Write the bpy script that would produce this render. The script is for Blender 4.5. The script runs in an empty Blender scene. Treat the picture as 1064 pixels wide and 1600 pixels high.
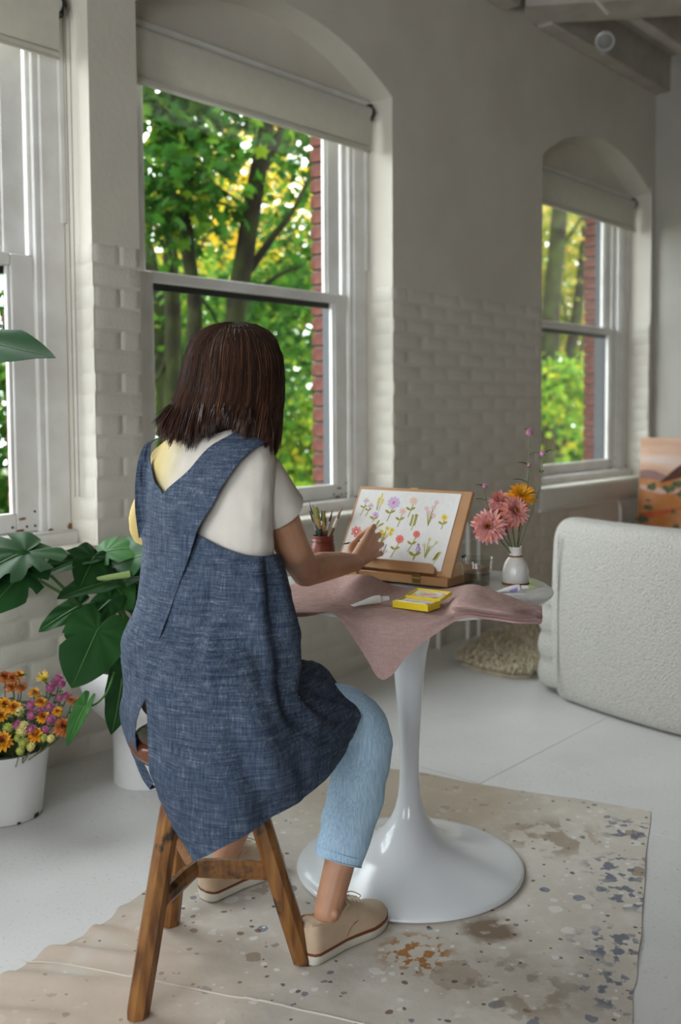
import bpy, bmesh, math, random
import numpy as np
from mathutils import Vector, Matrix, noise as mnoise
sc = bpy.context.scene
C = sc.collection
R = math.radians
PI = math.pi
rnd = random.Random(7)

# ------------------------------------------------------------------ camera, sky, exposure
cam = bpy.data.objects.new('camera', bpy.data.cameras.new('camera'))
C.objects.link(cam)
cam.data.sensor_fit = 'HORIZONTAL'
cam.data.sensor_width = 36.0
cam.data.lens = 36.0 * 1550 / 1064
cam.data.shift_y = -70 / 1064
cam.data.clip_start, cam.data.clip_end = 0.05, 300
cam.data.dof.use_dof = True
cam.data.dof.focus_distance = 2.25
cam.data.dof.aperture_fstop = 4.0
_yaw, _pitch, _roll = R(41.2), R(3.35), R(0.35)
_f = Vector((math.cos(_yaw)*math.cos(_pitch), math.sin(_yaw)*math.cos(_pitch), -math.sin(_pitch)))
_r0 = Vector((math.sin(_yaw), -math.cos(_yaw), 0)); _u0 = _r0.cross(_f)
_r = _r0*math.cos(_roll) - _u0*math.sin(_roll); _u = _r.cross(_f)
cam.matrix_world = Matrix(((_r.x, _u.x, -_f.x, 0), (_r.y, _u.y, -_f.y, 0), (_r.z, _u.z, -_f.z, 1.19), (0, 0, 0, 1)))
sc.camera = cam
wd = bpy.data.worlds.new('overcast_sky'); sc.world = wd; wd.use_nodes = True
bg = wd.node_tree.nodes['Background']
bg.inputs[0].default_value = (0.90, 0.95, 1.0, 1); bg.inputs[1].default_value = 9.6
vs = sc.view_settings
vs.view_transform = 'Standard'; vs.look = 'None'; vs.gamma = 1.0; vs.use_curve_mapping = False
vs.exposure = 0.0
sc.cycles.max_bounces = 10; sc.cycles.diffuse_bounces = 6; sc.cycles.transparent_max_bounces = 16
sc.cycles.sample_clamp_indirect = 6.0

# ------------------------------------------------------------------ helpers: materials
def mat(name, c1, c2=None, scale=8.0, rough=0.6, bump=None, detail=4.0, ramp=(0.35, 0.65), metal=0.0, spec=0.5, stretch=(1, 1, 1),
        sheen=0.0, rough2=None, trans=0.0, ior=1.45, coat=0.0, sss=0.0):
    m = bpy.data.materials.new(name); m.use_nodes = True
    nt = m.node_tree; b = nt.nodes['Principled BSDF']
    b.inputs['Base Color'].default_value = (*c1, 1); b.inputs['Roughness'].default_value = rough
    b.inputs['Metallic'].default_value = metal; b.inputs['Specular IOR Level'].default_value = spec
    b.inputs['Transmission Weight'].default_value = trans; b.inputs['IOR'].default_value = ior
    b.inputs['Coat Weight'].default_value = coat; b.inputs['Coat Roughness'].default_value = 0.08
    if sheen: b.inputs['Sheen Weight'].default_value = sheen
    if sss:
        b.inputs['Subsurface Weight'].default_value = sss; b.inputs['Subsurface Radius'].default_value = (0.02, 0.008, 0.005); b.inputs['Subsurface Scale'].default_value = 0.5
    tc = nt.nodes.new('ShaderNodeTexCoord'); mp = nt.nodes.new('ShaderNodeMapping'); mp.inputs['Scale'].default_value = stretch
    nt.links.new(tc.outputs['Object'], mp.inputs[0])
    if c2 is not None:
        n = nt.nodes.new('ShaderNodeTexNoise'); n.inputs['Scale'].default_value = scale; n.inputs['Detail'].default_value = detail
        nt.links.new(mp.outputs[0], n.inputs[0])
        r = nt.nodes.new('ShaderNodeValToRGB'); r.color_ramp.elements[0].position, r.color_ramp.elements[1].position = ramp
        r.color_ramp.elements[0].color = (*c1, 1); r.color_ramp.elements[1].color = (*c2, 1)
        nt.links.new(n.outputs[0], r.inputs[0]); nt.links.new(r.outputs[0], b.inputs['Base Color'])
    if bump:
        n = nt.nodes.new('ShaderNodeTexNoise'); n.inputs['Scale'].default_value = bump[0]; n.inputs['Detail'].default_value = 6
        nt.links.new(mp.outputs[0], n.inputs[0])
        bp = nt.nodes.new('ShaderNodeBump'); bp.inputs['Strength'].default_value = bump[1]; bp.inputs['Distance'].default_value = bump[2] if len(bump) > 2 else 0.01
        nt.links.new(n.outputs[0], bp.inputs['Height']); nt.links.new(bp.outputs[0], b.inputs['Normal'])
    return m

class NT:
    """small node-tree helper on top of mat()"""
    def __init__(s, m): s.m = m; s.t = m.node_tree; s.b = s.t.nodes['Principled BSDF']
    def n(s, kind, **kw):
        x = s.t.nodes.new('ShaderNode' + kind)
        for k, v in kw.items():
            if k.startswith('_'): setattr(x, k[1:], v)
            else: x.inputs[int(k[1:]) if k[0] == 'i' and k[1:].isdigit() else k].default_value = v
        return x
    def l(s, a, b): s.t.links.new(a, b)
    def coord(s, scale=(1, 1, 1), rot=(0, 0, 0)):
        tc = s.n('TexCoord'); mp = s.n('Mapping'); mp.inputs['Scale'].default_value = scale; mp.inputs['Rotation'].default_value = rot
        s.l(tc.outputs['Object'], mp.inputs[0]); return mp.outputs[0]
    def noise(s, co, scale, detail=4, rough=0.5):
        n = s.n('TexNoise'); n.inputs['Scale'].default_value = scale; n.inputs['Detail'].default_value = detail; n.inputs['Roughness'].default_value = rough
        s.l(co, n.inputs[0]); return n.outputs[0]
    def ramp(s, fac, stops):
        r = s.n('ValToRGB'); e = r.color_ramp.elements
        while len(e) < len(stops): e.new(0.5)
        for k, (p, c) in enumerate(stops):
            e[k].position = p; e[k].color = (*c, 1) if len(c) == 3 else c
        s.l(fac, r.inputs[0]); return r.outputs[0]
    def mix(s, fac, a, b, mode='MIX'):
        x = s.t.nodes.new('ShaderNodeMix'); x.data_type = 'RGBA'; x.blend_type = mode
        for sock, v in ((x.inputs[0], fac), (x.inputs[6], a), (x.inputs[7], b)):
            if hasattr(v, 'links'): s.l(v, sock)
            elif isinstance(v, (int, float)): sock.default_value = v
            else: sock.default_value = (*v, 1)
        return x.outputs[2]
    def math(s, op, a, b=None):
        x = s.n('Math', _operation=op)
        for sock, v in ((x.inputs[0], a), (x.inputs[1], b)):
            if v is None: continue
            if hasattr(v, 'links'): s.l(v, sock)
            else: sock.default_value = v
        return x.outputs[0]
    def bump(s, h, strength=0.3, dist=0.01):
        b = s.n('Bump'); b.inputs['Strength'].default_value = strength; b.inputs['Distance'].default_value = dist
        s.l(h, b.inputs['Height']); s.l(b.outputs[0], s.b.inputs['Normal']); return b
    def base(s, c): s.l(c, s.b.inputs['Base Color'])

# ------------------------------------------------------------------ helpers: meshes
def frame_of(d):
    d = Vector(d).normalized(); a = Vector((0, 0, 1)) if abs(d.z) < 0.95 else Vector((1, 0, 0))
    u = d.cross(a).normalized(); return u, d.cross(u).normalized()

class MB:
    def __init__(s): s.v = []; s.f = []; s.mi = []; s.cur = 0
    def add(s, vs_, fs, mi=None):
        o = len(s.v); s.v += [tuple(p) for p in vs_]; s.f += [tuple(i + o for i in f) for f in fs]; s.mi += [s.cur if mi is None else mi]*len(fs); return s
    def box(s, x0, x1, y0, y1, z0, z1, bev=0.0):
        if bev <= 0:
            v = [(x0,y0,z0),(x1,y0,z0),(x1,y1,z0),(x0,y1,z0),(x0,y0,z1),(x1,y0,z1),(x1,y1,z1),(x0,y1,z1)]
            return s.add(v, [(3,2,1,0),(4,5,6,7),(0,1,5,4),(1,2,6,5),(2,3,7,6),(3,0,4,7)])
        b = bev; v = []; 
        for sx, x in ((1,x0),(-1,x1)):
            for sy, y in ((1,y0),(-1,y1)):
                for sz, z in ((1,z0),(-1,z1)):
                    v += [(x, y+sy*b, z+sz*b), (x+sx*b, y, z+sz*b), (x+sx*b, y+sy*b, z)]
        bm = bmesh.new(); bv = [bm.verts.new(p) for p in v]
        r = bmesh.ops.convex_hull(bm, input=bv); bm.verts.index_update()
        fs = [[q.index for q in f.verts] for f in bm.faces]; vv = [q.co[:] for q in bm.verts]; bm.free()
        return s.add(vv, fs)
    def obox(s, c, u, v, w, hu, hv, hw, bev=0.0):
        t = MB().box(-hu, hu, -hv, hv, -hw, hw, bev); c, u, v, w = map(Vector, (c, u, v, w))
        return s.add([c + u*p[0] + v*p[1] + w*p[2] for p in t.v], t.f)
    def rings(s, rings, closed=True, cap0=True, cap1=True):
        n = len(rings[0]); v = [p for r in rings for p in r]; f = []
        for i in range(len(rings)-1):
            for j in range(n if closed else n-1):
                k = (j+1) % n; f.append((i*n+j, i*n+k, (i+1)*n+k, (i+1)*n+j))
        if cap0: f.append(tuple(range(n-1, -1, -1)))
        if cap1: f.append(tuple((len(rings)-1)*n+j for j in range(n)))
        return s.add(v, f)
    def tube(s, pts, rad, n=8, cap=True, flat=None):
        pts = [Vector(p) for p in pts]; rr = rad if isinstance(rad, (list, tuple)) else [rad]*len(pts); rings = []; u = None
        for i, p in enumerate(pts):
            d = (pts[min(i+1, len(pts)-1)] - pts[max(i-1, 0)]).normalized()
            if u is None: u, w = frame_of(d)
            else:
                u = (u - d*u.dot(d)).normalized(); w = d.cross(u)
            r = rr[i]; ru, rw = (r, r) if not isinstance(r, (list, tuple)) else r
            rings.append([p + u*(ru*math.cos(2*PI*k/n)) + w*(rw*math.sin(2*PI*k/n)) for k in range(n)])
        return s.rings(rings, True, cap, cap)
    def lathe(s, prof, n=32, c=(0, 0, 0), cap0=True, cap1=True):
        return s.rings([[(c[0]+r*math.cos(2*PI*k/n), c[1]+r*math.sin(2*PI*k/n), c[2]+z) for k in range(n)] for r, z in prof], True, cap0, cap1)
    def sphere(s, c, r, n=12, m=8):
        rx, ry, rz = r if isinstance(r, (list, tuple)) else (r, r, r)
        return s.rings([[(c[0]+rx*math.sin(t)*math.cos(2*PI*k/n), c[1]+ry*math.sin(t)*math.sin(2*PI*k/n), c[2]-rz*math.cos(t)) for k in range(n)]
                        for t in [PI*(0.04+0.92*i/m) for i in range(m+1)]])
    def grid(s, g):
        return s.rings(g, False, False, False)
    def build(s, name, m, parent=None, smooth=True, loc=None, world=True, angle=40):
        me = bpy.data.meshes.new(name)
        off = Vector((0, 0, 0))
        if parent is not None and world:
            p = parent
            while p.parent: p = p.parent
            off = p.location
        elif loc is not None: off = Vector(loc)
        me.from_pydata([(v[0]-off[0], v[1]-off[1], v[2]-off[2]) for v in s.v], [], s.f)
        ms = m if isinstance(m, (list, tuple)) else [m]
        for x in ms: me.materials.append(x)
        if len(ms) > 1: me.polygons.foreach_set('material_index', s.mi)
        if smooth:
            me.polygons.foreach_set('use_smooth', [True]*len(me.polygons))
            try: me.set_sharp_from_angle(angle=R(angle))
            except Exception: pass
        me.update()
        o = bpy.data.objects.new(name, me); C.objects.link(o); o.parent = parent
        if parent is None and loc is not None: o.location = loc
        return o

def tag(o, label=None, cat=None, group=None, kind=None):
    if label: o['label'] = label
    if cat: o['category'] = cat
    if group: o['group'] = group
    if kind: o['kind'] = kind
    return o
def thing(name, label, cat, loc=(0, 0, 0), group=None, kind=None):
    o = bpy.data.objects.new(name, None); C.objects.link(o); o.location = loc; o.empty_display_size = 0.05
    return tag(o, label, cat, group, kind)
def struct(o, label, cat): return tag(o, label, cat, kind='structure')
def copy_tree(o, parent=None):
    c = o.copy(); C.objects.link(c); c.parent = parent
    for ch in o.children: copy_tree(ch, c)
    return c
def catmull(pts, n):
    """n samples per span through pts (tuples of any length)"""
    P = [np.array(p, float) for p in pts]; out = []
    for i in range(len(P)-1):
        a, b, c, d = P[max(i-1, 0)], P[i], P[i+1], P[min(i+2, len(P)-1)]
        for k in range(n):
            t = k/n; out.append(0.5*((2*b)+(c-a)*t+(2*a-5*b+4*c-d)*t*t+(3*b-a-3*c+d)*t**3))
    out.append(P[-1]); return out
def nz(p, s=1.0, o=0.0): return mnoise.noise(Vector((p[0]*s+o, p[1]*s+o*1.7, p[2]*s-o)))

# ------------------------------------------------------------------ materials of the setting
m_paint = mat('warm_white_wall_paint', (0.655, 0.615, 0.53), (0.60, 0.56, 0.48), 3.0, 0.55, (40, 0.35, 0.004))
m_brickpaint = mat('white_painted_brick', (0.67, 0.635, 0.555), (0.615, 0.58, 0.505), 3.0, 0.55, (55, 0.6, 0.004))
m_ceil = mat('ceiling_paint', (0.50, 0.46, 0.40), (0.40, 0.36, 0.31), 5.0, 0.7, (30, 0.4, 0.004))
m_wood_white = mat('white_gloss_window_paint', (0.78, 0.77, 0.74), (0.70, 0.68, 0.64), 9.0, 0.35, (60, 0.15, 0.002))
m_rust = mat('rust_stain', (0.16, 0.07, 0.03), (0.30, 0.15, 0.07), 60, 0.8)
m_black = mat('black_plastic', (0.012, 0.012, 0.012), rough=0.4)
m_blind = mat('ivory_blind_fabric', (0.74, 0.72, 0.63), (0.70, 0.68, 0.59), 30, 0.8, (400, 0.2, 0.001))
_t = m_blind.node_tree; _tl = _t.nodes.new('ShaderNodeBsdfTranslucent'); _tl.inputs[0].default_value = (.66, .64, .54, 1); _ms = _t.nodes.new('ShaderNodeMixShader'); _ms.inputs[0].default_value = 0.22
_t.links.new(_t.nodes['Principled BSDF'].outputs[0], _ms.inputs[1]); _t.links.new(_tl.outputs[0], _ms.inputs[2]); _t.links.new(_ms.outputs[0], _t.nodes['Material Output'].inputs[0])
m_redbrick = mat('red_brick', (0.095, 0.036, 0.028), (0.14, 0.058, 0.045), 14, 0.85, (60, 0.6, 0.006), spec=0.05)
m_mortar = mat('grey_mortar', (0.10, 0.085, 0.08), (0.14, 0.12, 0.11), 20, 0.9)
m_extwood = mat('shaded_grey_exterior_paint', (0.045, 0.05, 0.055), rough=0.6)  # grey lowered so the paint carries the frame's shadow beside the sash
m_chain = mat('bead_chain_metal', (0.20, 0.19, 0.17), rough=0.4, metal=0.6)
m_hole = mat('dark_screw_hole', (0.02, 0.018, 0.015), rough=0.8)

m_glass = bpy.data.materials.new('window_glass'); m_glass.use_nodes = True
_n = NT.__new__(NT); _n.m = m_glass; _n.t = m_glass.node_tree
_n.t.nodes.remove(_n.t.nodes['Principled BSDF'])
_tr = _n.t.nodes.new('ShaderNodeBsdfTransparent'); _tr.inputs[0].default_value = (0.97, 0.98, 0.97, 1)
_gl = _n.t.nodes.new('ShaderNodeBsdfGlossy'); _gl.inputs['Roughness'].default_value = 0.02
_fr = _n.t.nodes.new('ShaderNodeFresnel'); _fr.inputs[0].default_value = 1.35
_mx = _n.t.nodes.new('ShaderNodeMixShader')
_ge = _n.t.nodes.new('ShaderNodeNewGeometry'); _io = _n.t.nodes.new('ShaderNodeMapRange'); _io.inputs[3].default_value = 1.35; _io.inputs[4].default_value = 1/1.35
_n.l(_ge.outputs['Backfacing'], _io.inputs[0]); _n.l(_io.outputs[0], _fr.inputs[0])
_n.l(_fr.outputs[0], _mx.inputs[0]); _n.l(_tr.outputs[0], _mx.inputs[1]); _n.l(_gl.outputs[0], _mx.inputs[2])
_n.l(_mx.outputs[0], _n.t.nodes['Material Output'].inputs[0])

def floor_mat():
    m = mat('white_painted_floor', (0.74, 0.735, 0.72), rough=0.4); t = NT(m); co = t.coord()
    base = t.ramp(t.noise(co, 2.2, 6), [(0.3, (0.58, 0.575, 0.56)), (0.7, (0.67, 0.665, 0.65))])
    speck = t.ramp(t.noise(co, 95, 4), [(0.60, (0, 0, 0)), (0.72, (1, 1, 1))])
    c = t.mix(t.math('MULTIPLY', speck, 0.5), base, (0.35, 0.33, 0.30))
    v = t.n('TexVoronoi', _feature='DISTANCE_TO_EDGE'); v.inputs['Scale'].default_value = 4.0
    wob = t.n('VectorMath', _operation='ADD'); nn = t.n('TexNoise'); nn.inputs['Scale'].default_value = 7; t.l(co, nn.inputs[0])
    t.l(co, wob.inputs[0]); t.l(nn.outputs['Color'], wob.inputs[1]); t.l(wob.outputs[0], v.inputs[0])
    crack = t.ramp(v.outputs[0], [(0.0, (1, 1, 1)), (0.012, (0, 0, 0))])
    gate = t.ramp(t.noise(co, 1.7, 3), [(0.5, (0, 0, 0)), (0.65, (1, 1, 1))])
    c = t.mix(t.math('MULTIPLY', t.math('MULTIPLY', crack, gate), 0.45), c, (0.3, 0.28, 0.25))
    t.base(c); t.bump(t.noise(co, 90, 5), 0.12, 0.003)
    t.l(t.ramp(t.noise(co, 4, 4), [(0.3, (0.3, 0.3, 0.3)), (0.7, (0.5, 0.5, 0.5))]), t.b.inputs['Roughness'])
    return m
m_floor = floor_mat()

# ------------------------------------------------------------------ room shell
W = 2.875                       # inner face of the window wall
WT = 3.15                       # back of the inner leaf
XE, XW, YB, ZC = 6.53, -1.8, -3.6, 3.52
OPEN = [(-1.75, -1.74), (0.56, 2.01), (2.21, 3.66), (5.03, 6.465)]
SILL, SPRING, RISE = 0.72, 2.62, 0.215
def arch(x, a, b):
    h = (b-a)/2; rr = (h*h + RISE*RISE)/(2*RISE); return SPRING + RISE - rr + math.sqrt(max(rr*rr - (x-(a+b)/2)**2, 0))

fl = thing('floor', 'white painted concrete floor slabs with thin dark joints', 'floor', kind='structure')
SEAMY, SEAMX = (2.9909, 1.7041, 0.0000)[1], (2.6096, 2.0383, 0.0000)[0]
ys = [YB, SEAMY-3.6, SEAMY-1.8, SEAMY, WT]; xs = [XW, SEAMX-3.6, SEAMX-1.2, SEAMX+1.2+0.0, XE]
xs = [XW, SEAMX-2.4, SEAMX, SEAMX+2.4, XE]
for i in range(len(xs)-1):
    for j in range(len(ys)-1):
        MB().box(xs[i]+0.001, xs[i+1]-0.001, ys[j]+0.001, ys[j+1]-0.001, -0.05, 0.0, 0.0006).build('slab', m_floor, fl)
MB().box(XW, XE, YB, WT, -0.08, -0.012).build('joint_bed', mat('dark_floor_joint', (0.10, 0.095, 0.085), rough=0.9), fl)

def wall_with_arches():
    b = MB(); xs = [XW]
    for a, c in OPEN: xs += [a + (c-a)*k/20 for k in range(21)]
    xs.append(XE + 0.2)
    def quad(x0, x1, z00, z01, z10, z11, y): b.add([(x0,y,z00),(x1,y,z10),(x1,y,z11),(x0,y,z01)], [(0,1,2,3)])
    for x0, x1 in zip(xs, xs[1:]):
        if x1 - x0 < 1e-6: continue
        mid = (x0+x1)/2; op = next((o for o in OPEN if o[0] < mid < o[1]), None)
        for y in (W, WT):
            if op is None: quad(x0, x1, 0, ZC, 0, ZC, y)
            else:
                quad(x0, x1, 0, SILL, 0, SILL, y); quad(x0, x1, arch(x0, *op), ZC, arch(x1, *op), ZC, y)
        if op:
            z0, z1 = arch(x0, *op), arch(x1, *op)
            b.add([(x0,W,z0),(x1,W,z1),(x1,WT,z1),(x0,WT,z0)], [(3,2,1,0)])
            b.add([(x0,W,SILL),(x1,W,SILL),(x1,WT,SILL),(x0,WT,SILL)], [(0,1,2,3)])
    for a, c in OPEN:
        for x in (a, c): b.add([(x,W,SILL),(x,WT,SILL),(x,WT,SPRING),(x,W,SPRING)], [(0,1,2,3)])
    b.add([(XW,W,0),(XW,WT,0),(XW,WT,ZC),(XW,W,ZC)], [(0,1,2,3)])
    return b
wallw = struct(wall_with_arches().build('wall_window', m_paint, smooth=False), 'white plaster and painted brick wall with three arched sash windows', 'wall')

# painted bricks that show below the plaster, each an own piece
CO, BL, GAP = 0.0735, 0.217, 0.004
def brick_mesh(seed, l, h, pr, name='brick', m=None):
    r = random.Random(seed); nx, nz_ = 7, 4; b = MB(); g = []
    for j in range(nz_):
        row = []
        for i in range(nx):
            u, w = i/(nx-1), j/(nz_-1); edge = i in (0, nx-1) or j in (0, nz_-1)
            x = -l/2 + l*(0.0 if i == 0 else 1.0 if i == nx-1 else (0.05+0.9*(i-1)/(nx-3)))
            z = -h/2 + h*(0.0 if j == 0 else 1.0 if j == nz_-1 else (0.14+0.72*(j-1)/(nz_-3)))
            y = 0.0012 if edge else -pr*(0.6+0.7*r.random())
            row.append((x + (r.random()-.5)*0.005, y, z + (r.random()-.5)*0.004))
        g.append(row)
    b.grid(g); me = bpy.data.meshes.new(name); me.from_pydata(b.v, [], b.f); me.materials.append(m or m_brickpaint)
    me.polygons.foreach_set('use_smooth', [True]*len(me.polygons)); return me
full = [brick_mesh(i, BL-GAP, CO-GAP, 0.0035) for i in range(6)]
half = [brick_mesh(20+i, BL/2-GAP, CO-GAP, 0.0035) for i in range(4)]
def put_brick(me, x, y, z, rot=0.0, sx=1.0):
    o = bpy.data.objects.new('brick', me); C.objects.link(o); o.parent = wallw; o.location = (x, y, z); o.rotation_euler = (0, 0, rot); o.scale = (sx, 1, 1)
rest = MB()
def stuff_brick(me, x, y, z, sx=1.0):
    rest.add([(v.co.x*sx+x, v.co.y+y, v.co.z+z) for v in me.vertices], [tuple(p.vertices) for p in me.polygons])
nb = 0
def course(x0, x1, z, k, keep, y=W):
    if x0 > 3: y = W + 0.0023
    """one course from x0 to x1"""
    global nb
    x = x0 - (BL/2 if k % 2 else 0.0)
    while x < x1 - 0.005:
        a, b_ = max(x, x0), min(x+BL, x1)
        if b_ - a > 0.04:
            me = (full if b_-a > 0.13 else half)[rnd.randrange(4)]; L0 = BL-GAP if b_-a > 0.13 else BL/2-GAP
            if keep and nb < 292: put_brick(me, (a+b_)/2, y, z, 0, (b_-a-GAP)/L0); nb += 1
            else: stuff_brick(me, (a+b_)/2, y, z, (b_-a-GAP)/L0)
        x += BL
for k in range(24):
    z = CO/2 + k*CO
    if z < SILL - 0.08:
        course(1.30, 2.21, z, k, z > 0.02 and k < 9); course(0.56, 1.30, z, k, False); course(2.21, 3.66, z, k, False)
        course(5.03, XE, z, k, False)
    if z > SILL - 0.08 or True:
        if z > SILL - 0.03: course(2.012, 2.208, z, k, True)
    course(3.662, 5.028, z, k, 0.70 < z < 1.72)
# reveal bricks (right-hand jambs, facing the camera side)
for xr in (2.01, 3.66, 6.465):
    for k in range(10, 24):
        z = CO/2 + k*CO
        if k % 2: put_brick(half[k % 4], xr, W+0.05, z, -PI/2) if nb < 999 else None
        else: put_brick(full[k % 4], xr, W+0.078, z, -PI/2, 0.62)
stf = rest.build('brick', m_brickpaint, wallw); stf['kind'] = 'stuff'

m_dim = mat('darkened_unseen_wall', (0.15, 0.11, 0.085), (0.11, 0.08, 0.06), 6, 0.8)  # dark tone for the unseen walls, chosen to cut bounced light
# other walls, with the two big windows of the side wall that light the room
bw = MB()
SW = [(-1.5, 0.1), (0.7, 2.4)]
ys_ = [YB] + [q for p in SW for q in p] + [W]
for y0, y1 in zip(ys_, ys_[1:]):
    if (y0, y1) in SW:
        bw.box(XW-0.25, XW, y0, y1, 0, 0.75); bw.box(XW-0.25, XW, y0, y1, 2.25, ZC)
    else: bw.box(XW-0.25, XW, y0, y1, 0, ZC)
struct(bw.build('wall_side', m_dim, smooth=False), 'darkened unseen side wall with two tall windows behind the viewer', 'wall')
struct(MB().box(XW-0.25, XE+0.2, YB-0.2, YB, 0, ZC).build('wall_back', m_dim, smooth=False), 'plain darkened unseen wall behind the viewer', 'wall')
struct(MB().box(XE, XE+0.2, YB, W+0.16, 0, ZC).build('wall_end', mat('dimmed_wall_paint', (0.44, 0.42, 0.37), (0.40, 0.38, 0.33), 3.0, 0.6, (40, 0.35, 0.004)), smooth=False), 'white end wall beside the farthest window', 'wall')  # wall paint darkened here to stand in for dimmer light from the far window

# ------------------------------------------------------------------ ceiling with timber beams
ce = thing('ceiling', 'off white board ceiling with painted timber beams', 'ceiling', (0, 0, ZC), kind='structure')
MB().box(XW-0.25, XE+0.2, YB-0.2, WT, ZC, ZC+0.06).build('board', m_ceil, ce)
_l = MB()
for a, b_ in ((-1.7, 1.0), (1.05, 4.62), (4.95, XE)):
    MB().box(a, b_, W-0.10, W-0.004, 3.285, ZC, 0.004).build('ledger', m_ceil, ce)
bd = Vector((0.54, -0.84, 0)).normalized()
def beam(p, hw, z0, z1, ln, name='beam'):
    nrm = Vector((-bd.y, bd.x, 0)); c = Vector(p) + bd*(ln/2)
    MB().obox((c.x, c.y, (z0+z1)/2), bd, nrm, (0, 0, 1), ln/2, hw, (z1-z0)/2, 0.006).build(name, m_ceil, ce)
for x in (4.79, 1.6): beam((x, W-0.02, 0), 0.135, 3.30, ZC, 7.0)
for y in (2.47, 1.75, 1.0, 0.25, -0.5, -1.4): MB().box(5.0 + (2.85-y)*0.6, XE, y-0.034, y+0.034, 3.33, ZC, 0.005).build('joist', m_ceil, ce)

# ------------------------------------------------------------------ sash windows
def build_window(n, label):
    a, b = OPEN[n]; w = thing('window_%d' % n, label, 'window', ((a+b)/2, 3.03, SILL), kind='structure')
    yf = 3.03
    # outer frame: casing boards, stop beads, head band, sill stool
    f = MB()
    for s, x in ((1, a), (-1, b)):
        x0, x1 = sorted((x, x+s*0.09)); f.box(x0, x1, yf, 3.15, SILL, 2.60, 0.004)
        x0, x1 = sorted((x+s*0.09, x+s*0.112)); f.box(x0, x1, yf+0.012, 3.06, SILL+0.04, 2.58, 0.003)
        x0, x1 = sorted((x+s*0.09, x+s*0.105)); f.box(x0, x1, 3.088, 3.10, SILL+0.04, 2.58, 0.002)
        x0, x1 = sorted((x, x+s*0.022)); f.box(x0, x1, yf-0.014, yf, SILL+1.12, 2.60, 0.003)
    f.build('frame', m_wood_white, w)
    h = MB(); 
    N = 20; g0, g1, g2 = [], [], []
    for k in range(N+1):
        x = a + (b-a)*k/N; g0.append((x, yf-0.002, 2.55)); g1.append((x, yf-0.002, max(arch(x, a, b), 2.551)))
    h.grid([g0, g1]); h.build('arch_infill', m_paint, w)
    MB().box(a, b, yf-0.03, yf, 2.555, 2.625, 0.006).build('head_rail', m_wood_white, w)
    MB().box(a+0.001, b-0.001, W-0.01, yf+0.02, SILL-0.02, SILL+0.006, 0.004).build('sill_slab', m_brickpaint, w)
    MB().box(a-0.03 if n != 2 else a, b+(0.0 if n != 3 else 0.03), W-0.03, W+0.01, SILL-0.125, SILL+0.003, 0.022).build('sill_apron', m_brickpaint, w)
    MB().box(a, b, 2.985, yf+0.05, SILL, SILL+0.052, 0.006).build('stool', m_wood_white, w)
    def sash(name, y, z0, z1, top, bot):
        xi, xo = 0.198, 0.112; s = MB(); d = 0.032
        for sg, x in ((1, a), (-1, b)):
            x0, x1 = sorted((x+sg*xo, x+sg*xi)); s.box(x0, x1, y, y+d, z0, z1, 0.004)
            xg0, xg1 = sorted((x+sg*xi, x+sg*(xi+0.012))); s.box(xg0, xg1, y+0.008, y+d-0.004, z0+bot, z1-top, 0.003)
        s.box(a+xi, b-xi, y, y+d, z1-top, z1, 0.004); s.box(a+xi, b-xi, y, y+d, z0, z0+bot, 0.004)
        o = s.build(name, m_wood_white, w)
        MB().box(a+xi, b-xi, y+0.016, y+0.019, z0+bot, z1-top).build('pane', m_glass, o, smooth=False)
        return o
    lo = sash('lower_sash', 3.058, SILL+0.052, 1.722, 0.042, 0.068)
    up = sash('upper_sash', 3.102, 1.68, 2.58, 0.06, 0.042)
    # dark spring-balance strip and corner plates
    MB().box(a+0.2, b-0.2, 3.092, 3.10, 1.655, 1.684).build('weather_strip', m_black, w)
    cp = MB()
    for dx, dz in ((0.118, 0.02), (0.118, 0.07), (0.15, 0.02), (0.205, 0.022)):
        cp.tube([(b-dx-0.012, 3.0575, SILL+0.052+dz), (b-dx-0.012, 3.0555, SILL+0.052+dz)], 0.0042, 8)
    cp.build('screw', m_hole, lo)
    rp = MB(); rp.cur = 0
    for x, z, sx, sz in ((b-0.18, SILL+0.10, .018, .006), (b-0.19, SILL+0.06, .02, .005), (b-0.008, SILL+0.062, .01, .014), (b-0.085, SILL+0.056, .012, .005)):
        y = 3.0565 if x < b-0.1 else 3.029
        rp.rings([[(x+sx*math.cos(t*PI/6)*rnd.uniform(.6, 1.2), y, z+sz*math.sin(t*PI/6)*rnd.uniform(.6, 1.2)) for t in range(12)],
                  [(x+sx*.3*math.cos(t*PI/6), y-0.0012, z+sz*.3*math.sin(t*PI/6)) for t in range(12)]])
    rp.build('rust_patch', m_rust, w)
    # grey outer frame and red brick jamb outside
    e = MB()
    for s, x in ((1, a), (-1, b)):
        x0, x1 = sorted((x-s*0.02, x+s*0.10)); e.box(x0, x1, 3.15, 3.225, SILL-0.05, 2.7)
    e.box(a, b, 3.15, 3.26, SILL-0.05, SILL+0.03); e.build('outer_frame', m_extwood, w)
    return w
OPEN_ALL = OPEN
labels = {0: 'white sash window out of sight left of the viewer', 1: 'white double-hung sash window cut off by the left picture edge',
          2: 'large white double-hung arched window behind the seated woman', 3: 'far white sash window beside the end wall above the sofa'}
for n in (1, 2, 3): build_window(n, labels[n])

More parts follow.
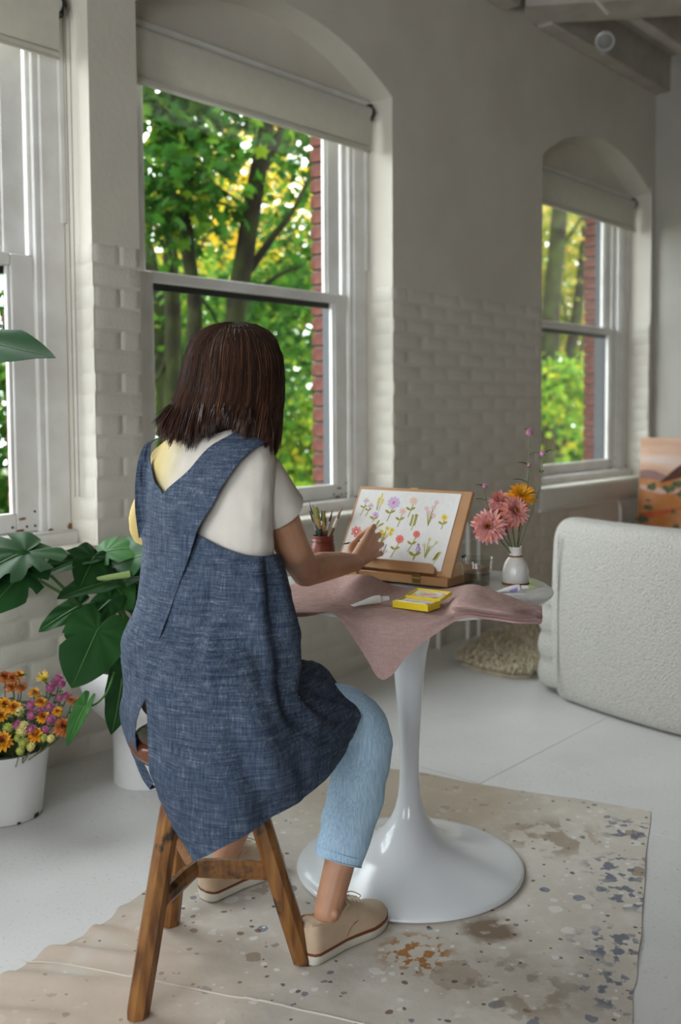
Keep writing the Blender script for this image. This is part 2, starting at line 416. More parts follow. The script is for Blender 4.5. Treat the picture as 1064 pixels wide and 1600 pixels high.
# red brick outside leaf: jamb bricks one by one
ext = MB(); xs = [XW] + [q for o in OPEN for q in (o[0]+0.06, o[1]-0.06)] + [XE+0.3]
for k in range(0, len(xs), 2): ext.box(xs[k]-(0 if k == 0 else 0.0)-0.0, xs[k+1], 3.225, 3.315, -3.2, 3.9)
for o in OPEN: ext.box(o[0]+0.05, o[1]-0.05, 3.225, 3.315, -3.2, SILL-0.05); ext.box(o[0]+0.05, o[1]-0.05, 3.225, 3.315, 2.7, 3.9)
wx = struct(ext.build('wall_outside', m_mortar, smooth=False), 'red brick outer wall leaf seen through the windows', 'wall')
rb = []
for i in range(4):
    me = bpy.data.meshes.new('brick'); t = MB().box(-0.014, 0.014, -0.052, 0.052, -0.031, 0.031, 0.004 + 0.001*i)
    me.from_pydata([(v[0]+rnd.uniform(-.002, .002), v[1]+rnd.uniform(-.002, .002), v[2]+rnd.uniform(-.001, .001)) for v in t.v], [], t.f); me.materials.append(m_redbrick); rb.append(me)
for n in (1, 2, 3):
    for k in range(27):
        o = bpy.data.objects.new('brick', rb[rnd.randrange(4)]); C.objects.link(o); o.parent = wx
        o.location = (OPEN[n][1]-0.066 + rnd.uniform(-.003, .003), 3.268, SILL + 0.0 + k*0.0735)

# ------------------------------------------------------------------ roller blinds
def blind(n, label, chain=False, drop=2.375):
    a, b = OPEN[n]; t = thing('roller_blind', label, 'blind', ((a+b)/2, 2.985, 2.58), 'roller blinds in the arches')
    x0, x1 = a+0.035, b-0.04
    MB().tube([(x0, 2.985, 2.562), (x1, 2.985, 2.562)], 0.026, 20).build('roller', m_blind, t)
    g = [[(x, y, z) for x in (x0+0.012, x1-0.012)] for y, z in ((2.960, 2.570), (2.9595, 2.56), (2.962, 2.50), (2.963, 2.45), (2.963, drop))]
    fb = MB(); fb.grid(g); fb.grid([[(p[0], p[1]+0.0012, p[2]) for p in r] for r in g]); fb.build('fabric', m_blind, t)
    MB().box(x0+0.01, x1-0.01, 2.952, 2.974, drop-0.004, drop+0.026, 0.008).build('hem_bar', m_blind, t)
    for x, s in ((x0-0.006, 1), (x1+0.006, -1)):
        br = MB(); 
        br.tube([(x-s*0.001, 2.985+0.034*math.sin(q), 2.562+0.034*math.cos(q)) for q in [R(-30+15*k) for k in range(17)]], 0.007, 8)
        br.tube([(x-s*0.01, 2.985, 2.562), (x+s*0.004, 2.985, 2.562)], 0.03, 16); br.box(x-0.004, x+0.004, 2.985, 3.03, 2.53, 2.6)
        br.build('bracket', m_black, t)
    if chain:
        ch = MB()
        for dx in (-0.006, 0.012):
            zb = 0.875
            ch.tube([(x1+0.0125+dx, 2.955, 2.55), (x1+0.0125+dx*0.95, 2.955, 1.7), (x1+0.0125+dx*.9, 2.955, zb+0.02)], 0.0012, 5)
            for q in range(300):
                z = 2.54 - q*0.0056
                if z > zb+0.015: ch.add([(x1+0.0125+dx*(1-0.1*q/300)+p[0]*0.0028, 2.955+p[1]*0.0028, z+p[2]*0.0028) for p in ((1,0,0),(-1,0,0),(0,1,0),(0,-1,0),(0,0,1),(0,0,-1))],
                     [(0,2,4),(2,1,4),(1,3,4),(3,0,4),(2,0,5),(1,2,5),(3,1,5),(0,3,5)])
        ch.build('bead_chain', m_chain, t)
    return t
blind(1, 'ivory roller blind with bead chain cut off at the top left', True)
blind(2, 'wide ivory roller blind half raised above the big middle window')
blind(3, 'small ivory roller blind on the far window by the end wall')

# ------------------------------------------------------------------ trees and ground outside
struct(MB().box(-40, 60, 3.4, 70, -3.3, -3.2).build('ground_outside', mat('leafy_ground', (0.05, 0.06, 0.025), (0.09, 0.08, 0.04), 1.5, 0.9)), 'shaded ground outside under the trees', 'ground')
def leaf_mat(name, cols):
    m = bpy.data.materials.new(name); m.use_nodes = True; t = NT(m)
    at = t.n('Attribute', _attribute_name='tint')
    col = t.ramp(at.outputs['Fac'], [(k/(len(cols)-1), c) for k, c in enumerate(cols)])
    t.base(col); t.b.inputs['Roughness'].default_value = 0.55; t.b.inputs['Specular IOR Level'].default_value = 0.08
    tl = t.t.nodes.new('ShaderNodeBsdfTranslucent'); t.l(t.mix(0.35, col, (1.0, 0.9, 0.2), 'MULTIPLY'), tl.inputs[0]); t.l(col, tl.inputs[0])
    mx = t.t.nodes.new('ShaderNodeMixShader'); mx.inputs[0].default_value = 0.5
    t.l(t.b.outputs[0], mx.inputs[1]); t.l(tl.outputs[0], mx.inputs[2]); t.l(mx.outputs[0], t.t.nodes['Material Output'].inputs[0])
    return m
m_leaf_green = leaf_mat('green_leaf', [(0.010, 0.042, 0.006), (0.018, 0.072, 0.008), (0.034, 0.112, 0.010), (0.08, 0.17, 0.012), (0.21, 0.22, 0.012)])
m_leaf_lime = leaf_mat('lime_leaf', [(0.025, 0.08, 0.008), (0.06, 0.155, 0.012), (0.12, 0.225, 0.015), (0.24, 0.29, 0.02), (0.42, 0.32, 0.02)])
m_leaf_yellow = leaf_mat('yellow_leaf', [(0.12, 0.19, 0.015), (0.30, 0.32, 0.02), (0.55, 0.40, 0.03), (0.62, 0.38, 0.03), (0.60, 0.30, 0.03)])
m_leaf_ochre = leaf_mat('ochre_leaf', [(0.06, 0.11, 0.015), (0.14, 0.19, 0.03), (0.28, 0.26, 0.05), (0.42, 0.31, 0.06), (0.44, 0.28, 0.07)])
m_bark = mat('mossy_bark', (0.016, 0.013, 0.010), (0.028, 0.036, 0.012), 5, 0.9, (30, 0.8, 0.02), spec=0.03)
LEAF = np.array([(0, -.5, 0), (.18, -.16, .03), (.5, -.1, -.02), (.3, .12, .03), (.34, .4, -.02), (.1, .3, .04), (0, .58, -.02), (-.1, .3, .04), (-.34, .4, -.02), (-.3, .12, .03), (-.5, -.1, -.02), (-.18, -.16, .03)])
LF = [(0, 1, 11), (1, 2, 3), (3, 4, 5), (5, 6, 7), (7, 8, 9), (9, 10, 11), (1, 3, 5, 7, 9, 11)]
def foliage(name, blobs, m, parent, size, seed, mult=2.1):
    """blobs: (centre, radii, count). leaves gathered in small sprays inside each blob"""
    g = np.random.default_rng(seed); P = []
    for c, r, n in blobs:
        n = int(n*mult); k = max(n//14, 1); d = g.normal(size=(k, 3)); d /= np.linalg.norm(d, axis=1)[:, None]
        cc = np.array(c) + d*(g.random((k, 1))**0.45)*np.array(r)
        off = g.normal(size=(k, 14, 3))*np.array([.30, .30, .12])*(size/0.12)*0.9
        P.append((cc[:, None, :]+off).reshape(-1, 3))
    P = np.concatenate(P); n = len(P)
    N = g.normal(size=(n, 3))*0.75 + np.array([0, -.25, .75]); N /= np.linalg.norm(N, axis=1)[:, None]
    A = g.normal(size=(n, 3)); U = np.cross(N, A); U /= np.linalg.norm(U, axis=1)[:, None]; V = np.cross(N, U)
    sz = size*(0.65+0.7*g.random(n))[:, None, None]
    co = P[:, None, :] + sz*(LEAF[None, :, 0:1]*U[:, None, :] + LEAF[None, :, 1:2]*V[:, None, :] + LEAF[None, :, 2:3]*N[:, None, :]*2)
    co = co.reshape(-1, 3) - np.array(parent.location)
    base = (np.arange(n)*12)[:, None]
    me = bpy.data.meshes.new(name)
    tri = np.array([f for f in LF[:6]]).ravel(); hexa = np.array(LF[6])
    loops = np.concatenate([(base + tri[None, :]), (base + hexa[None, :])], axis=1).ravel()
    tot = np.tile(np.array([3]*6+[6]), n); start = np.concatenate([[0], np.cumsum(tot)[:-1]])
    me.vertices.add(n*12); me.vertices.foreach_set('co', co.ravel()); me.loops.add(len(loops)); me.loops.foreach_set('vertex_index', loops)
    me.polygons.add(len(tot)); me.polygons.foreach_set('loop_start', start); me.polygons.foreach_set('loop_total', tot); me.update(calc_edges=True)
    at = me.attributes.new('tint', 'FLOAT', 'POINT'); at.data.foreach_set('value', np.repeat(np.clip(g.normal(.45, .22, n), 0, 1), 12))
    me.materials.append(m)
    o = bpy.data.objects.new(name, me); C.objects.link(o); o.parent = parent; o['kind'] = 'stuff'; return o
def wob(pts, n=6, a=0.03, sd=0):
    q = catmull(pts, n); return [(p[0]+a*nz(p, .9, sd), p[1], p[2]+0*a) for p in q]
def tree(label, trunk, r0, r1, branches, blobs, m, size, seed, group='trees outside the windows'):
    t = thing('maple_tree', label, 'tree', (trunk[0][0], trunk[0][1], -3.2), group)
    q = wob([(trunk[0][0], trunk[0][1], -3.2)] + trunk, 6, 0.06, seed); n = len(q)
    MB().tube(q, [r0*1.35 + (r1-r0*1.35)*k/(n-1) for k in range(n)], 10).build('trunk', m_bark, t)
    for bp, ra, rb_ in branches:
        q = wob(bp, 5, 0.08, seed+3); k_ = len(q)
        MB().tube(q, [ra + (rb_-ra)*k/(k_-1) for k in range(k_)], 6).build('branch', m_bark, t)
    foliage('foliage', blobs, m, t, size, seed); return t
tree('thick leaning mossy trunk forking at upper right of the middle window', [(4.6211, 5.1001, 0.9273), (4.7157, 5.0702, 1.8079), (4.7876, 5.0350, 2.3361), (4.8632, 4.9917, 2.8202), (4.9098, 4.9600, 3.0621), (4.9748, 4.9307, 3.5684)], .066, .048,
     [([(4.7763, 5.0323, 2.1599), (4.8885, 4.9236, 2.3792), (4.9842, 4.8299, 2.5546), (5.1955, 4.8432, 2.8538)], .035, .012), ([(4.8683, 4.9898, 2.8642), (5.0014, 4.9770, 3.0614), (5.1111, 4.9757, 3.2600)], .04, .02),
      ([(4.7935, 5.0499, 2.5784), (4.6307, 5.1225, 2.6721), (4.4631, 5.2215, 2.8303)], .012, .006), ([(4.7924, 5.0491, 2.5564), (4.6125, 5.1363, 2.5938), (4.4528, 5.2142, 2.6148)], .01, .005), ([(4.7512, 5.0415, 1.9398), (4.9049, 4.8814, 2.1146), (5.0243, 4.7508, 2.1796)], .02, .008)],
     [((6.2735, 6.2126, 4.5681), (1.8, 1.5, .9), 900), ((6.4303, 6.1229, 2.1517), (.8, .8, .9), 700), ((6.8696, 6.6148, 3.0652), (.5, .6, .9), 260), ((6.3703, 6.0108, 3.5420), (.45, .5, .45), 420), ((6.4233, 7.0011, 1.6763), (.7, .9, .8), 420)], m_leaf_green, .085, 11)
tree('dark upright trunk left of the mossy pale one in the middle window', [(4.8214, 5.8901, 1.0975), (4.8568, 5.9269, 1.9671), (4.8725, 5.9733, 2.6918), (4.8964, 6.0019, 3.3198), (4.9242, 6.0216, 3.8994)], .055, .045,
     [([(4.8429, 5.9170, 1.6772), (4.6883, 5.9199, 1.4332), (4.5502, 5.9190, 1.3600)], .022, .012), ([(4.8763, 5.9819, 2.8367), (4.7321, 5.9799, 2.6725), (4.6804, 6.0306, 2.5776)], .014, .006)],
     [((4.2680, 5.3151, 2.9158), (.55, .5, .55), 560), ((4.5019, 5.3898, 3.3395), (.4, .6, .2), 200), ((4.5039, 5.6212, 2.5470), (.3, .4, .3), 170), ((4.3598, 5.2763, 3.6591), (1.5, .8, .5), 500)], m_leaf_green, .095, 12)
tree('pale mossy straight trunk beside the dark upright one in the middle window', [(4.4565, 5.2509, 1.1930), (4.4923, 5.2761, 1.9375), (4.4916, 5.3237, 2.4633), (4.5202, 5.3493, 3.1203), (4.5376, 5.3723, 3.6021)], .047, .036,
     [([(4.4907, 5.2857, 2.0252), (4.6913, 5.3050, 1.9105), (4.8091, 5.2919, 1.7373)], .016, .008)],
     [((5.5764, 6.4104, 4.6789), (1.5, 1, .6), 420), ((5.7594, 6.5590, 1.8576), (.5, .5, .5), 180)], m_leaf_green, .085, 13)
tree('curved trunk close to the left jamb of the middle window', [(5.4867, 6.7919, 0.9735), (5.4855, 6.8721, 1.8601), (5.4656, 6.9392, 2.3590), (5.4304, 7.0089, 2.6918), (5.3468, 7.1390, 3.0805), (5.2187, 7.3593, 3.9129)], .075, .055,
     [], [((5.2266, 7.3650, 4.0791), (1.0, .8, .8), 160), ((5.5087, 7.1311, 1.6499), (.5, .6, .6), 220)], m_leaf_green, .085, 14)
tree('bright yellow maple crown behind the leaning mossy trunk', [(8.7602, 9.7487, 1.0260), (8.8568, 9.8169, 3.0354), (8.9730, 9.8479, 4.8771)], .07, .05, [([(8.8784, 9.8219, 3.3703), (9.2088, 9.5038, 4.0373), (9.5010, 9.1996, 4.3697)], .03, .012)],
     [((8.9051, 9.8510, 4.0401), (1.3, 1.2, 1.35), 1250), ((9.4217, 9.2456, 3.8678), (.9, 1, 1.5), 800), ((9.3492, 10.0365, 3.2790), (1.5, 1, .5), 350)], m_leaf_yellow, .085, 15)
tree('lime green tree low in the middle window behind the trunks', [(7.8223, 7.7174, 0.3387), (7.9138, 7.7388, 1.7553), (8.0783, 7.6389, 2.7461)], .06, .04,
     [([(7.8955, 7.7345, 1.4720), (7.6679, 7.1787, 0.8491), (7.6672, 6.9980, 0.5166)], .03, .012), ([(7.9138, 7.7388, 1.7553), (7.8642, 7.8333, 2.1811), (7.7342, 8.0008, 2.3949)], .025, .01)],
     [((7.9703, 7.6490, 1.4713), (.9, 1, 1.1), 1100), ((7.2507, 9.2202, 1.3459), (1.0, 1, 1.0), 1000), ((8.1824, 9.0195, 2.5068), (1.6, 1, .6), 800), ((7.6136, 7.2228, 0.6466), (.9, .8, .4), 420)], m_leaf_lime, .085, 16)
tree('thick pale trunk at the left side of the far window', [(13.2792, 7.5374, 0.0049), (13.3917, 7.5462, 1.5502), (13.4903, 7.5452, 2.8058), (13.6318, 7.5037, 4.1576), (13.7559, 7.4735, 5.4129)], .13, .11,
     [([(13.5611, 7.5244, 3.4817), (13.7882, 7.3077, 3.9628), (14.0026, 7.1056, 4.4441)], .04, .015)], [((13.2862, 7.2620, 5.5525), (2.2, 1.5, 1.2), 700), ((12.6838, 6.7998, 1.1637), (.8, .8, .45), 420), ((12.7947, 6.7131, 1.6137), (.5, .6, .3), 200)], m_leaf_lime, .10, 17)
tree('forked thin trunk in the middle of the far window', [(14.3091, 7.8655, -0.1786), (14.4229, 7.8453, 1.0575), (14.5657, 7.7828, 2.1902), (14.7172, 7.7013, 3.2197), (14.8193, 7.6854, 4.3528), (14.9276, 7.6990, 5.8982)], .10, .06,
     [([(14.4550, 7.8178, 1.1603), (14.6374, 7.6826, 1.9834), (14.8129, 7.5552, 2.8065)], .05, .03), ([(14.5657, 7.7828, 2.1902), (14.5120, 7.9083, 2.9124), (14.4503, 8.0156, 3.3253)], .03, .015)],
     [((15.5642, 8.3048, 3.7854), (1.6, 1.2, 1.7), 1700), ((15.9941, 8.4606, 2.5089), (1.4, 1.2, 1.2), 1000), ((16.3276, 9.0394, 4.7514), (1.6, 1.2, .9), 700)], m_leaf_ochre, .10, 18)
tree('dark green tree filling the left window', [(4.0231, 7.4527, -0.1354), (4.1314, 7.4664, 1.4100), (4.1548, 7.5771, 2.9562)], .09, .06, [], [((4.2804, 7.3328, 1.8210), (.5, .8, .9), 420), ((4.4421, 7.6822, 0.9871), (.5, .8, .7), 450), ((4.3247, 7.3829, 2.9546), (.4, .8, 1.0), 200)], m_leaf_green, .09, 19)
tree('tall dark tree far behind the middle window', [(11.5508, 15.5276, -0.7520), (11.7861, 15.6938, 4.1427), (12.0433, 15.7262, 7.8130)], .14, .1, [],
     [((12.2527, 15.1278, 3.7711), (2.6, 1.5, 3.3), 2600), ((13.6012, 13.5428, 3.2689), (2.3, 1.5, 3.0), 2500), ((12.0148, 13.6292, 0.9640), (3.6, 1.5, 1.4), 1800)], m_leaf_green, .13, 20)
tree('tall pale green tree far behind the far window', [(22.3384, 10.7570, -1.3349), (22.5337, 11.0835, 4.8489), (22.7566, 11.2409, 9.4861)], .16, .1, [],
     [((21.8966, 11.4819, 1.1435), (3.2, 1.5, 1.8), 1500), ((22.9107, 12.1304, 4.3623), (3.0, 1.5, 2.6), 1300)], m_leaf_lime, .15, 21)
tree('broad leafy tree hidden mostly behind the pier left of the far window', [(17.2437, 10.5093, -1.1591), (17.4728, 10.6711, 3.6069), (17.7010, 10.7537, 7.4708)], .13, .09, [([(17.4728, 10.6711, 3.6069), (17.8560, 10.3132, 4.5054), (18.1418, 10.0437, 5.1471)], .05, .02)],
     [((17.3445, 10.7376, 2.7060), (3.0, 1.5, 2.6), 2200), ((17.4674, 12.2335, 4.0065), (3.0, 1.5, 3.0), 1800), ((18.4440, 11.2735, 5.7565), (2.6, 1.5, 1.6), 700)], m_leaf_lime, .14, 22)
tree('broad leafy tree hidden mostly behind the pier left of the middle window', [(9.1337, 13.6624, -1.4708), (9.3319, 13.8024, 2.6511), (9.5392, 13.8860, 6.2574)], .12, .08, [([(9.3566, 13.8199, 3.1663), (9.6632, 13.5336, 3.8851), (9.9598, 13.2403, 4.3978)], .05, .02)],
     [((9.3701, 13.7037, 2.0321), (1.9, 1.5, 2.0), 1500), ((14.1684, 11.3323, 2.7997), (2.2, 1.5, 2.6), 1500), ((10.2212, 14.4806, 4.6017), (1.6, 1.4, 1.2), 500)], m_leaf_green, .13, 23)
def bush(label, c, r, n, m, size, seed):
    t = thing('garden_shrub', label, 'shrub', (c[0], c[1], -3.2), 'shrubs outside the windows')
    for k in range(4):
        a = k*1.6; MB().tube([(c[0], c[1], -3.2), (c[0]+.3*math.cos(a), c[1]+.3*math.sin(a), -2), (c[0]+.6*math.cos(a), c[1]+.6*math.sin(a), c[2])], [.04, .03, .01], 6).build('stem', m_bark, t)
    foliage('foliage', [(c, r, n)], m, t, size, seed)
bush('tall dark shrub below the middle window view', (7.8087, 9.2269, 0.0360), (2.2, 1.2, 1.2), 1300, m_leaf_green, .14, 31)
bush('lime shrub low behind the right jamb of the middle window', (8.0058, 7.5013, 0.2661), (1.4, 1.0, 1.0), 900, m_leaf_lime, .13, 32)
bush('leafy shrub at the foot of the far window trunks', (15.4319, 8.1446, 0.2815), (2.4, 1.2, .9), 1200, m_leaf_lime, .16, 33)
bush('shrub low in the left window', (4.7068, 8.2292, 0.2772), (1.0, .9, .7), 700, m_leaf_green, .12, 34)
# low light portals sit in the openings
for a, b in OPEN[1:]:
    l = bpy.data.lights.new('window_portal', 'AREA'); l.shape = 'RECTANGLE'; l.size = b-a; l.size_y = 1.95; l.cycles.is_portal = True
    o = bpy.data.objects.new('window_portal', l); C.objects.link(o); o.location = ((a+b)/2, 3.145, 1.7); o.rotation_euler = (R(-90), 0, 0)
for a, b in SW:
    l = bpy.data.lights.new('window_portal', 'AREA'); l.shape = 'RECTANGLE'; l.size = b-a; l.size_y = 1.5; l.cycles.is_portal = True
    o = bpy.data.objects.new('window_portal', l); C.objects.link(o); o.location = (XW-0.2, (a+b)/2, 1.5); o.rotation_euler = (R(90), 0, R(-90))

# ------------------------------------------------------------------ pedestal table
m_lacq = mat('white_lacquer', (0.70, 0.715, 0.73), rough=0.16, coat=0.4)
TX, TY, TZ = 2.005, 1.525, 0.735
tb = thing('pedestal_table', 'round white tulip pedestal table with a glossy flared base', 'table', (TX, TY, 0))
MB().lathe([(.28, .004), (.291, .0045), (.2945, .008), (.293, .0125), (.285, .017), (.262, .0225), (.225, .031), (.185, .042), (.15, .054), (.118, .068), (.09, .086), (.066, .108), (.048, .134), (.037, .16), (.030, .19), (.0262, .225),
    (.025, .26), (.0255, .31), (.0285, .37), (.033, .44), (.0385, .51), (.046, .57), (.057, .62), (.075, .665), (.11, .698), (.16, .711)], 72, (TX, TY, 0)).build('pedestal', m_lacq, tb, angle=80)
MB().lathe([(.0, .7105), (.31, .711), (.335, .716), (.353, .7235), (.3605, .729), (.362, .7325), (.3595, .735), (.2, .735), (.0, .735)], 96, (TX, TY, 0)).build('table_top', m_lacq, tb, angle=60)

def thick_patch(rows, nu, nv, th, wr=0.0, ws=18.0, seed=0.0, fold=None):
    """smooth sheet through a control grid (rows of points), with real thickness; returns an MB"""
    cols = [catmull(r, nu) for r in rows]; g = [catmull([c[k] for c in cols], nv) for k in range(len(cols[0]))]
    nu_, nv_ = len(g), len(g[0]); A = np.array(g)
    if wr:
        for i in range(nu_):
            for j in range(nv_):
                p = A[i, j]; A[i, j] = p + np.array([nz(p, ws, seed+3), nz(p, ws, seed+9), nz(p, ws, seed)])*wr
    du = np.gradient(A, axis=0); dv = np.gradient(A, axis=1); N = np.cross(du, dv); N /= np.maximum(np.linalg.norm(N, axis=2, keepdims=True), 1e-9)
    if fold is not None:
        for i in range(nu_):
            for j in range(nv_): A[i, j] += N[i, j]*fold(A[i, j], i/(nu_-1), j/(nv_-1))
    b = MB(); T = A + N*th; n = nv_
    v = [tuple(p) for p in A.reshape(-1, 3)] + [tuple(p) for p in T.reshape(-1, 3)]; o = nu_*nv_; f = []
    for i in range(nu_-1):
        for j in range(nv_-1):
            a, b_, c, d = i*n+j, (i+1)*n+j, (i+1)*n+j+1, i*n+j+1
            f.append((a, d, c, b_)); f.append((a+o, b_+o, c+o, d+o))
    ed = [(j, j+1) for j in range(n-1)] + [(i*n+n-1, (i+1)*n+n-1) for i in range(nu_-1)] + [((nu_-1)*n+j+1, (nu_-1)*n+j) for j in range(n-1)] + [((i+1)*n, i*n) for i in range(nu_-1)]
    for a, c in ed: f.append((a, a+o, c+o, c))
    b.add(v, f); return b

def weave_mat(name, c1, c2, c3, s=900, var=14, rough=0.85):
    m = mat(name, c1, rough=rough, spec=0.2); t = NT(m)
    a = t.noise(t.coord((1, 1, 0.04)), s, 2); b = t.noise(t.coord((0.06, 0.06, 1.0)), s, 2)
    c = t.ramp(t.math('MULTIPLY', t.math('ADD', a, b), 0.5), [(0.38, c1), (0.52, c2), (0.64, c3)])
    c = t.mix(t.math('MULTIPLY', t.noise(t.coord(), var, 4), 0.5), c, c1); t.base(c)
    h = t.math('ADD', t.math('MULTIPLY', t.math('ADD', a, b), 0.25), t.math('MULTIPLY', t.noise(t.coord(), 45, 5), 1.0)); t.bump(h, 0.5, 0.004); return m
m_mauve = weave_mat('mauve_linen', (0.37, 0.24, 0.215), (0.45, 0.30, 0.275), (0.52, 0.36, 0.335), 800)
ck = thick_patch([
    [(1.8112, 1.7627, 0.7420), (1.8730, 1.7348, 0.7450), (1.9509, 1.7147, 0.7520), (1.8923, 1.5613, 0.7760), (1.9570, 1.5373, 0.7440), (1.9752, 1.4704, 0.7410), (2.0278, 1.4200, 0.7410), (1.9867, 1.3166, 0.7680), (1.9513, 1.2313, 0.7660), (1.9481, 1.1663, 0.7550), (1.9499, 1.1114, 0.7470)],
    [(1.7077, 1.6623, 0.7410), (1.7436, 1.6195, 0.7440), (1.8029, 1.5932, 0.7480), (1.8128, 1.5198, 0.7660), (1.8647, 1.4707, 0.7410), (1.8876, 1.3996, 0.7400), (1.9210, 1.3507, 0.7410), (1.8452, 1.2433, 0.7740), (1.8461, 1.1731, 0.7680), (1.8758, 1.1230, 0.7570), (1.9097, 1.0869, 0.7450)],
    [(1.6201, 1.5712, 0.7410), (1.6564, 1.5388, 0.7410), (1.6957, 1.5067, 0.7420), (1.7030, 1.4394, 0.7420), (1.7304, 1.3685, 0.7410), (1.7914, 1.3247, 0.7400), (1.8323, 1.2901, 0.7410), (1.7656, 1.2128, 0.7640), (1.7837, 1.1462, 0.7600), (1.8190, 1.0983, 0.7510), (1.9539, 1.1104, 0.7248)],
    [(1.5777, 1.5262, 0.7388), (1.6079, 1.4919, 0.7400), (1.6267, 1.4475, 0.7399), (1.6361, 1.3830, 0.7342), (1.6685, 1.3232, 0.7342), (1.7224, 1.2737, 0.7334), (1.7665, 1.2420, 0.7375), (1.8022, 1.2243, 0.7412), (1.8512, 1.1829, 0.7332), (1.8857, 1.1353, 0.7268), (1.9404, 1.1027, 0.7208)],
    [(1.5771, 1.5218, 0.7323), (1.6040, 1.4883, 0.7353), (1.6234, 1.4436, 0.7388), (1.6309, 1.3752, 0.6995), (1.6544, 1.3212, 0.6669), (1.7069, 1.2761, 0.6978), (1.7588, 1.2418, 0.7219), (1.8022, 1.2192, 0.7348), (1.8485, 1.1778, 0.7271), (1.8829, 1.1303, 0.7208), (1.9358, 1.1000, 0.7162)],
    [(1.5764, 1.5192, 0.7284), (1.6023, 1.4868, 0.7314), (1.6216, 1.4410, 0.7373), (1.6249, 1.3721, 0.6729), (1.6438, 1.3218, 0.6060), (1.6974, 1.2811, 0.6665), (1.7520, 1.2438, 0.7086), (1.8021, 1.2158, 0.7296), (1.8485, 1.1745, 0.7233), (1.8829, 1.1270, 0.7170), (1.9293, 1.0995, 0.7130)]],
    7, 6, 0.0014, 0.0022, 26)
tag(ck.build('linen_cloth', m_mauve, loc=(TX, TY, TZ)), 'mauve linen cloth rumpled over the table edge with a hanging corner', 'cloth')

# ------------------------------------------------------------------ table easel with painting
m_beech = mat('beech_wood', (0.42, 0.22, 0.095), (0.50, 0.28, 0.13), 9, 0.45, (60, 0.12, 0.002), stretch=(1, 0.12, 1))
m_beech2 = mat('darker_beech', (0.33, 0.16, 0.065), (0.40, 0.21, 0.09), 9, 0.42, (60, 0.12, 0.002), stretch=(1, 0.12, 1))
m_brass = mat('brass', (0.55, 0.38, 0.14), rough=0.3, metal=1.0)
m_paper = mat('white_paper', (0.80, 0.79, 0.77), (0.76, 0.75, 0.73), 80, 0.9, (300, 0.2, 0.001))
EU, EN = Vector((.1067, -.9943, 0)), Vector((.9943, .1067, 0)); tl = R(59.5)
EV = EN*math.cos(tl) + Vector((0, 0, 1))*math.sin(tl); EM = EU.cross(EV)      # towards the painter
if EM.x > 0: EM = -EM
E0 = Vector((2.041, 1.422, .765)) - EU*.355                                     # lower left board corner
EW, EH = .355, .243
ep = lambda u, v, h=0.0: E0 + EU*u + EV*v + EM*h
ea = thing('table_easel', 'wooden table box easel holding the flower painting', 'easel', (E0.x, E0.y, TZ))
def slab(b, u0, u1, v0, v1, h0, h1, bev=0.002): return b.obox(ep((u0+u1)/2, (v0+v1)/2, (h0+h1)/2), EU, EV, EM, (u1-u0)/2, (v1-v0)/2, abs(h1-h0)/2, bev)
slab(MB(), 0, EW, 0, EH, -.012, 0).build('board', m_beech, ea)
bo = MB(); bo.obox(E0 + EU*(EW/2) + EN*.105 + Vector((0, 0, -.0115)), EU, EN, (0, 0, 1), EW/2, .12, .0115, .002).build('box', m_beech2, ea)
lg = MB(); N = 12; prof = [(0.06, 0)] + [(0.30 - 0.022*(1-math.cos(q)), 0.002+.026*1) for q in ()]
pts = [(.05, 0), (.315, 0), (.315, .004)] + [(.295+.02*math.cos(R(a)), .004+.022*math.sin(R(a))) for a in range(10, 91, 10)] + [(.07, .026), (.052, .018)]
lg.rings([[ep(u, v, h) for u, v in pts] for h in (0.0, .018)]); lg.build('ledge', m_beech2, ea, angle=30)
for u in (.265, .07):
    hn = MB(); c = E0 + EU*u - EN*.016 + Vector((0, 0, -.006)); hn.tube([c - EU*.012, c + EU*.012], .003, 8)
    hn.obox(c + Vector((0, 0, -.008)), EU, EN, (0, 0, 1), .012, .001, .006); hn.obox(c + Vector((0, 0, .006)), EU, EN, (0, 0, 1), .012, .001, .005); hn.build('hinge', m_brass, ea)
cl = MB(); slab(cl, .165, .19, EH-.003, EH+.003, -.011, -.001, .0008); cl.build('clasp', m_brass, ea)
stp = MB(); stp.obox(E0 + EU*.18 + EN*.13 + Vector((0, 0, .07)), EU, (EN*0.35+Vector((0, 0, .93))).normalized(), EN, .008, .075, .004, .001); stp.build('strut', m_beech, ea)
# paper: corner in board units, then flowers painted on it
PU0, PV0, PW, PH = .009, .014, .315, .219
pa = slab(MB(), PU0, PU0+PW, PV0, PV0+PH, .0006, .0014, .0002).build('watercolour_sheet', m_paper, loc=ep(PU0, PV0, .001))
tag(pa, 'white paper sheet with rows of painted flowers on the easel', 'painting')
PC = {k: mat('paint_'+k, c, rough=0.9) for k, c in dict(purple=(.46, .28, .58), lilac=(.62, .46, .70), pink=(.78, .52, .55), peach=(.80, .58, .45), yellow=(.80, .62, .05), olive=(.34, .31, .04), red=(.72, .14, .09), coral=(.74, .20, .17), lemon=(.72, .65, .25), green=(.20, .24, .04)).items()}
PK = list(PC); PM = [PC[k] for k in PK]
def zuv(x, y):       # print layout units -> board units
    M_ = np.linalg.inv(np.array([[760, -160], [38, 568]], float)); a, b = M_ @ np.array([x-195, y-122]); return PU0 + a*PW, PV0 + (1-b)*PH
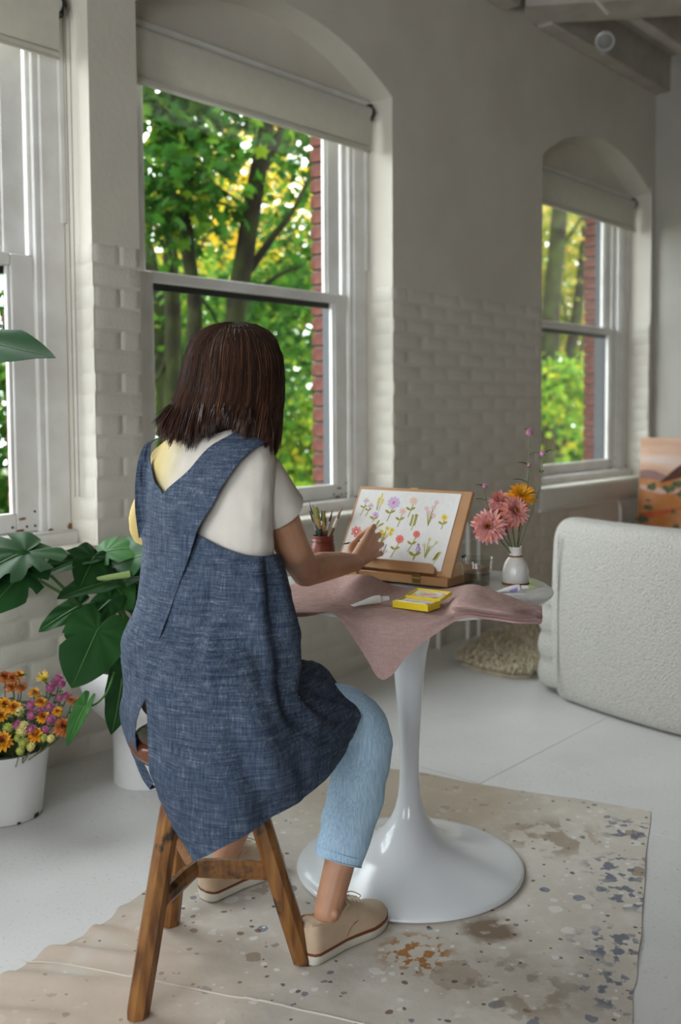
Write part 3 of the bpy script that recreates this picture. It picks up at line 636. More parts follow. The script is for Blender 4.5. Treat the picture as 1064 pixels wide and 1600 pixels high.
class Paint(MB):
    def dab(s, x, y, rx, ry, ang, col, h=.0017):
        u, v = zuv(x, y); k = 760/PW; pts = []
        for i in range(9):
            t = 2*PI*i/9; a, b = rx*math.cos(t), ry*math.sin(t)*(1 if abs(math.cos(t)) < .9 else .8)
            pts.append(ep(u + (a*math.cos(ang)-b*math.sin(ang))/k, v + (a*math.sin(ang)+b*math.cos(ang))/k, h))
        s.add(pts, [tuple(range(9))], PK.index(col))
    def stroke(s, pts, w, col, h=.0016):
        q = catmull([zuv(*p) for p in pts], 4); L = []; Rr = []
        for i, p in enumerate(q):
            d = np.array(q[min(i+1, len(q)-1)]) - np.array(q[max(i-1, 0)]); d = d/np.linalg.norm(d); n = np.array([-d[1], d[0]])*w/760*PW/2
            L.append(ep(p[0]+n[0], p[1]+n[1], h)); Rr.append(ep(p[0]-n[0], p[1]-n[1], h))
        o = len(L); s.add(L + Rr, [(i, i+1, o+i+1, o+i) for i in range(o-1)], PK.index(col))
    def bloom(s, x, y, r, n, col, cc=None, ph=0.0):
        for i in range(n):
            a = ph + 2*PI*i/n; s.dab(x + r*.6*math.cos(a), y - r*.6*math.sin(a), r*.42, r*.28, a, col, .0017+.00004*(i % 3))
        if cc: s.dab(x, y, r*.25, r*.25, 0, cc, .0019)
    def leafpair(s, x, y, r, col='olive', t=1.2):
        for sg in (-1, 1): s.dab(x + sg*r*.8, y - r*.4, r, r*.38, sg*0.5 if sg > 0 else PI-.5, col)
def fl_print(fn):
    p = Paint(); fn(p); p.build('painted_flower', PM, pa, smooth=False)
def _aster(x, y, bx, by):
    def f(p):
        p.stroke([(x, y+12), ((x+bx)/2+6, (y+by)/2), (bx, by)], 6, 'olive'); p.leafpair((x+bx)/2, (y+by)/2, 16)
        for k in range(5): p.dab(x-16+8*k, y+12, 5, 12, .3*(k-2), 'lilac')
        p.dab(x+2, y-4, 10, 7, 0, 'yellow')
    return f
def _grass(p):
    for (x, y, bx, by) in ((365, 160, 322, 290), (338, 195, 318, 288), (370, 205, 335, 295)):
        p.stroke([(x, y), ((x+bx)/2, (y+by)/2-8), (bx, by)], 4, 'olive')
        for k in range(7): p.dab(x + (bx-x)*k*.07 + (4 if k % 2 else -4), y + (by-y)*k*.07, 9, 3.5, 1.1, 'lemon' if k % 2 else 'yellow')
def _simple(x, y, bx, by, r, col, cc, lv=1, n=7):
    def f(p):
        p.stroke([(x, y+r*.5), ((x+bx)/2+5, (y+by)/2), (bx, by)], 6, 'olive')
        if lv: p.leafpair(x*.45+bx*.55, y*.45+by*.55, 16 + r*.15)
        p.bloom(x, y, r, n, col, cc)
    return f
def _cluster(hs, bx, by, r, col, cc):
    def f(p):
        for x, y in hs:
            p.stroke([(x, y), ((x*.4+bx*.6), (y*.5+by*.5)), (bx, by)], 4, 'olive'); p.bloom(x, y, r, 5, col, cc, x)
        x, y = hs[0]
        for k in range(3): p.dab(bx+12+k*9, by-35-k*22, 14, 4, 1.0+k*.1, 'olive')
    return f
def _sprig(p):
    p.stroke([(618, 325), (605, 380), (585, 440)], 5, 'olive')
    for k in range(5):
        for sg in (-1, 1): p.dab(613-5*k+sg*14, 335+17*k-6, 13, 6, .8 if sg > 0 else PI-.8, 'olive')
    p.dab(620, 322, 10, 6, 1.4, 'olive')
def _lupine(p):
    p.stroke([(628, 600), (600, 655)], 5, 'olive')
    for k in range(26):
        t = k/26; p.dab(640-12*t + (rnd.random()-.5)*(10+46*t), 540+62*t, 6, 5, rnd.random()*3, 'lilac' if k % 3 else 'purple')
    p.leafpair(608, 622, 26, 'olive'); p.dab(604, 640, 20, 5, 1.5, 'olive')
def _wheat(p):
    p.stroke([(790, 590), (765, 635), (735, 690)], 4, 'olive')
    for k in range(6):
        for sg in (-1, 1): p.dab(786-6*k+sg*8, 600+9*k, 14, 5, 1.0 + sg*.3, 'lemon' if sg > 0 else 'olive')
def _red(p):
    p.bloom(165, 460, 42, 7, 'red', None)
    for k in range(7):
        a = 2*PI*k/7; p.dab(165+26*math.cos(a), 460-26*math.sin(a), 9, 4, a, 'pink', .002)
def _vleaf(p):
    p.stroke([(345, 400), (315, 440)], 5, 'olive'); p.dab(330, 388, 24, 7, 1.3, 'olive'); p.dab(356, 402, 24, 7, .6, 'olive')
for f in (_aster(237, 205, 193, 333), _aster(272, 245, 232, 338), _grass, _simple(452, 230, 400, 375, 48, 'lilac', 'coral', 1, 9), _simple(520, 295, 480, 415, 27, 'pink', 'yellow'),
          _simple(603, 215, 560, 340, 32, 'peach', 'pink'), _cluster([(775, 225), (750, 265), (700, 272), (715, 300), (752, 325)], 708, 402, 19, 'pink', 'peach'),
          _simple(828, 338, 803, 425, 24, 'yellow', 'red'), _sprig, _simple(312, 327, 288, 382, 26, 'lilac', 'coral'), _vleaf, _red,
          _cluster([(405, 430), (378, 475), (430, 470), (442, 440), (360, 455)], 360, 545, 20, 'yellow', 'olive'), _simple(500, 507, 432, 645, 32, 'coral', 'red', 1, 9),
          _simple(625, 467, 557, 600, 27, 'coral', 'red', 1, 9), _lupine, _cluster([(720, 500), (770, 523), (680, 545), (725, 560)], 683, 640, 14, 'lemon', None), _wheat,
          _cluster([(360, 590), (390, 575), (402, 600)], 366, 640, 11, 'lilac', None)): fl_print(f)

# ------------------------------------------------------------------ things on the table
def obj_frame(a, b):
    a, b = Vector(a), Vector(b); u = (b-a); L = u.length; u.normalize(); w = Vector((0, 0, 1)); v = w.cross(u).normalized(); return a, u, v, w, L
m_tin = mat('yellow_enamel', (0.74, 0.55, 0.02), rough=0.35); m_white = mat('white_plastic', (0.76, 0.75, 0.73), (0.70, 0.69, 0.67), 20, 0.4)
m_label = mat('cream_label', (0.68, 0.63, 0.5), rough=0.7)
tn = thing('watercolour_tin', 'small open yellow watercolour tin on the mauve cloth', 'paint tin', (1.7648, 1.3407, 0.7450))
a, u, v, w, L = obj_frame((1.742, 1.372, .743), (1.752, 1.280, .743))
b = MB(); b.obox(a+u*.046+v*.028+w*.002, u, v, w, .046, .028, .002, .001)
for (cu, cv, hu, hv) in ((.046, .001, .046, .0012), (.046, .055, .046, .0012), (.001, .028, .0012, .028), (.091, .028, .0012, .028)): b.obox(a+u*cu+v*cv+w*.008, u, v, w, hu, hv, .008, .0008)
b.build('base', m_tin, tn)
b = MB(); b.obox(a+u*.046+v*.028+w*.009, u, v, w, .043, .025, .004, .001); b.build('tray', m_white, tn)
cols = [(.75, .6, .1), (.7, .2, .12), (.6, .25, .35), (.35, .3, .1), (.75, .7, .6), (.5, .3, .5)]
for k in range(6):
    MB().obox(a+u*(.012+.0135*k)+v*.017+w*.0135, u, v, w, .0055, .008, .001, .0006).build('paint_pan', mat('pan_colour_%d' % k, cols[k], rough=.5), tn)
w2 = (v*math.cos(R(10)) + w*math.sin(R(10))); h2 = u.cross(w2)
b = MB(); b.obox(a+u*.046+v*.057+w*.012+w2*.027, u, w2, h2, .046, .027, .0015, .001)
for (cu, cv, hu, hv) in ((.046, .001, .046, .0012), (.046, .053, .046, .0012), (.001, .027, .0012, .027), (.091, .027, .0012, .027)): b.obox(a+u*cu+v*.057+w*.012+w2*cv+h2*.003, u, w2, h2, hu, hv, .004, .0006)
ld = b.build('lid', m_tin, tn)
MB().obox(a+u*.046+v*.057+w*.0142+w2*.027, u, w2, h2, .0435, .0245, .0006).build('mixing_palette', m_white, ld)
for k in range(9):
    c = a+u*(.012+.009*k)+v*.057+w*.0156+w2*(.012+.03*rnd.random()); s = .004+.005*rnd.random(); cc = rnd.choice([(.8, .55, .1), (.75, .35, .3), (.8, .6, .55), (.7, .62, .3)])
    bb = MB(); bb.add([c + u*(s*1.6*math.cos(q*PI/5)*rnd.uniform(.6, 1.2)) + w2*(s*math.sin(q*PI/5)*rnd.uniform(.6, 1.2)) for q in range(10)], [tuple(range(10))]); bb.build('paint_smudge', mat('smudge_%d' % k, cc, rough=.6), ld, smooth=False)
b = MB(); b.obox(a+u*.046+v*.005+w*.016, u, v, w, .04, .003, .0012, .0006); b.build('brush_rest', m_white, tn)
def tube_thing(label, A, B, band, r=.0095):
    a, u, v, w, L = obj_frame(A, B); t = thing('paint_tube', label, 'paint tube', A, 'paint tubes on the cloth'); rs = []
    for k in range(9):
        q = k/8; hw = r*(1.25-.25*q); hh = r*(.12+.88*min(1, q*1.25)); rs.append([a + u*(L*.74*q) + v*(hw*math.cos(s*PI/8)) + w*(hh*math.sin(s*PI/8)+hh) for s in range(16)])
    MB().rings(rs).build('body', m_white, t)
    c = a + u*(L*.74) + w*r; MB().tube([c, c+u*L*.05, c+u*L*.08], [r, r*.6, r*.45], 14).build('shoulder', m_white, t)
    MB().tube([c+u*L*.08, c+u*L*.25], [r*.66, r*.58], 14).build('cap', m_white, t)
    rs = []
    for q in (.45, .55, .65, .74):
        hw = r*(1.25-.25*q)*1.02+.0002; hh = r*(.12+.88*min(1, q*1.25))*1.02; rs.append([a + u*(L*.78*q+.008) + v*(hw*math.cos(s*PI/8)) + w*(hh*math.sin(s*PI/8)+hh*.98) for s in range(16)])
    MB().rings(rs, cap0=False, cap1=False).build('label_band', band, t); return t
tube_thing('white paint tube lying left of the yellow tin', (1.690, 1.446, .7445), (1.770, 1.404, .746), m_label)
tube_thing('white paint tube with a purple label near the vase', (1.985, 1.262, .752), (2.052, 1.206, .756), mat('purple_label', (.36, .27, .62), rough=.5), .0085)
tag(MB().obox((2.012, 1.215, .7535), (.77, -.64, 0), (.64, .77, 0), (0, 0, 1), .022, .012, .0006, .0003).build('paper_tag', m_white, loc=(2.012, 1.215, .753)), 'small blank white card beside the purple paint tube', 'card')

def thin_glass(name, tint, ior):
    m = m_glass.copy(); m.name = name
    for n in m.node_tree.nodes:
        if n.type == 'BSDF_TRANSPARENT': n.inputs[0].default_value = (*tint, 1)
        if n.type == 'MAP_RANGE': n.inputs[3].default_value = ior; n.inputs[4].default_value = 1/ior
    return m
m_clear = thin_glass('drinking_glass', (.93, .94, .93), 1.5); m_water = thin_glass('water', (.80, .79, .74), 1.33)
GX, GY = 2.105, 1.385
gl = thing('water_glass', 'clear glass tumbler of rinse water behind the cloth', 'glass', (GX, GY, TZ))
MB().lathe([(0, .0005), (.030, .0005), (.0325, .003), (.0405, .077), (.0398, .0778), (.0390, .077), (.0312, .009), (0, .008)], 40, (GX, GY, TZ), False, False).build('tumbler', m_clear, gl, angle=60)
MB().lathe([(0, .0085), (.0309, .0093), (.0345, .0405), (.0345, .0408), (0, .0408)], 40, (GX, GY, TZ), False, False).build('water', m_water, gl, angle=60)
tag(MB().tube([(GX-.02, GY+.03, TZ+.079), (GX+.0, GY+.036, TZ+.0795)], [.004, .003], 8).build('glass_sticker', m_black, gl), None)

m_glaze = mat('white_speckled_glaze', (.66, .64, .59), (.74, .72, .67), 60, .22, (90, .1, .001)); m_clay = mat('brown_bare_clay', (.24, .085, .035), rough=.7)
VX, VY = 2.218, 1.341
va = thing('bud_vase', 'small white ceramic bud vase with brown bands', 'vase', (VX, VY, TZ))
MB().lathe([(.0, .003), (.0335, .003), (.0345, .008), (.0345, .018), (.0335, .032), (.031, .046), (.0265, .058), (.020, .067), (.0165, .071), (.0158, .074), (.0158, .092), (.0165, .0955), (.0155, .097), (.0145, .095), (.0145, .07), (.0, .06)], 48, (VX, VY, TZ), False, False).build('body', m_glaze, va, angle=60)
MB().lathe([(.030, 0), (.0348, .0004), (.0353, .0045), (.034, .0052), (.03, .005)], 48, (VX, VY, TZ), False, False).build('foot_band', m_clay, va)
MB().lathe([(.0158, .0705), (.0178, .0708), (.0176, .0745), (.0158, .0748)], 48, (VX, VY, TZ), False, False).build('neck_band', m_clay, va)

# brush jar
JX, JY = 2.028, 1.842
m_terra = mat('terracotta_painted_glass', (.20, .045, .028), (.26, .07, .04), 14, .35)
jr = thing('brush_jar', 'terracotta red jar full of paintbrushes', 'jar', (JX, JY, TZ))
MB().lathe([(.0, .001), (.031, .001), (.0335, .005), (.0338, .07), (.0315, .082), (.0285, .088), (.0295, .0885), (.031, .0895), (.031, .093), (.0295, .0945), (.0295, .099), (.031, .1), (.031, .1045), (.0285, .1055), (.027, .104), (.027, .02), (0, .015)], 40, (JX, JY, TZ), False, False).build('body', m_terra, jr, angle=50)
m_fer = mat('brass_ferrule', (.50, .36, .15), rough=.35, metal=1); m_fer2 = mat('steel_ferrule', (.5, .5, .48), rough=.35, metal=1)
def brush(label, base, tip, hw, hair, handle, fer, fl=1.0, kind='flat'):
    base, tip = Vector(base), Vector(tip); t = thing('paintbrush', label, 'paintbrush', base, 'brushes standing in the red jar'); d = tip-base; L = d.length
    p = lambda q: base + d*q
    u, w = frame_of(d)
    MB().tube([p(0), p(.2), p(.5), p(.66)], [hw*.25, hw*.45, hw*.7, hw*.62], 8).build('handle', handle, t)
    MB().tube([p(.64), p(.70), p(.80)], [hw*.66, hw*.7, (hw*.95*fl, hw*.5)], 10).build('ferrule', fer, t)
    if kind == 'flat': MB().tube([p(.79), p(.86), p(.96), p(1.0)], [(hw*.95*fl, hw*.45), (hw*1.1*fl, hw*.45), (hw*1.05*fl, hw*.25), (hw*.95*fl, hw*.1)], 10).build('bristles', hair, t)
    else: MB().tube([p(.79), p(.85), p(.93), p(1.0)], [hw*.6, hw*.75, hw*.45, hw*.06], 10).build('bristles', hair, t)
    return t
hb = mat('brown_bristle', (.14, .05, .02), (.22, .09, .04), 200, .6); ho = mat('olive_bristle', (.15, .16, .02), (.22, .2, .04), 200, .7); hd = mat('dark_bristle', (.03, .02, .012), rough=.6)
kw = mat('dark_handle', (.02, .03, .025), rough=.3); kr = mat('red_handle', (.4, .05, .03), rough=.35); kb = mat('brown_handle', (.16, .07, .03), rough=.4); kg = mat('green_handle', (.05, .12, .09), rough=.35)
jb = lambda dx, dy: (JX+dx, JY+dy, TZ+.018)
for lb, o, tp, hw, hr, hn, fr, f_, kd in (
    ('thin dark brush leaning left, tallest at the jar edge', (.01, -.01), (2.0106, 1.8780, 0.9350), .003, hd, kg, fer2 if False else m_fer2, 1, 'round'),
    ('round brown tipped brush behind the olive flat brush', (.01, -.006), (2.0281, 1.8798, 0.9247), .0045, hb, kw, m_fer, 1, 'round'),
    ('wide olive flat brush with a copper ferrule', (.008, -.012), (2.0038, 1.8465, 0.9214), .0075, ho, kw, m_fer, 1.2, 'flat'),
    ('short dark brush at the far left of the jar', (.012, -.004), (2.0256, 1.8887, 0.9063), .004, ho, kw, m_fer2, 1, 'flat'),
    ('dark pointed brush in the middle of the jar', (-.004, .004), (2.0482, 1.8632, 0.9097), .0045, hd, kw, m_fer2, 1, 'round'),
    ('small olive brush with a yellow handle band', (-.002, -.004), (2.0221, 1.8322, 0.9102), .005, ho, kb, m_fer, 1.1, 'flat'),
    ('slim teal brush right of the middle', (-.004, .0), (2.0403, 1.8405, 0.8956), .003, hd, kg, m_fer, 1, 'round'),
    ('slim brown pointed brush leaning right', (-.012, .008), (2.0527, 1.8276, 0.9098), .0045, hb, kb, m_fer2, 1, 'round'),
    ('long flat red brown brush leaning far right', (-.014, .006), (2.0640, 1.8007, 0.9230), .0075, hb, kb, m_label, 1.1, 'flat')):
    brush(lb, jb(*o), tp, hw, hr, hn, fr, f_, kd)

# ------------------------------------------------------------------ cut flowers
m_stem = mat('flower_stem', (.10, .15, .04), (.14, .13, .05), 40, .5); m_fleaf = mat('flower_leaf', (.035, .09, .025), (.06, .13, .03), 20, .45)
def pmat(n, a, b): return mat(n, a, b, 60, .6, ramp=(.35, .65), sss=0.0)
PET = dict(coral=pmat('coral_petal', (.62, .20, .15), (.70, .34, .26)), rose=pmat('rose_petal', (.62, .22, .24), (.74, .40, .38)), orange=pmat('orange_petal', (.75, .30, .01), (.80, .40, .02)), rust=pmat('rust_petal', (.38, .09, .02), (.50, .17, .03)),
    magenta=pmat('magenta_petal', (.34, .07, .17), (.48, .16, .28)), mauve=pmat('mauve_petal', (.52, .22, .36), (.62, .34, .45)), lemon=pmat('lemon_petal', (.58, .50, .14), (.66, .60, .26)), limey=pmat('lime_petal', (.36, .40, .06), (.45, .48, .12)), gold=pmat('gold_petal', (.62, .36, .02), (.7, .5, .05)), heart=pmat('orange_heart', (.48, .19, .02), (.6, .3, .03)), maroon=pmat('maroon_petal', (.28, .05, .02), (.40, .10, .03)))
def petal(b, c, d, n, L, wd_, curl, mi, k=4):
    """petal from c along d, facing n"""
    d = d.normalized(); s = d.cross(n).normalized(); rows = []
    prof = [.35, .8, 1.0, .85, .25] if k == 4 else [.5, 1.0, .3]
    for i in range(len(prof)):
        q = i/(len(prof)-1); p = c + d*(L*q) + n*(curl*L*q*q); h = wd_*prof[i]/2
        rows.append([p - s*h + n*(h*.35), p, p + s*h + n*(h*.35)])
    o = len(b.v); b.v += [tuple(x) for r in rows for x in r]
    for i in range(len(rows)-1):
        for j in range(2): b.f.append((o+i*3+j, o+i*3+j+1, o+i*3+j+4, o+i*3+j+3)); b.mi.append(mi)
def bloom(r, rings, rg, heart=None):
    """flower head at the origin facing +z. rings: (count, length, elevation deg, width, curl, material index)"""
    b = MB()
    for n, L, el, wd_, cu, mi in rings:
        ph = rg.random()*6
        for i in range(n):
            a = ph + 2*PI*(i+rg.uniform(-.25, .25))/n; e = R(el + rg.uniform(-8, 8)); d = Vector((math.cos(a)*math.cos(e), math.sin(a)*math.cos(e), math.sin(e)))
            nn = Vector((-math.cos(a)*math.sin(e), -math.sin(a)*math.sin(e), math.cos(e))); petal(b, d*r*.08, d, nn, L*r*rg.uniform(.85, 1.1), wd_*r, cu, mi)
    return b
def place(b, c, n):
    n = Vector(n).normalized(); u, w = frame_of(n); c = Vector(c); o = MB(); o.v = [tuple(c + u*p[0] + w*p[1] + n*p[2]) for p in b.v]; o.f = b.f; o.mi = b.mi; return o
def globe(r, rg, mi=0, n=70):
    b = MB()
    for i in range(n):
        z = 1 - 2*(i+.5)/n*.86; a = i*2.39996; q = math.sqrt(max(1-z*z, 0)); d = Vector((q*math.cos(a), q*math.sin(a), z)); t = Vector((-math.sin(a), math.cos(a), 0)); petal(b, d*r*.55, (d + Vector((0, 0, .25))), t.cross(d), r*.5, r*.34, .1, mi, 2)
    b.cur = mi; b.sphere((0, 0, 0), r*.72, 10, 6); return b
def flower(label, cat, head, hmats, c, n, foot, group, stem_r=.0016, leaves=0, seed=0, calyx=True, name='cut_flower', bend=.15):
    c, n, foot = Vector(c), Vector(n).normalized(), Vector(foot); t = thing(name, label, cat, foot, group)
    place(head, c, n).build('head', hmats, t, smooth=True)
    k = c - n*((c-foot).length*bend*1.6); path = [tuple(c), tuple(c - n*.01), tuple((c*.55+foot*.45)*.5 + k*.5), tuple(foot)]; path = catmull(path, 4)
    MB().tube(path, [stem_r*1.2]*2 + [stem_r]*(len(path)-2), 6).build('stem', m_stem, t)
    if calyx:
        b = MB()
        for i in range(6):
            a = i*PI/3; d = Vector((math.cos(a), math.sin(a), .15)); petal(b, Vector((0, 0, -.002)), d, Vector((0, 0, 1)), .009, .005, .2, 0, 2)
        place(b, c - n*.004, n).build('calyx', m_fleaf, t)
    rg = random.Random(seed)
    for i in range(leaves):
        p = Vector(path[int(len(path)*(.25+.5*i/max(leaves, 1)))]); a = rg.random()*6.3; b = MB(); petal(b, p, Vector((math.cos(a), math.sin(a), .5)), Vector((-.3*math.cos(a), -.3*math.sin(a), 1)), .028+.02*rg.random(), .014, -.25, 0); b.build('leaf', m_fleaf, t)
    return t
rg = random.Random(3)
dahlia = lambda r, m2=1: bloom(r, [(15, 1.08, -14, .27, -.15, 0), (17, 1.05, 4, .26, -.1, 0), (16, .95, 20, .25, .1, 1), (14, .8, 36, .23, .15, 0), (12, .6, 52, .2, .2, 1), (10, .42, 64, .16, .2, 2), (8, .28, 76, .13, .2, 2)], rg)
zinnia = lambda r: bloom(r, [(18, 1.0, -8, .26, .05, 0), (17, .9, 14, .25, .1, 0), (14, .72, 34, .22, .15, 0), (10, .45, 55, .18, .2, 1), (8, .25, 75, .12, .1, 1)], rg)
neck = (VX, VY, TZ+.085); vg = 'cut flowers in the bud vase'; PMS = [PET['coral'], PET['rose'], PET['heart']]; PMS2 = [PET['rose'], PET['coral'], PET['heart']]
nfoot = lambda dx=0, dy=0: (VX+dx, VY+dy, TZ+.07)
vw = Vector((-.72, -.62, .25))
flower('coral pink dahlia hanging lowest on the left of the vase', 'flower', dahlia(.042), PMS2, (2.1159, 1.3584, 0.8919), vw + Vector((.0, .35, -.05)), nfoot(-.003, .003), vg, .002, 1)
flower('pink dahlia facing right under the orange zinnia', 'flower', dahlia(.038), PMS, (2.1873, 1.3257, 0.9286), vw + Vector((.25, -.3, .1)), nfoot(.002, -.002), vg, .002, 1)
flower('pale pink dahlia at the top of the bunch', 'flower', dahlia(.034), PMS2, (2.2087, 1.3790, 0.9470), vw + Vector((.3, .2, .7)), nfoot(.002, .003), vg, .002, 0)
flower('pink dahlia tucked behind the middle of the bunch', 'flower', dahlia(.038), PMS, (2.1909, 1.3659, 0.9126), vw + Vector((0, .1, .3)), nfoot(0, 0), vg, .002, 1)
flower('bright orange zinnia above the pink dahlias', 'flower', zinnia(.038), [PET['orange'], PET['gold']], (2.2282, 1.3279, 0.9650), vw + Vector((.1, -.1, .9)), nfoot(.004, -.004), vg, .0018, 1)
for lb, p, r, sd in (('pink globe amaranth on the tallest stem above the vase', (2.2655, 1.3300, 1.1260), .0115, 1), ('pink globe amaranth on the right stem above the vase', (2.2682, 1.2917, 1.0718), .0095, 2),
                     ('tiny pink globe amaranth bud left of the tall stem', (2.2521, 1.3226, 1.0418), .0065, 3), ('half open pink amaranth bud at the left of the bunch', (2.1404, 1.3850, 0.9910), .0085, 4)):
    ft = nfoot(0, 0) if sd == 4 else (2.2661, 1.3087, 0.9784)
    t = flower(lb, 'flower', globe(r, rg), [PET['mauve']], p, Vector((.05*(sd-2), .02, 1)), nfoot(.003*(sd-2), .0), vg, .0013, 2, sd, True, bend=.22)
for lb, q in (('leaf', (2.2635, 1.3033, 0.9705)),):
    pass

# ------------------------------------------------------------------ drop cloth on the floor
def drop_mat():
    m = mat('paint_stained_canvas', (.48, .42, .34), rough=.9, spec=.15); t = NT(m); co = t.coord()
    c = t.ramp(t.noise(co, 1.6, 5), [(.3, (.47, .42, .35)), (.5, (.58, .53, .46)), (.7, (.66, .61, .54))])
    c = t.mix(t.math('MULTIPLY', t.ramp(t.noise(co, 18, 6), [(.5, (0, 0, 0)), (.7, (1, 1, 1))]), .35), c, (.74, .71, .66))
    wobn = t.n('TexNoise'); wobn.inputs['Scale'].default_value = 26; wobn.inputs['Detail'].default_value = 3; t.l(co, wobn.inputs[0])
    def wco(amt):
        sc_ = t.n('VectorMath', _operation='SCALE'); t.l(wobn.outputs['Color'], sc_.inputs[0]); sc_.inputs['Scale'].default_value = amt
        ad = t.n('VectorMath', _operation='ADD'); t.l(co, ad.inputs[0]); t.l(sc_.outputs[0], ad.inputs[1]); return ad.outputs[0]
    def spots(c, scale, rad, col, prob, seed, alpha=.9, wv=.02):
        off = t.n('VectorMath', _operation='ADD'); t.l(wco(wv), off.inputs[0]); off.inputs[1].default_value = (seed*3.7, seed*1.3, 0)
        v = t.n('TexVoronoi'); v.inputs['Scale'].default_value = scale; t.l(off.outputs[0], v.inputs[0])
        sep = t.n('SeparateColor'); t.l(v.outputs['Color'], sep.inputs[0])
        r_ = t.math('MULTIPLY', sep.outputs[0], rad); hit = t.math('LESS_THAN', v.outputs['Distance'], r_); g = t.math('LESS_THAN', sep.outputs[1], prob)
        return t.mix(t.math('MULTIPLY', t.math('MULTIPLY', hit, g), alpha), c, col)
    c = spots(c, 5, .32, (.30, .23, .16), .45, 1, .5, .05); c = spots(c, 9, .26, (.24, .17, .11), .42, 2, .65, .03)
    c = spots(c, 12, .20, (.17, .19, .25), .3, 3, .8); c = spots(c, 15, .28, (.76, .74, .70), .5, 4, .6); c = spots(c, 19, .20, (.16, .08, .04), .35, 5, .8); c = spots(c, 27, .22, (.16, .18, .23), .3, 6, .8); c = spots(c, 34, .3, (.74, .72, .68), .5, 7, .8); c = spots(c, 42, .26, (.12, .09, .06), .35, 8, .85)
    def blotch(c, P, r, col, alpha, nscale=30, lo=.45):
        d = t.n('VectorMath', _operation='DISTANCE'); t.l(wco(.05), d.inputs[0]); d.inputs[1].default_value = (P[0]+.025, P[1]+.025, .02)
        g = t.ramp(t.math('DIVIDE', d.outputs['Value'], r), [(.55, (1, 1, 1)), (1.0, (0, 0, 0))]); n = t.ramp(t.noise(co, nscale, 4), [(lo, (0, 0, 0)), (lo+.06, (1, 1, 1))])
        return t.mix(t.math('MULTIPLY', t.math('MULTIPLY', g, n), alpha), c, col)
    c = blotch(c, (1.6836, 1.2635, 0.0000), .10, (.34, .13, .015), .9, 40, .5); c = blotch(c, (1.8714, 1.1952, 0.0000), .075, (.15, .09, .045), .8, 12, .4)
    c = blotch(c, (2.3964, 1.3338, 0.0000), .16, (.22, .15, .09), .6, 14, .5); c = blotch(c, (1.7003, 1.0318, 0.0000), .16, (.26, .2, .14), .6, 16, .52); c = blotch(c, (2.4002, 1.8249, 0.0000), .45, (.36, .29, .21), .7, 3, .3)
    for P in ((2.5784, 1.1839, 0.0000), (2.3386, 1.1074, 0.0000), (2.2332, 1.0236, 0.0000), (1.9885, 0.9548, 0.0000), (1.8402, 0.8686, 0.0000)): c = blotch(c, P, .10, (.15, .165, .21), .9, 34, .52)
    c = blotch(c, (1.0822, 1.7189, 0.0000), .45, (.50, .38, .29), .6, 2, .25)
    t.base(c); t.bump(t.math('ADD', t.math('MULTIPLY', t.noise(co, 700, 2), .12), t.noise(co, 12, 5)), .35, .012); return m
CA, CB, CC, CD = np.array((2.7497, 1.2015, 0.0000)[:2]), np.array((2.46, 2.17)), np.array((1.0, 1.80)), np.array((1.30, .62))
CDn = np.array((1.6854, 0.7691, 0.0000)[:2])
left = [np.array(p[:2]) for p in ((2.46, 2.17), (2.0, 2.06), (1.4618, 1.9372, 0.0000), (1.2916, 1.8861, 0.0000), (1.1346, 1.8737, 0.0000), (0.9461, 1.8509, 0.0000), (0.7641, 1.8418, 0.0000))]
right = [np.array(p[:2]) for p in ((2.7497, 1.2015, 0.0000), (2.4196, 1.0677, 0.0000), (2.1076, 0.9404, 0.0000), (1.8852, 0.8507, 0.0000), (1.7578, 0.8027, 0.0000), (1.6112, 0.7467, 0.0000), (1.4855, 0.6987, 0.0000))]
Lc, Rc = catmull(left, 14), catmull(right, 14); gr = []
for i, (a, b) in enumerate(zip(Lc, Rc)):
    row = []
    for j in range(91):
        q = j/90; p = a + (b-a)*q + (np.array([nz((i*.12, q*3, 1.0)), nz((i*.12, q*3, 7.0))])*.010 if j in (0, 90) or i == 0 else 0)
        w = max(0, nz((p[0]*5, p[1]*5, .3))*.9 + .1)*.006 + max(0, nz((p[0]*2.2, p[1]*5.5, 4.3)) - .08)*.018
        e = min(q, 1-q, i/len(Lc)*1.2); dt = np.hypot(p[0]-TX, p[1]-TY); w *= min(1, max(0, (dt-.30)/.15))
        lf = math.exp(-((q-.0)/.22)**2)*max(0, math.sin(i*.62+q*7))*.014 if i > 24 else 0
        z = .0022 + w + lf; 
        for fx, fy in ((1.149, 1.544), (1.414, 1.773), (1.501, 1.427), (1.57, 1.405), (1.62, 1.77)): z = .0022 + (z-.0022)*min(1, max(0, (math.hypot(p[0]-fx, p[1]-fy)-.085)/.1))
        row.append((p[0], p[1], z))
    gr.append(row)
dc = MB(); dc.grid(gr); dc.grid([[(x, y, .0004) for x, y, z in r] for r in gr])
ring = [gr[0][j] for j in range(91)] + [r[-1] for r in gr[1:]] + [gr[-1][j] for j in range(89, -1, -1)] + [r[0] for r in gr[-2:0:-1]]
dc.rings([[(x, y, .0004) for x, y, z in ring], ring], True, False, False)
dcl = thing('drop_cloth', 'beige canvas drop cloth splattered with paint under the table', 'drop cloth', (0, 0, 0))
dc.build('canvas', drop_mat(), dcl)
def cloth_z(x, y):
    bz = 1e9; best = .004
    for r in gr:
        for p in r[::2]:
            d = (p[0]-x)**2 + (p[1]-y)**2
            if d < bz: bz, best = d, p[2]
    return best
m_thread = mat('cream_thread', (.6, .55, .46), rough=.9)
sp = [(1.1057, 1.8770, 0.0000), (1.1718, 1.7846, 0.0000), (1.2547, 1.5864, 0.0000), (1.3338, 1.4020, 0.0000), (1.3952, 1.2501, 0.0000), (1.4456, 1.1003, 0.0000)]; sq = catmull(sp, 10)
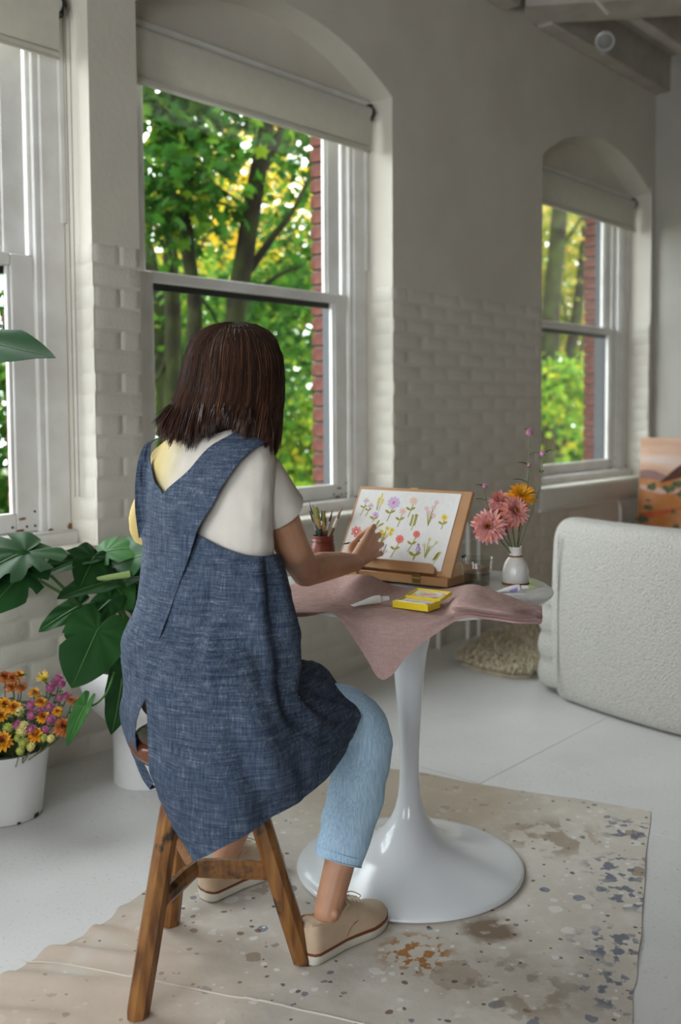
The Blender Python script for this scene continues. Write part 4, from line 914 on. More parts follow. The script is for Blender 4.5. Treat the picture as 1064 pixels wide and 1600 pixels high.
MB().tube([(p[0], p[1], cloth_z(p[0], p[1])+.0006) for p in sq], (.0022), 6).build('seam', m_thread, dcl)
st = MB()
for k in range(150):
    q = sq[min(int(k/150*(len(sq)-1)), len(sq)-2)]; q2 = sq[min(int(k/150*(len(sq)-1))+1, len(sq)-1)]; fr_ = k/150*(len(sq)-1) % 1; p = q + (q2-q)*fr_; z = cloth_z(p[0], p[1])+.002
    st.tube([(p[0]-.002, p[1]+.006, z), (p[0]+.002, p[1]-.006, z)], .0008, 4)
o = st.build('stitches', m_thread, dcl); o['kind'] = 'stuff'

# ------------------------------------------------------------------ sofa
def boucle():
    m = mat('cream_boucle', (.70, .68, .62), rough=.95, spec=.1, sheen=.2); t = NT(m); co = t.coord()
    v = t.n('TexVoronoi'); v.inputs['Scale'].default_value = 150; t.l(co, v.inputs[0])
    t.base(t.ramp(v.outputs['Distance'], [(.0, (.60, .585, .535)), (.8, (.48, .465, .42))])); t.bump(t.math('SUBTRACT', t.noise(co, 120, 4), v.outputs['Distance']), .7, .006); return m
m_boucle = boucle()
so = thing('curved_sofa', 'curved cream boucle sofa seen from behind at the right edge', 'sofa', (3.7, 1.5, 0))
outer = catmull([(3.556, 1.95), (3.535, 1.89), (3.47, 1.68), (3.415, 1.38), (3.42, 1.05), (3.56, .70), (3.86, .42), (4.3, .28), (4.9, .26)], 6)
def sweep_shell(path, th, prof):
    """prof: (inward fraction 0..1 of th, z)"""
    n = len(path); rings = []
    for i in range(n):
        d = path[min(i+1, n-1)] - path[max(i-1, 0)]; d = d/np.linalg.norm(d); inn = np.array([-d[1], d[0]]) ; 
        k = 1.0 
        rings.append([(path[i][0] + inn[0]*th*a, path[i][1] + inn[1]*th*a, z) for a, z in prof])
    def cap(r, d, ks):
        c = np.mean(np.array(r), axis=0); return [[tuple(c + (np.array(p)-c)*[s, s, s] + np.array([d[0], d[1], 0])*o*1.0) for p in r] for s, o in ks]
    d0 = path[0]-path[1]; d0 = d0/np.linalg.norm(d0)
    first = cap(rings[0], d0, ((.80, .05), (.93, .035), (.985, .016)))
    return first + rings
sp_ = [(.12, .012), (.03, .05), (-.03, .16), (-.05, .34), (-.03, .52), (.0, .64), (.03, .695), (.14, .735), (.35, .748), (.62, .742), (.85, .715), (.96, .66), (1.0, .56), (1.0, .3), (.95, .012)]
sp_ = catmull(sp_, 3)
MB().rings(sweep_shell(outer, .20, sp_)).build('back_shell', m_boucle, so, angle=60)
bp = catmull([(3.60, 1.96), (3.64, 2.08), (3.76, 2.15), (4.0, 2.21), (4.4, 2.21), (4.9, 2.1), (5.2, 1.7), (5.1, .9), (4.6, .5), (4.0, .62), (3.7, .95), (3.62, 1.4), (3.60, 1.96)], 5)[:-1]
cc = np.mean(np.array(bp), axis=0); rs = []
for k in range(26):
    q = k/25; z = .02 + .34*q; ch = abs(math.sin(q*3*PI))**.45; s = .965 + .035*ch - (.03 if k in (0,) else 0) - .06*max(0, q-.92)/.08
    rs.append([(cc[0]+(p[0]-cc[0])*s, cc[1]+(p[1]-cc[1])*s, z) for p in bp])
MB().rings(rs).build('seat_base', m_boucle, so, angle=60)
rs = [[(cc[0]+(p[0]-cc[0])*s, cc[1]+(p[1]-cc[1])*s, z) for p in bp] for s, z in ((.9, .36), (.955, .37), (.96, .39), (.94, .405), (.86, .41))]
MB().rings(rs).build('seat_cushion', m_boucle, so, angle=60)
# seam piping on the shell end
MB().tube([(outer[1][0]-.012, outer[1][1]-.0, z) for z in (.05, .2, .4, .6, .68)], .003, 6).build('seam', m_boucle, so)

# ------------------------------------------------------------------ sheepskin rug
m_fur = mat('cream_fleece', (.50, .42, .28), (.62, .55, .40), 30, .95, sheen=.3)
rg_ = thing('sheepskin_rug', 'shaggy cream sheepskin rug behind the sofa end', 'rug', (4.15, 2.42, 0))
ol = catmull([(3.79, 2.58), (3.74, 2.44), (3.74, 2.30), (3.80, 2.22), (4.0, 2.28), (4.4, 2.29), (4.8, 2.25), (4.9, 2.5), (4.8, 2.68), (4.5, 2.74), (4.2, 2.72), (3.95, 2.66), (3.79, 2.58)], 5)[:-1]
c2 = np.mean(np.array(ol), axis=0)
MB().rings([[(c2[0]+(p[0]-c2[0])*s, c2[1]+(p[1]-c2[1])*s, z) for p in ol] for s, z in ((1, .001), (1, .012), (.9, .02), (.4, .024))]).build('hide', m_fur, rg_)
fb = MB(); rr = random.Random(5)
for k in range(5200):
    a = rr.random(); s = math.sqrt(rr.random()); p = ol[int(a*len(ol)) % len(ol)]; x, y = c2[0]+(p[0]-c2[0])*s, c2[1]+(p[1]-c2[1])*s
    if x > 4.5 and rr.random() < .6: continue
    an = math.atan2(y-c2[1], x-c2[0]) + rr.gauss(0, .8); L = .03+.03*rr.random(); dx, dy = math.cos(an)*L, math.sin(an)*L; h = .012+.022*rr.random(); w_ = .004
    fb.add([(x-dy*.07-w_*.3, y+dx*.07, .018), (x+dy*.07+w_*.3, y-dx*.07, .018), (x+dx*.5+dy*.09, y+dy*.5-dx*.09, .018+h), (x+dx*.5-dy*.09, y+dy*.5+dx*.09, .018+h), (x+dx, y+dy, .014+h*.6)], [(0, 1, 2, 3), (3, 2, 4)])
o = fb.build('fleece', m_fur, rg_); o['kind'] = 'stuff'

# ------------------------------------------------------------------ landscape canvas leaning by the end wall
cv = thing('landscape_canvas', 'large desert landscape canvas in orange and pink leaning near the end wall', 'painting', (6.12, 2.2, 0))
def cpt(y, z, h=0.0): return (6.10 + .09*z - h, y, z)
def cbox(b, y0, y1, z0, z1, h0, h1):
    return b.add([cpt(y, z, h) for h in (h0, h1) for y, z in ((y0, z0), (y1, z0), (y1, z1), (y0, z1))], [(0, 1, 2, 3), (7, 6, 5, 4), (0, 4, 5, 1), (1, 5, 6, 2), (2, 6, 7, 3), (3, 7, 4, 0)])
def skym():
    m = mat('painted_peach_sky', (.55, .36, .25), rough=.8); t = NT(m); t.base(t.ramp(t.noise(t.coord((1, .8, 5)), 2.2, 4), [(.3, (.48, .28, .19)), (.5, (.58, .38, .27)), (.68, (.60, .47, .42))])); return m
cbox(MB(), 1.3, 2.80, .0, .992, -.03, 0).build('stretched_canvas', skym(), cv, smooth=False)
def area(name, poly, m, h): MB().add([cpt(y, z, h) for y, z in poly], [tuple(range(len(poly)))]).build(name, m, cv, smooth=False)
g_o = mat('painted_orange_ground', (.44, .15, .03), (.58, .27, .12), 6, .8, detail=6); g_m = mat('painted_mauve_hill', (.24, .13, .12), (.30, .17, .15), 8, .8); g_d = mat('painted_maroon_mesa', (.07, .022, .015), (.12, .04, .02), 12, .8)
g_g = mat('painted_sage_shrub', (.07, .09, .045), (.13, .14, .06), 30, .8); g_p = mat('painted_pink_path', (.62, .36, .28), (.66, .46, .38), 8, .8); g_r = mat('painted_red_earth', (.45, .06, .02), (.5, .12, .04), 10, .8)
area('mauve_hill', [(2.795, .72), (2.795, .775), (2.76, .785), (2.70, .782), (2.64, .76), (2.58, .735), (2.55, .70)], g_m, .0006)
area('orange_ground', [(2.795, .0), (2.795, .725), (2.72, .725), (2.64, .712), (2.55, .74), (2.4, .76), (2.2, .75), (1.9, .74), (1.305, .72), (1.305, .0)], g_o, .0012)
area('maroon_mesa', [(2.66, .70), (2.60, .76), (2.555, .80), (2.52, .825), (2.46, .835), (2.3, .84), (2.1, .85), (1.9, .80), (1.8, .745), (2.3, .75), (2.5, .745)], g_d, .0018)
area('pink_path', [(2.50, .45), (2.40, .52), (2.2, .56), (1.9, .6), (1.7, .56), (2.0, .5), (2.2, .46), (2.35, .40), (2.52, .40)], g_p, .0024)
area('pink_path', [(2.79, .69), (2.6, .66), (2.4, .68), (2.2, .70), (2.4, .66), (2.65, .63), (2.79, .66)], g_p, .0022)
area('red_earth', [(2.79, .50), (2.62, .53), (2.45, .57), (2.3, .62), (2.5, .55), (2.7, .47), (2.79, .45)], g_r, .0023)
area('red_earth', [(2.5, .36), (2.3, .42), (2.1, .45), (2.2, .36), (2.4, .30)], g_r, .0025)
for k in range(26):
    y, z = 2.77 - rnd.random()*.75, .42 + rnd.random()*.30; s = .012 + .03*rnd.random()
    area('sage_shrub', [(y + s*1.3*math.cos(q*PI/5)*rnd.uniform(.6, 1.2), z + s*.7*math.sin(q*PI/5)*rnd.uniform(.5, 1.3)) for q in range(10)], g_g, .003 + .0001*k)

# ------------------------------------------------------------------ painted pipe loop and cable on the wall, ceiling lamp
m_pipe = mat('white_painted_pipe', (.78, .76, .72), rough=.4)
pl = thing('wall_pipe', 'white painted pipe loop low on the wall behind the easel', 'pipe', (4.2, W-.03, 0))
MB().tube([(3.98, W-.03, .0), (3.98, W-.03, .55)] + [(4.11-.13*math.cos(R(a)), W-.03, .55+.13*math.sin(R(a))) for a in range(10, 181, 12)] + [(4.24, W-.03, .5), (4.24, W-.03, 0)], .012, 10).build('pipe', m_pipe, pl)
MB().tube([(4.34, W-.03, 0), (4.34, W-.03, .60)], .010, 10).build('riser', m_pipe, pl)
for z in (.2, .5): MB().box(3.96, 4.36, W-.02, W, z, z+.015, .003).build('clip', m_pipe, pl)
ni = thing('wall_moulding', 'rounded raised moulding under the far window', 'moulding', (5.6, W-.01, 0))
MB().tube([(5.0, W-.008, .60)] + [(5.96+.08*math.sin(R(a)), W-.008, .52+.08*math.cos(R(a))) for a in range(0, 91, 15)] + [(6.05, W-.008, .3), (6.05, W-.008, 0)], .010, 8).build('bead', m_pipe, ni)
tag(MB().tube(catmull([(6.44, W-.004, 2.66), (6.462, W-.004, 2.60), (6.468, W-.005, 2.2), (6.468, W-.004, 1.78), (6.455, W-.004, 1.74), (6.44, W-.004, 1.70), (6.44, W-.004, 1.2)], 4), .004, 6).build('wall_cable', m_pipe, loc=(6.46, W, 1.2)), 'thin painted cable running down the corner beside the far window', 'cable')
lp = thing('ceiling_spotlight', 'small ribbed round spotlight hanging from the ceiling beam', 'lamp', (4.7013, 2.3317, 3.1498))
sc0, sc1 = Vector((4.6992, 2.3341, 3.1498)), Vector((4.6412, 2.3108, 2.9975)); m_lampm = mat('grey_lamp_metal', (.42, .42, .40), rough=.4, metal=.6)
MB().tube([(4.5722, 2.4160, 3.2949), (4.7055, 2.3269, 3.1497)], .012, 8).build('conduit', m_ceil, lp)
MB().tube([sc0 + Vector((0, 0, .25)), sc0 + Vector((0, 0, .25)), sc0, sc0 - Vector((0, 0, .04))], [.02, .02, .022, .03], 14).build('stem', mat('dark_lamp_fitting', (.08, .08, .08), rough=.5), lp)
dn = (Vector((0, 0, 1.19)) - sc1).normalized()*.9 + Vector((.1, -.1, -.25)); dn.normalize(); u, w = frame_of(dn)
h = MB(); h.rings([[sc1 + dn*d + (u*math.cos(2*PI*k/32) + w*math.sin(2*PI*k/32))*(r*(1+.03*(k % 2))) for k in range(32)] for d, r in ((-.07, .018), (-.05, .035), (-.01, .046), (.012, .048), (.014, .044), (.006, .036))], True, True, False); h.build('housing', m_lampm, lp)
h = MB(); h.rings([[sc1 + dn*d + (u*math.cos(2*PI*k/32) + w*math.sin(2*PI*k/32))*r for k in range(32)] for d, r in ((.004, .037), (.010, .02), (.012, .004))], True, False, True); h.build('lens', mat('pale_lamp_lens', (.22, .21, .2), rough=.3), lp)
h = MB()
for k in range(28):
    a = 2*PI*k/28; c = sc1 + dn*.012 + (u*math.cos(a) + w*math.sin(a))*.040; h.obox(c, u*math.cos(a)+w*math.sin(a), dn.cross(u*math.cos(a)+w*math.sin(a)), dn, .005, .0022, .004)
h.build('rib_ring', mat('pale_rib', (.5, .5, .48), rough=.5), lp)

# ------------------------------------------------------------------ monstera in its pot
m_pot = mat('matt_white_pot', (.76, .755, .74), (.72, .715, .70), 25, .55, (120, .1, .001)); m_soil = mat('dark_soil', (.035, .025, .018), (.07, .05, .035), 60, .95, (90, 1.0, .01))
def planter(loc, label):
    t = thing('planter', label, 'pot', loc, 'white pots for the monsteras')
    MB().lathe([(.0, .0), (.106, .0), (.110, .004), (.110, .165), (.116, .19), (.138, .215), (.170, .245), (.198, .285), (.210, .325), (.208, .36), (.198, .385), (.193, .388), (.188, .384), (.196, .35), (.195, .33), (.0, .32)], 56, loc, False, False).build('pot', m_pot, t, angle=50)
    MB().lathe([(.0, .362), (.08, .366), (.15, .36), (.192, .352)], 40, loc, False, False).build('soil', m_soil, t)
    return t
PLX, PLY = 1.955, 2.545
planter((PLX, PLY, 0), 'white goblet shaped pot with a thick foot behind the woman')
def leafm(name, a, b):
    m = mat(name, a, b, 5, .5, spec=.16); t = NT(m); t.bump(t.noise(t.coord(), 30, 3), .15, .004); return m
m_mon = leafm('dark_monstera_leaf', (.012, .05, .014), (.022, .085, .02)); m_mon2 = leafm('fresh_monstera_leaf', (.02, .095, .016), (.035, .14, .022)); m_roll = leafm('pale_rolled_leaf', (.25, .36, .12), (.32, .42, .16)); m_pet = mat('green_petiole', (.05, .13, .03), (.08, .19, .05), 12, .45)
def mleaf(parent, base, tip, nrm, wid, m, fold=.15, droop=.12, slits=(), holes=False):
    base, tip, nrm = Vector(base), Vector(tip), Vector(nrm); d = tip-base; L = d.length; d.normalize(); s = d.cross(nrm).normalized(); n = s.cross(d).normalized()
    NA, NR = 73, 6; rho = []
    key = [(0, 1.0), (8, .93), (25, .80), (50, .66), (80, .57), (110, .53), (135, .50), (155, .40), (168, .24), (176, .08)]
    for k in range(NA):
        th = -176 + 352*k/(NA-1); a = abs(th)
        for (a0, r0), (a1, r1) in zip(key, key[1:]):
            if a0 <= a <= a1: r = r0 + (r1-r0)*(a-a0)/(a1-a0); break
        for sa, sw, sd in slits:
            if abs(th-sa) < sw: r *= 1 - sd*(1-abs(th-sa)/sw)**.5
        rho.append((R(th), r))
    b = MB(); v = []; f = []
    for j in range(NR+1):
        q = j/NR
        for th, r in rho:
            x = r*q*math.cos(th)*L; y = r*q*math.sin(th)*wid*1.0*L*.9
            z = fold*abs(y) - droop*(x/L)**2*L - .35*(y*y)/L + .012*L*math.sin(th*9)*q
            p = base + d*x + s*y + n*z; v.append(tuple(p))
    for j in range(NR):
        for k in range(NA-1): f.append((j*NA+k, j*NA+k+1, (j+1)*NA+k+1, (j+1)*NA+k))
    o = len(v); b.add(v, f); b.add([tuple(Vector(p) - n*.0012) for p in v], [tuple(reversed(q)) for q in f])
    lf = b.build('leaf', m, parent)
    vb = MB(); vb.tube([base + d*(L*q) + n*(-droop*q*q*L + .0008) for q in (0, .2, .4, .6, .8, .96)], [.003, .0026, .002, .0016, .001, .0004], 5); vb.build('midrib', m_pet, lf)
    return lf
def petiole(parent, a, b, bend=(0, 0, .05), r=.005):
    a, b = Vector(a), Vector(b); m_ = (a+b)/2 + Vector(bend); q = catmull([a, m_, b], 6); MB().tube(q, [r*1.25 - r*.45*k/(len(q)-1) for k in range(len(q))], 7).build('petiole', m_pet, parent)
mo = thing('monstera_plant', 'glossy monstera plant spreading from the goblet shaped pot', 'plant', (PLX, PLY, .355))
crown = lambda dx=0, dy=0: (PLX+dx, PLY+dy, .355)
cd = Vector((-.55, -.75, .1))          # towards the viewer
SL = [(60, 7, .45), (-60, 7, .45), (95, 7, .5), (-95, 7, .5), (30, 6, .35), (-32, 6, .35)]
for base, tip, nrm, wd_, m, fo, dr, sl in (
    ((1.6175, 2.3255, 0.5751), (1.5065, 2.2888, 0.4475), cd + Vector((0, 0, .35)), 1.0, m_mon, .12, .10, SL[:1]),
    ((1.4796, 2.4573, 0.8008), (1.2441, 2.4186, 0.7597), Vector((-.2, -.35, .9)), .95, m_mon, .2, .2, SL),
    ((1.4479, 2.4135, 0.7540), (1.3197, 2.4001, 0.6670), Vector((-.4, -.6, .5)), .9, m_mon, .15, .15, SL[:4]),
    ((1.4845, 2.4659, 0.7888), (1.5881, 2.4868, 0.8156), Vector((-.3, -.5, .7)), .75, m_mon2, .25, .2, ()),
    ((1.6726, 2.4611, 0.7561), (1.5112, 2.4623, 0.7481), Vector((-.3, -.4, .85)), .55, m_mon, .45, .25, SL[:2]),
    ((1.6901, 2.4415, 0.7616), (1.6066, 2.3791, 0.6972), cd + Vector((.3, 0, .2)), .9, m_mon, .2, .2, ()),
    ((1.7439, 2.4570, 0.7711), (1.7909, 2.3305, 0.8074), Vector((-.35, -.5, .75)), .85, m_mon2, .15, .25, SL[:2]),
    ((1.7673, 2.4272, 0.7367), (1.7610, 2.2865, 0.7846), cd + Vector((0, 0, .4)), 1.0, m_mon, .15, .1, ()),
    ((1.7314, 2.3887, 0.6977), (1.5324, 2.3866, 0.6834), Vector((-.25, -.35, .9)), .55, m_mon, .25, .08, ()),
    ((1.6422, 2.4534, 0.6220), (1.5200, 2.4675, 0.5789), cd + Vector((.1, .2, .6)), .55, m_mon, .2, .15, ()),
    ((1.7457, 2.4421, 0.6266), (1.6611, 2.4575, 0.5675), cd + Vector((0, 0, .5)), .8, m_mon, .1, .1, ()),
    ((1.7763, 2.4889, 0.6905), (1.7860, 2.3940, 0.6034), cd, .9, m_mon2, .1, .15, ()),
    ((1.8261, 2.4611, 0.6771), (1.8365, 2.4089, 0.5643), cd, .9, m_mon, .1, .15, ()),
    ((1.6758, 2.5132, 0.5284), (1.7241, 2.4546, 0.4900), cd + Vector((0, 0, .8)), .8, m_mon, .1, .1, ()),
    ((1.6676, 2.2858, 0.4314), (1.6340, 2.2804, 0.2794), cd + Vector((.5, 0, .1)), .62, m_mon, .2, .1, ()),
    ((1.5506, 2.2933, 0.3802), (1.4886, 2.2951, 0.2871), cd + Vector((-.2, .5, .3)), .48, m_mon2, .5, .05, ())):
    mleaf(mo, base, tip, nrm, wd_, m, fo, dr, sl)
for p, bd_ in (((1.6175, 2.3255, 0.5751), (-.06, -.06, .03)), ((1.4796, 2.4573, 0.8008), (0, 0, .02)), ((1.4479, 2.4135, 0.7540), (.02, 0, .03)), ((1.6726, 2.4611, 0.7561), (.02, 0, .05)), ((1.6901, 2.4415, 0.7616), (.04, 0, .05)), ((1.7439, 2.4570, 0.7711), (.02, .02, .05)), ((1.7673, 2.4272, 0.7367), (.04, 0, .05)),
               ((1.7314, 2.3887, 0.6977), (.05, 0, .05)), ((1.6422, 2.4534, 0.6220), (0, 0, .05)), ((1.7457, 2.4421, 0.6266), (.02, 0, .03)), ((1.7763, 2.4889, 0.6905), (.03, .02, .03)), ((1.8261, 2.4611, 0.6771), (.02, 0, .02)), ((1.6758, 2.5132, 0.5284), (0, 0, .04)), ((1.6676, 2.2858, 0.4314), (-.03, -.04, .1)), ((1.8319, 2.4339, 0.7866), (.05, 0, 0)), ((1.8789, 2.4573, 0.7994), (.02, .03, 0))):
    petiole(mo, crown(rnd.uniform(-.06, .06), rnd.uniform(-.06, .06)), p, bd_, .0055)
q = catmull([(1.6426, 2.2864, 0.4585), (1.6047, 2.2650, 0.4162), (1.5705, 2.2711, 0.3870), (1.5506, 2.2933, 0.3802)], 5); MB().tube(q, .0035, 6).build('petiole', m_pet, mo)
MB().tube(catmull([(1.6626, 2.4071, 0.7049), (1.6871, 2.3795, 0.7083), (1.7176, 2.3601, 0.7120), (1.7459, 2.3434, 0.7157)], 4), [.002, .004, .006, .0075, .0085, .009, .009, .0095, .0095, .010, .010, .0105, .0105], 9).build('rolled_leaf', m_roll, mo)
MB().tube([crown(.02, 0), (PLX+.01, PLY, .42), (PLX-.01, PLY-.01, .5)], [.014, .012, .008], 8).build('stem', mat('tan_plant_stem', (.2, .11, .05), rough=.8), mo)
# second monstera: only one leaf reaches into the picture from the left
planter((.98, 2.58, 0), 'white goblet shaped pot just outside the left picture edge')
m2 = thing('monstera_plant', 'single broad monstera leaf reaching in at the left picture edge', 'plant', (.98, 2.58, .355))
mleaf(m2, (1.2872, 2.5325, 1.3977), (1.3696, 2.1284, 1.3318), Vector((-.42, -.62, .5)), .36, m_mon, .12, .04, ((40, 5, .3), (-40, 5, .3)))
petiole(m2, (.98, 2.58, .355), (1.2872, 2.5325, 1.3977), (-.1, 0, .1), .006)
mleaf(m2, (.80, 2.45, 1.0), (.55, 2.2, .95), (-.3, -.4, .8), .8, m_mon, .12, .1, SL); petiole(m2, (.98, 2.58, .355), (.80, 2.45, 1.0), (-.03, 0, .1), .006)

# ------------------------------------------------------------------ enamel bucket of cut flowers
m_enam = mat('white_enamel', (.74, .735, .72), (.70, .695, .67), 12, .3); m_chip = mat('black_enamel_edge', (.03, .027, .024), rough=.5)
BX, BY = 1.505, 2.644
bk = thing('enamel_bucket', 'white chipped enamel bucket holding mixed garden flowers', 'bucket', (BX, BY, 0))
MB().lathe([(.0, .002), (.102, .002), (.105, .006), (.111, .06), (.121, .14), (.130, .208)], 56, (BX, BY, 0), False, False).build('body', m_enam, bk, angle=50)
MB().lathe([(.130, .206), (.1335, .208), (.1335, .2125), (.129, .213), (.124, .206), (.116, .15), (.109, .1), (.0, .09)], 56, (BX, BY, 0), False, False).build('rim', m_chip, bk, angle=50)
ch = MB()
for an, w_, hh in ((-1.15, .22, .012), (-1.75, .10, .007), (-.8, .08, .006)):
    a_ = [an + w_*(k/8-.5) for k in range(9)]; ch.grid([[(BX+1.0*(r+.0012)*math.cos(a), BY+(r+.0012)*math.sin(a), z*(.5+.8*abs(math.sin(k*1.7)))+.002) for k, a in enumerate(a_)] for r, z in ((.1045, .0), (.1055, hh))])
ch.build('enamel_chip', m_chip, bk)
bg_ = 'cut flowers in the enamel bucket'
marig = lambda r: bloom(r, [(14, 1.0, 2, .42, -.1, 0), (13, .85, 25, .4, .1, 0), (10, .6, 48, .32, .2, 1), (7, .35, 68, .25, .2, 1)], rg)
daisy = lambda r: bloom(r, [(14, 1.0, 40, .2, .1, 0), (10, .35, 60, .2, .1, 1), (12, .4, 10, .2, 0, 2)], rg)
scab = lambda r: globe(r, rg, 0, 46)
def bfoot(): return (BX + rnd.uniform(-.05, .05), BY + rnd.uniform(-.05, .05), .12)
def tilt(x, y): return Vector((-.35, -.45, .75)) + Vector((rnd.uniform(-.3, .3), rnd.uniform(-.3, .3), 0))
D = 2.72
def bf(lb, kind, px, r, up=None):
    hm = dict(globe=(lambda r: globe(r, rg), ['magenta']), marigold=(marig, ['orange', 'rust']), rust=(marig, ['rust', 'maroon']), daisy=(daisy, ['gold', 'limey', 'limey']), scab=(scab, ['lemon']), lime=(scab, ['limey']))[kind]
    flower(lb, 'flower', hm[0](r), [PET[k] for k in hm[1]], px, up or tilt(0, 0), bfoot(), bg_, .0016, rnd.choice((1, 2, 2)), rnd.randrange(99))
for lb, kind, p, r in (
    ('spiky yellow daisy standing highest in the bucket', 'daisy', (1.5734, 2.5268, 0.4087), .024),
    ('magenta globe amaranth at the very top of the bucket', 'globe', (1.6033, 2.5004, 0.4108), .0115), ('magenta globe amaranth just left of the topmost one', 'globe', (1.5899, 2.4998, 0.4024), .0115), ('magenta globe amaranth just right of the topmost one', 'globe', (1.5997, 2.4822, 0.3997), .011),
    ('magenta globe amaranth below the spiky daisy', 'globe', (1.5745, 2.4995, 0.3889), .012), ('magenta globe amaranth by the dark stems at right', 'globe', (1.5961, 2.4518, 0.3704), .010),
    ('magenta globe amaranth half hidden near the right stems', 'globe', (1.5814, 2.4652, 0.3656), .010), ('magenta globe amaranth left of centre in the bucket', 'globe', (1.5146, 2.5084, 0.3520), .0125),
    ('magenta globe amaranth at the centre right of the bucket', 'globe', (1.5466, 2.4608, 0.3483), .011), ('magenta globe amaranth beside the rust cluster', 'globe', (1.5219, 2.4712, 0.3372), .0115),
    ('magenta globe amaranth in the centre of the bucket', 'globe', (1.5011, 2.4808, 0.3310), .013), ('magenta globe amaranth above the rust zinnia', 'globe', (1.5313, 2.4347, 0.3202), .0125),
    ('magenta globe amaranth touching the yellow scabious', 'globe', (1.4808, 2.4524, 0.2979), .0145), ('dark magenta globe amaranth near the bucket rim', 'globe', (1.5083, 2.4284, 0.2961), .011), ('magenta globe amaranth left of the yellow ones', 'globe', (1.4641, 2.4937, 0.3080), .012),
    ('rust chrysanthemum at top left of the bucket', 'rust', (1.4997, 2.6177, 0.4158), .019), ('rust chrysanthemum right of the top left one', 'rust', (1.5122, 2.5971, 0.4130), .017), ('orange chrysanthemum right of the rust pair', 'marigold', (1.5296, 2.5914, 0.4198), .015),
    ('rust chrysanthemum lower in the top left cluster', 'rust', (1.5174, 2.5619, 0.3918), .015), ('rust brown chrysanthemum under the top left cluster', 'rust', (1.4991, 2.5828, 0.3920), .016),
    ('orange marigold behind the green daisy stalk', 'marigold', (1.5395, 2.5277, 0.3763), .016), ('orange marigold in the middle of the bunch', 'marigold', (1.5373, 2.4918, 0.3556), .017), ('orange marigold at left of the bunch', 'marigold', (1.4775, 2.5348, 0.3444), .021), ('orange marigold behind the pale scabious', 'marigold', (1.4669, 2.5643, 0.3522), .019),
    ('orange marigold cut by the left picture edge', 'marigold', (1.4447, 2.5479, 0.3273), .018), ('rust zinnia hanging over the bucket rim at right', 'rust', (1.5485, 2.3950, 0.3004), .026), ('orange marigold low at the front rim', 'marigold', (1.4829, 2.4336, 0.2850), .022),
    ('big orange marigold low at the left edge', 'marigold', (1.4138, 2.4935, 0.2753), .026), ('orange marigold in the middle near the rust ones', 'marigold', (1.5223, 2.4560, 0.3236), .018), ('rust seed head drooping at the far right', 'rust', (1.6074, 2.4117, 0.3549), .015), ('rust seed head below the drooping one', 'rust', (1.6033, 2.3999, 0.3414), .014), ('dry rust flower at right by the stalks', 'rust', (1.5989, 2.4340, 0.3600), .012), ('orange flower between the right stalks', 'marigold', (1.5570, 2.4386, 0.3354), .013),
    ('pale yellow scabious in front of the magenta globe', 'scab', (1.4592, 2.4663, 0.2968), .015), ('pale yellow scabious above the pair', 'scab', (1.4709, 2.4752, 0.3084), .012), ('yellow green scabious at the front centre', 'lime', (1.4492, 2.4408, 0.2741), .013), ('pale yellow scabious at the front right', 'scab', (1.4572, 2.4186, 0.2643), .011),
    ('yellow green scabious bud left of the front pair', 'lime', (1.4450, 2.4630, 0.2829), .010), ('yellow green scabious at the left', 'lime', (1.4395, 2.5061, 0.3024), .013), ('green scabious near the rim', 'lime', (1.4338, 2.4324, 0.2566), .011), ('pale scabious high at left', 'scab', (1.4809, 2.5137, 0.3385), .012), ('small yellow flower at the right rim', 'scab', (1.5074, 2.3990, 0.2790), .010), ('green bud beside the orange marigold', 'lime', (1.4946, 2.4138, 0.2809), .010)):
    bf(lb, kind, p, r*1.15)
fo = MB(); rr = random.Random(9)
for k in range(260):
    a = rr.random()*6.28; q = math.sqrt(rr.random())*.135; c = Vector((BX+q*math.cos(a)*1.0, BY+q*math.sin(a)*.92, .21+.13*rr.random()*(1-.3*q/.13))); an = rr.random()*6.28
    petal(fo, c, Vector((math.cos(an), math.sin(an), .5*rr.random())), Vector((-.2, -.2, 1)), .022+.025*rr.random(), .010+.008*rr.random(), -.2, 0)
for k in range(40):
    a = rr.random()*6.28; q = rr.random()*.12; fo.tube([(BX+rr.uniform(-.05, .05), BY+rr.uniform(-.05, .05), .11), (BX+q*math.cos(a), BY+q*math.sin(a), .25+.06*rr.random())], .0015, 5)
tag(fo.build('foliage', m_fleaf, loc=(BX, BY, .1)), 'dark green leaves filling the gaps between the bucket flowers', 'foliage', kind='stuff')

# ------------------------------------------------------------------ wooden stool
def oldwood():
    m = mat('aged_brown_wood', (.20, .08, .02), rough=.4, coat=.1); t = NT(m); co = t.coord((18, 18, 1.6))
    c = t.ramp(t.noise(co, 3, 5), [(.3, (.10, .035, .010)), (.5, (.22, .09, .022)), (.7, (.30, .135, .035))])
    c = t.mix(t.ramp(t.noise(t.coord(), 16, 5), [(.60, (0, 0, 0)), (.68, (1, 1, 1))]), c, (.035, .02, .010)); t.base(c); t.bump(t.noise(co, 6, 4), .3, .003); return m
m_old = oldwood(); m_seat = mat('dark_polished_seat_wood', (.11, .032, .014), (.17, .055, .022), 10, .25, coat=.3)
SX, SY = 1.355, 1.581
stl = thing('wooden_stool', 'three legged rustic brown wooden stool under the seated woman', 'stool', (SX, SY, 0))
MB().lathe([(.0, .470), (.120, .470), (.140, .476), (.1485, .489), (.149, .499), (.143, .509), (.128, .513), (.0, .508)], 48, (SX, SY, 0), False, False).build('seat', m_seat, stl, angle=50)
FEET = [(1.149, 1.544), (1.414, 1.773), (1.501, 1.427)]
def cpoly(c, u, w, r, n=8, ph=PI/8): return [c + u*(r*math.cos(ph+2*PI*k/n)) + w*(r*math.sin(ph+2*PI*k/n)) for k in range(n)]
lg = []
